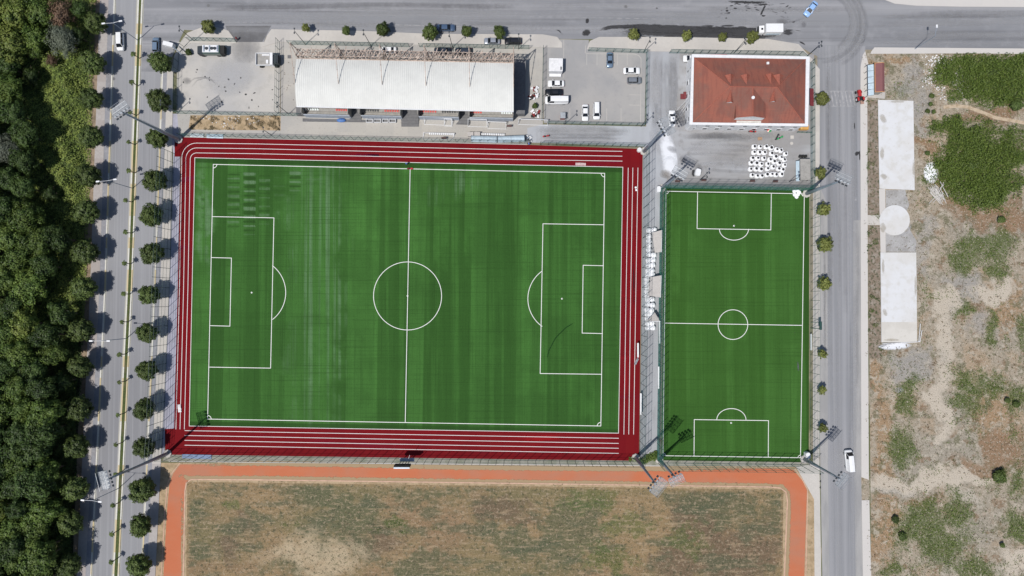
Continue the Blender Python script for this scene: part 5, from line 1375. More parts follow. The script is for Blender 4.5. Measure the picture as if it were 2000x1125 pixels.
for x, y, w_ in ((1425, 157, 2.2), (1456, 157, 2.2), (1503.5, 155.5, 1.8), (1520, 157, 2.4)): dormer(x, y, w_, 2.7, 'n')
for x, y, w_ in ((1425.5, 188.5, 1.7), (1509.5, 187, 1.5)): dormer(x, y, w_, 2.9, 's')
# central gable
def mainz(py): return EZ + (RZ - EZ) * min(1, max(0, (241 - py) / (241 - 170)))
GE = mainz(203) + .05
ga, gb = W(1470.5, 171, RZ + .05), W(1470.5, 226.5, RZ - .1)
gl, gr = W(1437.5, 229, GE), W(1495, 230, GE)
gl2, gr2 = W(1437.5, 203, GE), W(1495.5, 203, GE)
b = MB(); b.add([ga, gb, gl, gl2], [(0, 3, 2, 1)]); b.add([ga, gb, gr, gr2], [(0, 1, 2, 3)]); dn = Vector((0, 0, -1.9))
b.add([gl, gl2, gl + dn], [(0, 1, 2)]); b.add([gr, gr2, gr + dn], [(0, 2, 1)])
gab = b.build('gable_roof', M['roof_red'], hs)
b = MB(); b.tube(ga + Vector((0, 0, .05)), gb + Vector((0, 0, .05)), .13, n=6); b.tube(gb, gl, .12, n=6); b.tube(gb, gr, .12, n=6); b.build('ridge_tiles', M['ridge'], gab)
b = MB(); b.add([gb + Vector((0, -.05, -.1)), gl + Vector((.15, -.05, 0)), gr + Vector((-.15, -.05, 0)), Vector((gl.x + .15, gl.y - .05, EZ)), Vector((gr.x - .15, gr.y - .05, EZ))], [(0, 1, 2), (1, 3, 4, 2)]); b.build('gable_front', M['white'], gab)
a_, c_ = W(1438.5, 228, EZ + .3), W(1486.5, 240.5, EZ + .3)
MB().prism([(a_.x, a_.y), (c_.x, a_.y), (c_.x, c_.y), (a_.x, c_.y)], EZ - .3, EZ + .35).build('balcony', pmat('balcony_floor', (.58, .56, .52), .9), hs)
q = W(1471, 190.5, RZ + .9); dsh = MB().rings([[(q.x + r_ * math.cos(2 * math.pi * i / 14), q.y + r_ * .9 * math.sin(2 * math.pi * i / 14), q.z + z_ + .3 * r_ * math.sin(2 * math.pi * i / 14)) for i in range(14)] for r_, z_ in ((.05, -.1), (.3, -.05), (.42, .05))], cap=True); dsh.tube((q.x, q.y, RZ - .3), q, .04, n=5)
dsh.build('satellite_dish', M['white'], hs)
q = W(1499, 124, EZ + .9); MB().box((q.x, q.y, q.z - .4), (.6, .6, 1.6)).build('chimney', M['white_rough'], hs)
q = W(1585.5, 190, 3.0); MB().box((q.x, q.y, 3.0), (1.1, 4.6, .12), rot=Matrix.Rotation(R(15), 3, 'Y')).build('entrance_canopy', pmat('maroon_sheet', (.19, .035, .04), .5), hs)
q = W(1333, 189, 0); MB().box((q.x, q.y, .2), (1.2, 1.4, .3)).box((q.x + .8, q.y + .3, .3), (1.2, 1.8, .5)).build('door_step', pmat('maroon_tiles', (.18, .03, .035), .6), hs)
b = MB()
for (x0, y0, x1, y1) in ((1345, 191, 1322, 215), (1346, 196, 1326, 224), (1344, 205, 1328, 228)):
    b.tube(W(x0, y0, 5.5), W(x1, y1, .6), .05, n=5)
b.build('flagpoles', M['white'], hs)

# ------------------------------------------------------------------ vehicles
PAINT = {k: pmat('car_paint_' + k, c, .28, mt, .03, .8, coat=.6) for k, (c, mt) in {
    'white': ((.78, .79, .80), 0), 'silver': ((.42, .45, .50), .5), 'black': ((.012, .013, .017), 0), 'blue': ((.08, .13, .22), .3), 'bluegrey': ((.20, .28, .38), .4),
    'grey': ((.26, .28, .31), .4), 'dark': ((.035, .045, .065), .2), 'police': ((.30, .48, .78), 0), 'red': ((.45, .03, .03), 0), 'green': ((.03, .07, .055), 0)}.items()}
CARM = {}
SPEC = {'sedan': dict(L=4.6, W=1.82, hood=.90, deck=.98, top=1.45, c0=(-1.75, 1.15), c1=(-1.0, .35)), 'hatch': dict(L=4.2, W=1.8, hood=.95, deck=1.0, top=1.5, c0=(-2.0, 1.1), c1=(-1.65, .4)),
        'suv': dict(L=4.6, W=1.88, hood=1.05, deck=1.1, top=1.7, c0=(-2.15, 1.2), c1=(-1.9, .55)), 'mpv': dict(L=4.4, W=1.85, hood=1.1, deck=1.15, top=1.82, c0=(-2.15, 1.45), c1=(-2.05, .75)),
        'van': dict(L=5.9, W=2.1, hood=1.25, deck=1.4, top=2.5, c0=(-2.9, 2.35), c1=(-2.85, 1.55))}
def car_meshes(kind):
    if kind in CARM: return CARM[kind]
    S = SPEC[kind]; L, Wd = S['L'], S['W']; d = {}
    rings = []
    xs = [-.5, -.49, -.465, -.40, -.25, 0, .2, .32, .42, .47, .49, .5]
    for x in xs:
        ax = abs(x) * 2; w_ = Wd / 2 * (1 - .03 * ax ** 2 - (.22 if x > 0 else .16) * max(0, (ax - .86) / .14) ** 2)
        t = (S['hood'] if x > .18 else S['deck']); t -= .28 * max(0, (ax - .8) / .2) ** 2 * (1 if x > 0 else .5)
        z0 = .28 + .1 * max(0, (ax - .9) / .1)
        sec = [(-w_ * .82, z0), (-w_, z0 + .18), (-w_, t - .28), (-w_ * .95, t - .08), (-w_ * .78, t), (0, t + .03), (w_ * .78, t), (w_ * .95, t - .08), (w_, t - .28), (w_, z0 + .18), (w_ * .82, z0)]
        rings.append([(x * L, y_, z_) for y_, z_ in sec])
    b = MB().rings(rings[::-1])
    d['body'] = b
    c0, c1, wb, wt, zb, zt = S['c0'], S['c1'], Wd / 2 * .86, Wd / 2 * .70, S['deck'] - .04, S['top']
    b = MB(); b.add([(c0[0], -wb, zb), (c0[1], -wb, zb), (c0[1], wb, zb), (c0[0], wb, zb), (c1[0], -wt, zt - .06), (c1[1], -wt, zt - .06), (c1[1], wt, zt - .06), (c1[0], wt, zt - .06)],
                    [(0, 1, 5, 4), (1, 2, 6, 5), (2, 3, 7, 6), (3, 0, 4, 7)]); d['windows'] = b
    b = MB(); n = 5; rr = []
    for i in range(n + 1):
        x = c1[0] - .04 + (c1[1] - c1[0] + .08) * i / n; k = 1 - .06 * (abs(2 * i / n - 1)) ** 3
        rr.append([(x, -wt * k, zt - .09), (x, -wt * .92 * k, zt - .02), (x, 0, zt + .03), (x, wt * .92 * k, zt - .02), (x, wt * k, zt - .09)])
    b.rings(rr[::-1])
    for sy in (-1, 1):
        for (xa, xb) in ((c0[0], c1[0]), (c0[1], c1[1])):
            b.tube((xa, sy * wb, zb), (xb, sy * wt, zt - .06), .05, n=4)
        mx = (c1[0] + c1[1]) / 2; b.tube((mx, sy * (wb + .01), zb), (mx, sy * (wt + .01), zt - .05), .04, n=4)
        if kind == 'van': b.add([(c0[0], sy * (wb + .04), zb), (c1[1] - .9, sy * (wb + .04), zb), (c1[1] - .9, sy * (wt + .03), zt - .06), (c1[0], sy * (wt + .03), zt - .06)], [(0, 1, 2, 3)])
    d['roof'] = b
    d['wheel'] = MB().tube((0, -.11, 0), (0, .11, 0), .32, n=14); d['rim'] = MB().tube((0, -.12, 0), (0, .12, 0), .19, n=10)
    d['headlight'] = MB().box((0, 0, 0), (.12, .34, .14)); d['taillight'] = MB().box((0, 0, 0), (.08, .3, .16)); d['mirror'] = MB().box((0, 0, 0), (.12, .22, .14))
    mats = {'body': PAINT['white'], 'windows': M['glass'], 'roof': PAINT['white'], 'wheel': M['rubber'], 'rim': M['lamp_frame'], 'headlight': M['white'], 'taillight': M['red'], 'mirror': PAINT['white']}
    out = {}
    for k, v in d.items():
        me = v.mesh(k); me.materials.append(mats[k]); out[k] = me
        if k == 'body': me.polygons.foreach_set('use_smooth', [True] * len(me.polygons))
    CARM[kind] = out
    return out
def car(kind, paint, px, py, ang, label, L=None, name='parked_car', cat='car', group='cars parked or driving', z=.03):
    me = car_meshes(kind); S = SPEC[kind]; p = W(px, py, .8); s = (L / S['L']) if L else 1
    root = thing(name, (p.x, p.y, z), label, cat, group, R(ang)); root.scale = (s, (s + 1) / 2, (s + 1) / 2)
    pm = PAINT[paint]
    inst('body', me['body'], root, mat=pm); inst('windows', me['windows'], root); inst('roof', me['roof'], root, mat=pm)
    for x in (-.31, .32):
        for y in (-1, 1):
            wo = inst('wheel', me['wheel'], root, (x * S['L'], y * (S['W'] / 2 - .12), .32)); inst('rim', me['rim'], wo)
    for y in (-1, 1):
        inst('headlight', me['headlight'], root, (S['L'] / 2 - .14, y * S['W'] * .33, S['hood'] - .28)); inst('taillight', me['taillight'], root, (-S['L'] / 2 + .06, y * S['W'] * .36, S['deck'] - .25)); inst('mirror', me['mirror'], root, (S['c0'][1] - .25, y * (S['W'] / 2 + .08), S['deck'] + .02), mat=pm)
    return root
cars = [('mpv', 'white', 235, 82, -88, 'white car driving down the left carriageway of the boulevard', 4.7), ('hatch', 'bluegrey', 304, 87, 90, 'grey-blue car driving up the right carriageway of the boulevard', 4.0),
        ('sedan', 'blue', 871, 54, 0, 'blue car on the main road behind the fifth pavement tree', 4.9), ('sedan', 'silver', 961, 80, 180, 'silver car parked behind the grandstand', 4.4), ('suv', 'black', 1002, 80, 180, 'black car parked on the pavement behind the grandstand', 4.5),
        ('sedan', 'white', 757, 98, 180, 'white car half hidden by the rear truss of the grandstand', 4.7), ('sedan', 'dark', 864, 99, 180, 'dark car under the rear truss, left of its twin', 4.5), ('suv', 'dark', 905, 100, 180, 'dark car under the rear truss, right of its twin', 4.5),
        ('sedan', 'bluegrey', 1191, 117, -90, 'blue-grey car parked in the upper row of the car park', 4.1), ('sedan', 'white', 1234, 138, 0, 'white car on the right side of the car park', 4.5), ('suv', 'grey', 1239, 157, 0, 'grey car on the right side of the car park', 3.9),
        ('sedan', 'white', 1086, 163, 180, 'white car between the box trailer and the black car', 4.4), ('sedan', 'black', 1082, 180, 180, 'black car beside the white van in the car park', 4.7), ('van', 'white', 1087, 196, 180, 'long white van at the left edge of the car park', 6.2),
        ('sedan', 'white', 1143, 220, -90, 'white saloon car at the bottom of the car park', 4.4), ('mpv', 'white', 1165, 217, -90, 'white compact van at the bottom of the car park', 4.5), ('sedan', 'white', 1313, 231, 90, 'white car on the access road left of the red roofed house', 4.4),
        ('hatch', 'white', 1349, 114, 180, 'white car whose rear is hidden by the house roof', 4.0), ('van', 'white', 1658, 899, 95, 'white van on the right hand street', 5.5), ('sedan', 'police', 1584, 17, -128, 'pale blue car with dark roof glass turning at the junction', 4.6)]
for (k, c, x, y, a, l, L) in cars: car(k, c, x, y, a, l, L, cat='van' if k == 'van' else 'car', name='van' if k == 'van' else 'parked_car')
# white hood for the two-tone car
# delivery truck by the wet patch
def truck_box(px, py, ang, label):
    p = W(px, py, 1.0); root = thing('truck', (p.x, p.y, .03), label, 'truck', rz=R(ang))
    def A(b, nm, m, par=None): 
        me = b.mesh(nm); me.materials.append(m); return inst(nm, me, par or root)
    A(MB().box((-1.0, 0, 2.0), (4.5, 2.25, 2.3)), 'cargo_box', PAINT['white']); A(MB().box((-1.0, 0, .75), (4.6, 1.4, .3)), 'chassis', M['dark_metal'])
    cb = A(MB().rings([[(x, y * w_, z) for y, z in ((-1, .5), (-1, t * .8), (-.9, t), (.9, t), (1, t * .8), (1, .5))] for x, w_, t in ((2.95, .95, 1.5), (2.75, 1.0, 2.2), (1.55, 1.02, 2.4))][::-1]), 'cab', PAINT['white'])
    A(MB().box((2.9, 0, 1.75), (.14, 1.7, .7), rot=Matrix.Rotation(R(-15), 3, 'Y')), 'windscreen', M['glass'], cb); A(MB().box((2.05, .0, 2.43), (.5, .5, .06)), 'roof_hatch', M['glass'], cb)
    A(MB().box((-1.0, 1.14, 1.6), (3.6, .03, .9)), 'blue_side_panel', M['blue_sheet'])
    for x in (2.2, -1.9, -.9):
        for y in (-.95, .95): A(MB().tube((x, y - .14, .42), (x, y + .14, .42), .42, n=14), 'wheel', M['rubber'])
    return root
truck_box(1500, 60.5, 180, 'white box truck standing on the wet patch of the main road')
# armoured style long vehicle in the truck yard
def A_(root, b, nm, m, par=None):
    me = b.mesh(nm); me.materials.append(m); return inst(nm, me, par or root)
p = W(414, 99, 1.5); root = thing('fire_engine', (p.x, p.y, .03), 'long dark green service truck with a white equipment deck in the yard', 'truck', rz=R(0))
A_(root, MB().box((0, 0, .8), (6.8, 1.9, .5)), 'chassis', M['dark_metal']); A_(root, MB().box((.2, -.0, 1.7), (4.6, 2.3, 1.6)), 'body', PAINT['green']); A_(root, MB().box((.1, .1, 2.62), (4.3, 1.9, .2)), 'deck', M['white'])
A_(root, MB().rings([[(x, y * w_, z) for y, z in ((-1, .5), (-1, t * .85), (-.85, t), (.85, t), (1, t * .85), (1, .5))] for x, w_, t in ((-3.9, .8, 1.4), (-3.6, 1.1, 2.2), (-2.2, 1.15, 2.4))]), 'cab', M['dark_metal'])
for x in (-.9, .5, 1.3): A_(root, MB().tube((x, .15, 2.7), (x, .15, 2.95), .4, n=12), 'hatch', M['dark_metal'])
for x in (-1.6, -.1, 2.0): A_(root, MB().box((x, .1, 2.8), (.3, 1.6, .15)), 'equipment_rack', M['galv'])
A_(root, MB().box((3.0, 0, 1.6), (1.3, 2.1, 1.5)), 'rear_tank', M['rubber'])
for x in (-2.7, 1.5, 2.6):
    for y in (-1.0, 1.0): A_(root, MB().tube((x, y - .16, .5), (x, y + .16, .5), .5, n=14), 'wheel', M['rubber'])
# tipper truck
p = W(519, 119, 1.6); root = thing('tipper_truck', (p.x, p.y, .03), 'white tipper truck with an empty grey bed beside the double fence', 'truck', rz=0)
A_(root, MB().box((-.2, .2, 1.1), (4.2, 2.2, .5)), 'chassis', M['dark_metal']); A_(root, MB().box((-.35, .2, 1.95), (3.9, 3.1, .1)), 'bed_floor', M['grey_wall'])
A_(root, MB().box((-2.3, .2, 2.25), (.1, 3.3, .7)).box((-.35, 1.8, 2.25), (3.9, .1, .7)).box((-.35, -1.4, 2.25), (3.9, .1, .7)), 'bed_sides', M['white'])
A_(root, MB().box((1.9, .2, 2.0), (.7, 3.2, 1.7)), 'headboard', M['white']); A_(root, MB().box((2.9, .2, 1.5), (1.3, 2.3, 1.9)), 'cab', M['dark_metal']); A_(root, MB().box((3.57, .2, 1.9), (.06, 2.0, .7)), 'windscreen', M['glass'])
for x in (-1.5, 2.6):
    for y in (-1.2, 1.5): A_(root, MB().tube((x, y - .16, .5), (x, y + .16, .5), .5, n=14), 'wheel', M['rubber'])
A_(root, MB().box((.6, -.4, 2.1), (.6, 1.0, .22)), 'toolbox', M['white']); A_(root, MB().box((.2, 1.4, 2.1), (2.0, .3, .2)), 'toolbox', M['white'])
# box trailer
p = W(1085, 130, 1.5); root = thing('box_trailer', (p.x, p.y, .03), 'square white box trailer in the upper left of the car park', 'trailer', rz=R(-1))
bx = A_(root, MB().box((0, 0, 1.7), (3.6, 3.4, 2.2)), 'box', M['white_rough']); A_(root, MB().box((0, 1.68, 2.83), (3.6, .1, .08)).box((0, -1.68, 2.83), (3.6, .1, .08)).box((1.78, 0, 2.83), (.1, 3.3, .08)).box((-1.78, 0, 2.83), (.1, 3.3, .08)), 'roof_trim', M['white'], bx)
A_(root, MB().box((1.4, -.9, 2.85), (.3, .8, .1)), 'roof_vent', M['dark_metal'], bx); A_(root, MB().box((0, -2.0, .5), (3.2, .8, .2)), 'drawbar', M['white'])
for x in (-1.2, 1.2):
    for y in (-.6, .6): A_(root, MB().tube((x, y - .12, .4), (x, y + .12, .4), .38, n=12), 'wheel', M['rubber'])
# tractor
p = W(1679, 189, .8); root = thing('tractor', (p.x, p.y, .03), 'small red tractor at the kerb beside the zebra crossing', 'tractor', rz=R(97))
A_(root, MB().box((.9, 0, .95), (1.7, .75, .6)).box((1.5, 0, .8), (.5, .6, .8)), 'bonnet', PAINT['red']); A_(root, MB().box((-.5, 0, .8), (1.2, .8, .5)), 'frame', M['dark_metal']); A_(root, MB().box((-.5, 0, 1.15), (.5, .5, .12)).box((-.75, 0, 1.35), (.1, .5, .4)), 'seat', M['rubber'])
for y in (-.75, .75):
    A_(root, MB().tube((-.7, y - .2, .7), (-.7, y + .2, .7), .7, n=16), 'rear_wheel', M['rubber']); A_(root, MB().tube((1.3, y * .95 - .12, .4), (1.3, y * .95 + .12, .4), .38, n=14), 'front_wheel', M['rubber']); A_(root, MB().box((-.7, y * .95, 1.45), (.9, .45, .08)), 'mudguard', PAINT['red'])
    A_(root, MB().tube((-.7, y * 1.3, .7), (-.7, y * 1.32, .7), .35, n=12), 'rim', M['white'])
A_(root, MB().tube((.1, 0, 1.1), (-.1, 0, 1.35), .03, n=5).rings([[(-.1 + r_ * .2 * math.cos(a), r_ * math.sin(a), 1.36 + h_) for a in [2 * math.pi * i / 10 for i in range(10)]] for r_, h_ in ((.2, 0), (.17, .02))]), 'steering_wheel', M['rubber'])
A_(root, MB().box((-1.5, -.5, .75), (1.0, .9, .12)), 'rear_platform', pmat('tan_board', (.40, .24, .19), .8))
# motorbikes
def motorbike(px, py, ang, mat, label, rider=False):
    p = W(px, py, .6); root = thing('motorbike', (p.x, p.y, .03), label, 'motorbike', 'motorbikes', R(ang))
    for x in (-.65, .65): A_(root, MB().tube((x, -.07, .3), (x, .07, .3), .3, n=14), 'wheel', M['rubber'])
    A_(root, MB().box((0, 0, .5), (.7, .26, .3)), 'engine', M['dark_metal']); A_(root, MB().rings([[(x, y * w_, z) for y, z in ((-1, .6), (-.8, .85), (.8, .85), (1, .6))] for x, w_ in ((.4, .1), (.25, .2), (-.05, .18))][::-1]), 'tank', mat)
    A_(root, MB().box((-.4, 0, .8), (.6, .26, .1)), 'seat', M['rubber']); A_(root, MB().tube((.4, -.38, 1.0), (.4, .38, 1.0), .03, n=5).tube((.4, 0, 1.0), (.65, 0, .35), .04, n=5), 'handlebar', M['dark_metal']); A_(root, MB().box((-.78, 0, .8), (.4, .34, .3)), 'top_box', mat); A_(root, MB().box((.6, 0, .75), (.25, .36, .35)), 'fairing', mat)
motorbike(1067, 266, 10, PAINT['red'], 'red motorbike on the access road below the car park'); motorbike(1469, 257, 175, PAINT['red'], 'red and black motorbike in front of the house')
motorbike(1524, 269, 25, pmat('bright_green', (.03, .42, .12), .4), 'green and black motorbike in the yard right of the house front'); motorbike(1518, 267, 60, M['dark_metal'], 'black motorbike leaning beside the green one')

# ------------------------------------------------------------------ people
def person(px, py, ang, top, trousers, label, crouch=False):
    p = W(px, py, .9); root = thing('person', (p.x, p.y, .05), label, 'person', rz=R(ang))
    V = [(0, 0, .95), (0, 0, 1.2), (0, 0, 1.42), (0, 0, 1.52), (.02, 0, 1.66)]
    Rr = [.15, .14, .17, .06, .11]
    Eg = [(0, 1), (1, 2), (2, 3), (3, 4)]
    for s in (-1, 1):
        i = len(V); V += [(.02, s * .2, 1.42), (.08, s * .27, 1.12), (.25, s * .24, .95), (.31, s * .23, .92)]; Rr += [.065, .05, .038, .04]; Eg += [(2, i), (i, i + 1), (i + 1, i + 2), (i + 2, i + 3)]
        i = len(V); V += [(0, s * .1, .88), (.06 * s, s * .12, .48), (.02 * s - .03, s * .12, .08), (.12 + .02 * s, s * .13, .04)]; Rr += [.1, .07, .05, .045]; Eg += [(0, i), (i, i + 1), (i + 1, i + 2), (i + 2, i + 3)]
    me = bpy.data.meshes.new('body'); me.from_pydata(V, Eg, []); o = bpy.data.objects.new('body', me); link(o, root)
    me.materials.append(pmat('skin_' + label[:6], (.35, .2, .14), .6))
    md = o.modifiers.new('skin', 'SKIN')
    for i, r_ in enumerate(Rr): me.skin_vertices[0].data[i].radius = (r_, r_)
    me.skin_vertices[0].data[0].use_root = True
    sb = o.modifiers.new('sub', 'SUBSURF'); sb.levels = 1; sb.render_levels = 2
    b = MB().rings([[(r1_ * math.cos(2 * math.pi * i / 12), r2_ * math.sin(2 * math.pi * i / 12), z) for i in range(12)] for z, r1_, r2_ in ((.88, .17, .2), (1.1, .16, .19), (1.38, .18, .25), (1.47, .12, .18), (1.5, .08, .1))]); A_(root, b, 'shirt', top)
    for s in (-1, 1):
        A_(root, MB().tube((.02, s * .2, 1.42), (.07, s * .265, 1.17), .085, .07, n=8), 'sleeve', top)
        A_(root, MB().tube((0, s * .1, .93), (.06 * s, s * .12, .5), .125, .09, n=8).tube((.06 * s, s * .12, .5), (.02 * s - .03, s * .12, .1), .09, .07, n=8), 'trouser_leg', trousers)
    A_(root, MB().rings([[(.0 + r_ * math.cos(2 * math.pi * i / 12), r_ * math.sin(2 * math.pi * i / 12), z) for i in range(12)] for z, r_ in ((1.66, .115), (1.72, .12), (1.78, .09), (1.8, .03))]), 'hair', M['rubber'])
CL = pmat('blue_cloth', (.12, .25, .75), .8); CR = pmat('red_cloth', (.5, .03, .05), .8); CD = pmat('dark_cloth', (.03, .035, .05), .85)
person(794, 319.5, 80, CL, CD, 'person in a blue shirt walking beside the halfway line'); person(462, 75, 20, CR, CD, 'person in a red top at the corner of the truck yard fence'); person(1033, 281, 40, CL, CD, 'person in blue by the top fence of the track')
p = W(801.5, 329.5); root = thing('kit_bags', p, 'pair of dark red kit bags on the touchline end of the halfway line', 'bag')
for dx in (-.45, .4): MB().rings([[(p.x + dx + r_ * math.cos(2 * math.pi * i / 12), p.y + r_ * .6 * math.sin(2 * math.pi * i / 12), z) for i in range(12)] for z, r_ in ((.05, .36), (.2, .44), (.36, .38), (.42, .2))]).build('bag', CR if dx > 0 else pmat('maroon_cloth', (.16, .01, .02), .9), root)

# ------------------------------------------------------------------ bulk bags
def bag_ring(r_, z, g, sq=.5, n=16):
    out = []
    for i in range(n):
        a = 2 * math.pi * i / n; k = (abs(math.cos(a)) ** 4 + abs(math.sin(a)) ** 4) ** (-.25); k = 1 + (k - 1) * sq
        q = r_ * k * (1 + g.uniform(-.04, .04)); out.append((q * math.cos(a), q * math.sin(a), z))
    return out
def open_bag(seed):
    g = random.Random(seed); kx, ky = g.uniform(.8, 1.05), g.uniform(.8, 1.05)
    def sh(rg, q): return [(x * (kx if q > .06 else 1) + q, y * (ky if q > .06 else 1) + q, z + .5 * q * (x - y)) for x, y, z in rg]
    body = MB().rings([bag_ring(.52, .02, g), bag_ring(.62, .25, g), bag_ring(.65, .6, g), sh(bag_ring(.56, .92, g), .03), sh(bag_ring(.46, 1.12, g), .07), sh(bag_ring(.37, 1.10, g), .08), sh(bag_ring(.36, .9, g), .08)]).mesh('bag'); body.materials.append(M['bagw'])
    fill = MB().rings([sh(bag_ring(.37, .95, g), .08), sh(bag_ring(.26, 1.0 + g.uniform(-.04, .04), g), .08), sh(bag_ring(.05, 1.04, g), .08)]).mesh('fill'); fill.materials.append(M['bag_in'])
    loops = MB()
    for i in range(4):
        a = math.pi / 4 + i * math.pi / 2; q = Vector((.52 * math.cos(a), .52 * math.sin(a), 1.1)); loops.tube(q, q + Vector((.22 * math.cos(a + .5), .22 * math.sin(a + .5), .1)), .03, n=4).tube(q + Vector((.22 * math.cos(a + .5), .22 * math.sin(a + .5), .1)), q + Vector((.1 * math.cos(a + 1.6), .1 * math.sin(a + 1.6), -.05)), .03, n=4)
    lm = loops.mesh('handles'); lm.materials.append(M['bagw'])
    return body, fill, lm
OB = [open_bag(s) for s in (1, 2, 3, 4, 5)]
rows = [[(1230, 303), (1305, 305), (1385, 305), (1450, 320), (1522, 340), (1577, 352), (1638, 398)], [(1227, 378), (1297, 378), (1362, 380), (1455, 393), (1510, 435), (1578, 445), (1622, 475)],
        [(1207, 453), (1275, 455), (1353, 455), (1435, 472), (1490, 498), (1555, 520), (1622, 545)], [(1190, 515), (1255, 520), (1320, 530), (1405, 530), (1472, 568), (1545, 592), (1600, 603)],
        [(1182, 595), (1253, 592), (1315, 598), (1402, 592)], [(1200, 675), (1268, 685), (1328, 685), (1398, 668), (1458, 665), (1512, 668), (1585, 665)]]
for ri, rw in enumerate(rows):
    for ci, (x, y) in enumerate(rw):
        p = W(1290 + x / 6.667 - .6, 240 + y / 6.667 + .5, 1.1); bd, fi, lp = OB[(ri * 3 + ci * 2) % 5]
        root = thing('bulk_bag', (p.x, p.y, .04), 'open white bulk bag of granules, %s from the left in the %s row' % (ORD[ci], ['top', 'second', 'third', 'fourth', 'fifth', 'bottom'][ri]), 'bulk bag', 'open white bulk bags in the yard', rnd.uniform(-.4, .4))
        k_ = rnd.uniform(.96, 1.07); root.scale = (k_, k_, rnd.uniform(.9, 1.1))
        inst('bag', bd, root); inst('fill', fi, root); inst('handles', lp, root)
def closed_bag(seed):
    g = random.Random(seed)
    me = MB().rings([bag_ring(.5, .02, g), bag_ring(.62, .3, g), bag_ring(.65, .65, g), bag_ring(.58, .95, g), bag_ring(.38, 1.12, g), bag_ring(.12, 1.16, g), bag_ring(.16, 1.34, g), bag_ring(.05, 1.36, g)]).mesh('bulk_bag'); me.materials.append(M['bagw']); return me
CB = [closed_bag(s) for s in (4, 5, 6)]
cb = [(137, 98), (187, 93), (135, 152), (137, 198), (135, 240), (135, 283), (135, 328), (182, 332), (130, 385), (175, 378), (128, 432), (172, 428), (125, 483), (165, 480), (122, 525), (168, 520), (115, 562), (115, 600), (118, 640), (115, 680), (115, 720), (125, 762), (165, 755), (125, 802), (170, 812), (115, 855), (160, 862), (120, 898), (162, 905), (120, 940), (165, 985), (123, 985), (125, 1028), (172, 1028)]
for i, (x, y) in enumerate(cb):
    p = W(1240 + x / 4.89, 430 + y / 4.89, 1.1); o = inst('bulk_bag', CB[i % 3], None, (p.x, p.y, .04), rnd.uniform(-.5, .5), (1.15, 1.1, rnd.uniform(1.0, 1.15)))
    tag(o, 'closed white bulk bag in the alley, %s down the stack' % (ORD[i] if i < 30 else ['fourth-last', 'third-last', 'second-last', 'very last'][i - 30]), 'bulk bag', 'closed white bulk bags in the alley')
# other white bags and boxes
for (x, y, sx, sy, h, rz, lab, nm) in [(1287, 369, 1.1, 1.7, 1.3, 0, 'small white cabinet at the upper left corner of the small pitch', 'cabinet'), (1364, 336, 1.5, 2.0, 1.2, -.25, 'white sack standing alone left of the open bags', 'sack'),
                                       (1579, 890, 1.2, 1.7, 1.6, .1, 'white cabinet by the lower right corner of the small pitch', 'cabinet')]:
    p = W(x, y, h); g = random.Random(int(x)); rg = []
    for z, k in ((0, 1), (h * .5, 1.03), (h * .9, 1), (h, .88)): rg.append([(q[0] * sx, q[1] * sy, z) for q in bag_ring(.5 * k, 0, g, .95, 16)])
    b = MB().rings(rg); me = b.mesh(nm); me.materials.append(M['white']); o = inst(nm, me, None, (p.x, p.y, .04), rz); tag(o, lab, nm)
p = W(1557, 377.5, .8); root = thing('sack_pile', (p.x, p.y, .05), 'pile of white sacks on the upper right corner of the small pitch', 'sack')
for i, (dx, dy) in enumerate([(-.6, .6), (.3, .7), (-.5, -.3), (.4, -.2), (0, -.9), (.7, .3)]): inst('sack', CB[i % 3], root, (dx, dy, 0), i, (.75, .75, .6))
# round concrete feet next to the track corner
p = W(1249, 292.5, .8); b = MB().tube((p.x, p.y, .04), (p.x, p.y, 1.0), .6, n=18); tag(b.build('water_tank', M['white_rough']), 'round white tank at the upper right corner of the red track', 'tank')
# canopies in the alley
for i, pts in enumerate([[(165, 118), (255, 95), (248, 305), (190, 312)], [(150, 545), (247, 528), (240, 738), (125, 720)], [(190, 880), (238, 965), (105, 972)]]):
    P = [W(1240 + x / 4.89, 430 + y / 4.89, 3.0 if k_ in (1, 2) else 2.4) for k_, (x, y) in enumerate(pts)]
    c0_ = sum(P, Vector()) / len(P); root = thing('canopy', (c0_.x, c0_.y, 0), 'beige canvas canopy over the white bags, %s from the top' % ORD[i], 'canopy', 'beige canopies in the alley')
    b = MB(); n = len(P); up = [v for v in P] + [v - Vector((0, 0, .05)) for v in P]
    b.add(up, [tuple(range(n)), tuple(range(n, 2 * n))[::-1]] + [(j, (j + 1) % n, n + (j + 1) % n, n + j) for j in range(n)]); b.build('canvas', M['beige'], root)
    for v in P: MB().tube((v.x, v.y, .04), v, .04, n=5).build('post', M['galv'], root)
    MB().tube(P[1] + Vector((.12, 0, .02)), P[2] + Vector((.12, 0, .02)), .09, n=5).build('edge_bar', M['white'], root)
for i, (x0, y0, x1, y1, lab) in enumerate([(1289, 628, 1288.5, 671, 'beside the halfway line of the small pitch'), (1287, 716, 1286.5, 759, 'lower on the small pitch side of the alley'), (1246, 670, 1246, 698, 'on the track side of the alley'), (1251.5, 768, 1252, 810, 'low on the track side of the alley')]):
    a_, c_ = W(x0, y0, 1.6), W(x1, y1, 1.6); b = MB(); d = c_ - a_
    b.box((a_ + c_) / 2, (.42, d.length, .3)); tag(b.build('bench', M['white']), 'long white bench or board ' + lab, 'bench')

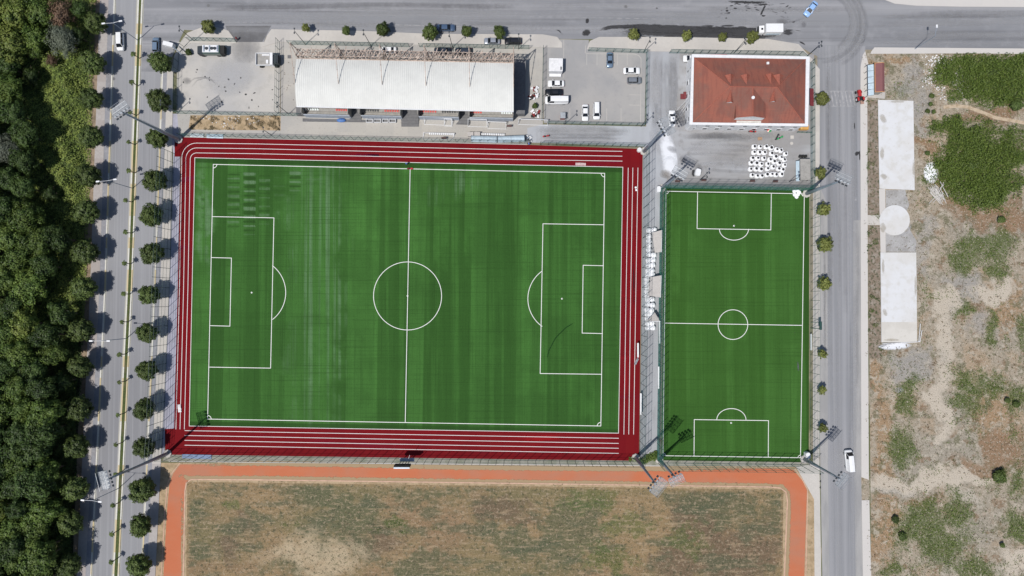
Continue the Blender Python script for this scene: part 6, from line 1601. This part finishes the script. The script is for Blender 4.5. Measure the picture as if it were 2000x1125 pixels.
# ------------------------------------------------------------------ things between stand and track
def goal(pts, label, h=1.9):
    P = [W(x, y, 0) for x, y in pts]; c0_ = (P[0] + P[1]) / 2; root = thing('goal_frame', c0_, label, 'goal', 'white goal frames in front of the grandstand')
    up = Vector((0, 0, h)); r_ = .09
    MB().tube(P[0] + up, P[1] + up, r_, n=6).build('crossbar', M['white'], root)
    for k in (0, 1): MB().tube(P[k], P[k] + up, r_, n=6).build('goalpost', M['white'], root); MB().tube(P[k], P[3 - k], r_ * .7, n=6).build('base_side', M['white'], root); MB().tube(P[k] + up, P[3 - k], r_ * .6, n=6).build('stay', M['white'], root)
    MB().tube(P[2], P[3], r_ * .7, n=6).build('base_rear', M['white'], root)
goal([(830, 233), (883, 235), (882, 245), (829, 243)], 'white goal frame right of the stairs in front of the third block')
goal([(869, 236), (884, 236.5), (883, 247), (868, 246)], 'small white goal frame in front of the third seat block')
goal([(915, 236), (951, 237), (951, 248), (914, 247)], 'white goal frame left of the brown panel by the last block')
goal([(953, 241), (988, 242), (988, 252), (953, 251)], 'white goal frame directly left of the brown panel')
goal([(828, 261), (888, 262), (884, 273), (826, 272)], 'low white goal frame near the track fence', .9)
goal([(1013, 236), (1069, 238), (1070, 245), (1012, 243)], 'white portable goal at the lower left corner of the car park', 2.0)
for i, (x, wd) in enumerate([(722.5, 13), (738, 14), (753.5, 12), (767.5, 13)]):
    p = W(x, 237); root = thing('crate', p, 'small white frame box in front of the second block, %s from the left' % ORD[i], 'crate', 'white frame boxes before the grandstand'); L = wd * .137
    b = MB()
    for s in (-1, 1): b.box((p.x, p.y + s * .42, .45), (L, .1, .7)); b.box((p.x + s * (L / 2 - .05), p.y, .45), (.1, .75, .7))
    b.build('frame', M['white'], root); MB().box((p.x, p.y, .12), (L - .2, .72, .1)).build('base', M['dark_floor'], root)
def dugout(x0, y0, x1, y1, label, ht=2.1):
    a_, c_ = W(x0, y0, ht), W(x1, y1, ht); d = c_ - a_; L = d.length; c0_ = (a_ + c_) / 2; root = thing('dugout', (c0_.x, c0_.y, 0.03), label, 'dugout', 'pale blue dugouts by the track', math.atan2(d.y, d.x))
    rr = [[(x, 1.0 * math.cos(t) * 1.0 + .1, .9 + 1.2 * math.sin(t)) for t in [R(a) for a in range(0, 151, 15)]] for x in (-L / 2, L / 2)]
    b = MB().rings([[(v[0], v[1], v[2]) for v in r_] for r_ in rr], cap=False, closed=False); A_(root, b, 'roof', M['blue_sheet'])
    for x in (-L / 2, 0, L / 2):
        bb = MB(); prev = None
        for a in range(0, 151, 15):
            v = (x, 1.0 * math.cos(R(a)) + .1, .92 + 1.22 * math.sin(R(a))); bb.tube(prev, v, .05, n=4) if prev else None; prev = v
        bb.tube((x, 1.1, .9), (x, 1.1, 0), .05, n=4); A_(root, bb, 'frame_rib', M['galv'])
    A_(root, MB().box((0, .6, .45), (L - .2, .4, .06)).box((0, .6, .2), (L - .4, .08, .4)), 'bench', M['white'])
dugout(920, 270.5, 970, 272, 'pale blue vaulted dugout, the left one by the track'); dugout(972, 272, 1024, 270, 'pale blue vaulted dugout, the right one by the track')
for (x0, x1, y, lab) in ((838, 887, 262.5, 'left of the pale cabinet row'), (940, 986, 263.5, 'right of the pale cabinet row')):
    a_, c_ = W(x0, y - .5), W(x1, y + .8); root = thing('seat_row', (a_ + c_) / 2, 'row of small white folding seats ' + lab, 'seats', 'white seat rows before the grandstand'); n = 13
    MB().tube(a_ + Vector((0, 0, .42)), c_ + Vector((0, 0, .42)), .06, n=4).build('beam', M['dark_metal'], root)
    for k in range(n): q = a_.lerp(c_, (k + .5) / n); MB().box((q.x, q.y, .55), (.36, .5, .12)).box((q.x, q.y + .22, .75), (.36, .06, .35)).build('seat', M['white'], root)
for x, lab in ((919, 'left'), (932, 'right')):
    p = W(x, 262, 1.2); b = MB().box((p.x, p.y, .7), (1.5, 1.0, 1.3)).box((p.x, p.y, 1.38), (1.6, 1.1, .06)); tag(b.build('cabinet', M['beige']), '%s pale cabinet between the white seat rows' % lab, 'cabinet')
for (x, y, lab) in ((994.5, 246.5, 'right of the goals below the grandstand'), (867, 270, 'against the top fence of the track'), (1374, 352.5, 'on the small pitch fence, leftmost'), (1469, 353.5, 'on the small pitch fence below the open bags'), (1514, 354.5, 'on the small pitch fence, rightmost'), (1323, 354, 'behind the small pitch near its upper left mast')):
    p = W(x, y, .9); root = thing('notice_panel', (p.x, p.y, 0), 'small brown panel ' + lab, 'panel', 'small brown panels'); MB().box((p.x, p.y, 1.2), (1.3, .55, .1), rot=Matrix.Rotation(R(30), 3, 'X')).build('board', M['brown_panel'], root)
    for s in (-.5, .5): MB().tube((p.x + s, p.y, 0), (p.x + s, p.y, 1.15), .05, n=5).build('leg', M['dark_metal'], root)
p = W(666, 234.5, .6); b = MB().rings([[(p.x + r_ * 1.7 * math.cos(2 * math.pi * i / 16), p.y + r_ * .8 * math.sin(2 * math.pi * i / 16), z) for i in range(16)] for z, r_ in ((.05, .62), (.4, .7), (.6, .5), (.7, .15))]); tag(b.build('tarpaulin', pmat('blue_tarp', (.06, .16, .42), .6)), 'blue tarpaulin lump in front of the first seat block', 'tarpaulin')
# flower like heap, banner heaps
def heap(px, py, sx, sy, mats, n, name, label, cat, seed, sz=.5):
    p = W(px, py, .5); g = random.Random(seed); root = thing(name, (p.x, p.y, .04), label, cat)
    for i in range(n):
        mt = mats[i % len(mats)]; b = MB(); c = Vector((g.uniform(-sx, sx), g.uniform(-sy, sy), g.uniform(.1, .55))); vs = []; m_ = 5
        for a in range(m_):
            for q in range(3): vs.append(c + Vector(((a - 2) * sz * .28 + g.uniform(-.08, .08), (q - 1) * sz * .32 + g.uniform(-.08, .08), g.uniform(-.12, .12))))
        rz_ = Matrix.Rotation(g.uniform(0, 3.1), 3, 'Z'); vs = [c + rz_ @ (v - c) for v in vs]
        b.add(vs, [(3 * a + q, 3 * a + 3 + q, 3 * a + 4 + q, 3 * a + 1 + q) for a in range(m_ - 1) for q in range(2)])
        me = b.mesh('cloth_piece'); me.materials.append(mt); inst('cloth_piece', me, root)
heap(1045, 180, .9, 1.3, [M['white'], pmat('maroon', (.2, .02, .02), .8), M['rubber'], M['white']], 24, 'banner_heap', 'heap of crumpled red, white and black banners right of the grandstand, the upper one', 'banners', 5, .8)
heap(1037, 190, .9, .4, [M['white'], pmat('maroon_b', (.2, .02, .02), .8), M['rubber']], 9, 'banner_heap', 'small strip of red and white banners reaching into the grandstand shade', 'banners', 15, .7)
heap(1046, 222, .9, .9, [M['white'], pmat('maroon_c', (.22, .02, .02), .8), M['rubber']], 18, 'banner_heap', 'heap of crumpled red and white banners above the portable goal', 'banners', 6, .8)
heap(1032, 270, .9, 1.0, [M['white'], M['galv'], M['dark_metal'], M['lamp_frame']], 24, 'scrap_heap', 'heap of white and dark scraps at the right end of the dugouts', 'scrap', 7, .45)
# booth
p = W(1099, 227, 1.0); root = thing('booth', (p.x, p.y, .03), 'small dark red and grey booth at the bottom of the car park', 'booth'); A_(root, MB().box((0, 0, .9), (1.2, 1.4, 1.8)), 'cabin', pmat('booth_red', (.28, .09, .08), .7)); A_(root, MB().box((0, 0, 1.85), (1.35, 1.55, .1)).box((0, 0, 1.95), (.5, .6, .12)), 'roof', M['lamp_frame'])
# bin row near the house corner and shelter
p = W(1570, 331, 2.3); root = thing('shelter', (p.x, p.y, 0.03), 'flat grey roofed shelter with a pale blue side below the house yard', 'shelter'); A_(root, MB().box((.4, 0, 2.25), (2.7, 5.6, .12)), 'roof', M['grey_wall']); A_(root, MB().box((-1.35, -.3, 1.6), (.9, 5.4, .08), rot=Matrix.Rotation(R(-38), 3, 'Y')), 'glazed_side', M['blue_sheet'])
for x in (-.9, 1.6):
    for y in (-2.6, 2.6): A_(root, MB().tube((x, y, 0), (x, y, 2.2), .07, n=5), 'post', M['dark_metal'])
p = W(1568, 305.5, .6)
for k_ in range(3):
    q = p + Vector(((k_ - 1) * .75, 0, 0)); b = MB().rings([[(q.x + sx * s_, q.y + sy * s_, z) for sx, sy in ((-.28, -.3), (.28, -.3), (.28, .3), (-.28, .3))] for z, s_ in ((.04, .8), (.9, 1), (1.0, 1.05), (1.06, .8))]); tag(b.build('wheelie_bin', M['rubber']), 'black bin behind the grey shelter, %s from the left' % ORD[k_], 'bin', 'black bins behind the shelter')
p = W(1570, 249, .8); root = thing('play_booth', (p.x, p.y, .03), 'orange and yellow stall at the lower right corner of the house', 'stall'); A_(root, MB().box((0, 0, .6), (2.2, 1.3, 1.2)), 'counter', pmat('orange_board', (.62, .33, .08), .7)); A_(root, MB().box((-.8, 0, 1.25), (.5, 1.2, .1)).box((.2, .3, 1.25), (1.2, .4, .1)), 'top_board', pmat('yellow_board', (.65, .42, .13), .7))
fence('low green railing round the orange stall', [(1556, 259), (1583, 260)], 1.1, 1.2, net='net_green', rails=2, post='green_post')
p = W(1502.5, 254, 1.8); root = thing('parasol', (p.x, p.y, .03), 'small red, white and green parasol in front of the house', 'parasol')
for i in range(3):
    b = MB(); vs = [(0, 0, 2.1)] + [(.62 * math.cos(2 * math.pi * (i * 4 + k) / 12), .62 * math.sin(2 * math.pi * (i * 4 + k) / 12), 1.8) for k in range(5)]; b.add(vs, [(0, k, k + 1) for k in range(1, 5)]); A_(root, b, 'canopy_segment', [M['white'], PAINT['red'], pmat('parasol_green', (.05, .3, .12), .7)][i])
A_(root, MB().tube((0, 0, 0), (0, 0, 2.08), .03, n=5), 'pole', M['galv'])
p = W(1484, 271); root = thing('pallet', p, 'brown wooden pallet in the yard above the open bags', 'pallet')
for k_ in range(6): MB().box((p.x - .5 + k_ * .2, p.y, .16), (.13, .8, .03)).build('slat', M['wood'], root)
for s in (-.35, 0, .35): MB().box((p.x, p.y + s, .08), (1.15, .09, .12)).build('runner', M['wood'], root)
p = W(1400, 108, .9); root = thing('bike_rack', p, 'red railing rack between the house and its road fence', 'rack')
b = MB()
for k_ in range(16): b.tube((p.x - 2.4 + k_ * .33, p.y - .2, .05), (p.x - 2.4 + k_ * .33, p.y + .2, .9), .04, n=4)
b.tube((p.x - 2.5, p.y + .2, .9), (p.x + 2.7, p.y + .2, .9), .05, n=4).tube((p.x - 2.5, p.y - .2, .1), (p.x + 2.7, p.y - .2, .1), .05, n=4); b.build('rack_frame', PAINT['red'], root)

# ------------------------------------------------------------------ kiosk on the right
p = W(1713, 152, 0); ks = thing('kiosk', p, 'kiosk with a maroon sheet roof, orange trim and pale blue canopy', 'kiosk')
a_, c_ = W(1709, 123, 3.2), W(1728, 179.5, 3.2); cx_, cy_ = (a_.x + c_.x) / 2, (a_.y + c_.y) / 2; Lx, Ly = c_.x - a_.x, a_.y - c_.y
MB().box((cx_, cy_, 1.5), (Lx - .3, Ly - .3, 3.0)).build('cabin', M['grey_wall'], ks)
b = MB(); b.add([(a_.x, a_.y, 3.1), (a_.x + Lx * .72, a_.y, 3.45), (c_.x, a_.y, 3.15), (a_.x, c_.y, 3.1), (a_.x + Lx * .72, c_.y, 3.45), (c_.x, c_.y, 3.15)], [(0, 3, 4, 1), (1, 4, 5, 2), (0, 1, 2), (3, 5, 4)]); b.build('roof', pmat('maroon_roof_sheet', (.21, .085, .085), .5, 0, .06, .5), ks)
b = MB(); M['trim'] = pmat('orange_trim', (.62, .30, .12), .6)
for p_, q_ in (((a_.x, a_.y, 3.12), (a_.x, c_.y, 3.12)), ((a_.x, a_.y, 3.12), (a_.x + Lx * .72, a_.y, 3.47)), ((a_.x + Lx * .72, a_.y, 3.47), (c_.x, a_.y, 3.17)), ((a_.x, c_.y, 3.12), (a_.x + Lx * .72, c_.y, 3.47)), ((a_.x + Lx * .72, c_.y, 3.47), (c_.x, c_.y, 3.17))): b.tube(p_, q_, .09, n=4)
b.build('roof_trim', M['trim'], ks)
for k_ in range(5):
    y0_ = a_.y - .1 - k_ * (Ly + .6) / 5; b = MB(); b.add([(a_.x - .08, y0_, 2.6), (a_.x - 1.35, y0_ - .1, 2.1), (a_.x - 1.35, y0_ - (Ly + .6) / 5, 2.1), (a_.x - .08, y0_ - (Ly + .6) / 5 + .05, 2.6)], [(0, 1, 2, 3)]); b.build('canopy_panel', M['blue_sheet'], ks)
for k_ in range(6): y0_ = a_.y - .1 - k_ * (Ly + .6) / 5; MB().tube((a_.x - 1.35, y0_, 0), (a_.x - 1.35, y0_, 2.1), .05, n=4).tube((a_.x - 1.35, y0_, 2.1), (a_.x - .05, y0_, 2.6), .04, n=4).build('canopy_post', M['dark_metal'], ks)
sheet('pavement', [(1694, 172), (1729, 178), (1728, 193), (1694, 190)], .14, M['sidewalk'], .14)

# scoreboard by the lower edge of the track
a_, c_ = W(769, 911, 7.0), W(800, 912, 7.0); root = thing('scoreboard', (a_ + c_) / 2 - Vector((0, 0, 7)), 'black scoreboard on steel legs between the track and the clay path', 'scoreboard'); L = (c_ - a_).length; cx_, cy_ = (a_.x + c_.x) / 2, (a_.y + c_.y) / 2
MB().box((cx_, cy_, 5.9), (L, .5, 2.4)).build('display', M['rubber'], root); MB().box((cx_, cy_ - .3, 7.15), (L, .35, .06)).build('top_cover', M['galv'], root)
for s in (-1.1, -.4, .4, 1.1): MB().tube((cx_ + s, cy_, 0), (cx_ + s, cy_, 5.0), .09, n=6).build('leg', M['galv'], root)
q = W(795, 898, 3.5); MB().box((q.x, q.y, 3.4), (3.8, .9, .1)).build('service_platform', M['galv'], root); MB().tube((q.x + .3, q.y, 3.4), W(800, 889, 5), .05, n=5).build('horn_bracket', M['white'], root)
# camera platform on the street side of the small pitch
p = W(1603, 636, 3.2); root = thing('camera_stand', (p.x, p.y, 0), 'small green camera stand outside the street side net', 'camera stand'); MB().box((p.x, p.y, 3.1), (.55, 2.2, .5)).build('box', M['dark_green_post'], root)
for s in (-.8, .8): MB().tube((p.x - 1.2, p.y + s, 0), (p.x, p.y + s, 3.0), .06, n=5).build('leg', M['green_post'], root)
a_, c_ = W(1584, 652, 1), W(1584, 684, 1); b = MB().box((a_ + c_) / 2, (.12, (c_ - a_).length, 1.0)); tag(b.build('banner', M['white']), 'white banner on the street side net of the small pitch', 'banner')
# low boards on the yard's wall
for i, (x, y) in enumerate([(1601, 926), (1601, 940), (1601, 952)]):
    q = W(x, y); tag(MB().tube((q.x, q.y, .1), (q.x, q.y, .6), .13, n=8).build('bollard', M['rubber']), 'black bollard at the pavement edge, %s from the top' % ORD[i], 'bollard', 'black bollards by the lower right pitch corner')
# white lump on the boulevard corner by the slanted fence
a_, c_ = W(318, 83, 2.0), W(337, 88, 2.0); b = MB().box((a_ + c_) / 2 - Vector((0, 0, .8)), ((c_ - a_).length, 1.1, 1.6), math.atan2((c_ - a_).y, (c_ - a_).x)); tag(b.build('road_sign', M['white']), 'white sign board on the boulevard corner above the truck yard', 'sign')
b = MB().tube(W(337, 90, 2.2), W(354, 106, 2.2), .14, n=6).tube(W(354, 106, 0), W(354, 106, 2.2), .1, n=6); tag(b.build('barrier', M['galv']), 'grey barrier beam at the slanted corner of the truck yard', 'barrier')

# banners and sheets lying along the track
for (x0, y0, x1, y1, wd, c, lab) in ((356, 891, 413, 892.5, .55, (.20, .27, .42), 'blue grey banner lying at the lower left edge of the red track'), (372, 264, 398, 265, .5, (.62, .68, .72), 'pale sheet against the top fence near the upper left mast'),
                                   (404, 265.5, 436, 266.5, .55, (.52, .62, .70), 'light blue sheet against the top fence near the upper left mast'), (350, 790, 351.5, 805, .45, (.68, .68, .70), 'white board lying on the left side of the red track'),
                                   (1240, 712, 1246, 700, .3, (.25, .27, .30), 'grey bent strip on the right side of the red track'), (1124, 320.5, 1144, 321, .35, (.58, .42, .42), 'pale strip lying on the top straight of the red track')):
    a_, c_ = W(x0, y0, .1), W(x1, y1, .1); b = MB(); n = 9; d = (c_ - a_).normalized(); nn = Vector((-d.y, d.x, 0)); vs = []
    for i in range(n + 1):
        q = a_.lerp(c_, i / n) + Vector((0, 0, rnd.uniform(0, .12)))
        vs += [q - nn * wd, q + nn * wd + Vector((0, 0, rnd.uniform(0, .2))), q + nn * wd - Vector((0, 0, .05)), q - nn * wd - Vector((0, 0, .05))]
    b.add(vs, [(4 * i + k, 4 * i + 4 + k, 4 * i + 4 + (k + 1) % 4, 4 * i + (k + 1) % 4) for i in range(n) for k in range(4)])
    tag(b.build('sheet', pmat('sheet_cloth', c, .8)), lab, 'sheet')
for (x, y, lab) in ((1242, 366, 'upper'), (1243, 371, 'lower')):
    q = W(x, y, .4); o = inst('sack', CB[0], None, (q.x, q.y, .05), .4, (.45, .45, .4)); tag(o, 'small white sack on the right side of the red track, the %s one of two' % lab, 'sack', 'two small sacks on the track')
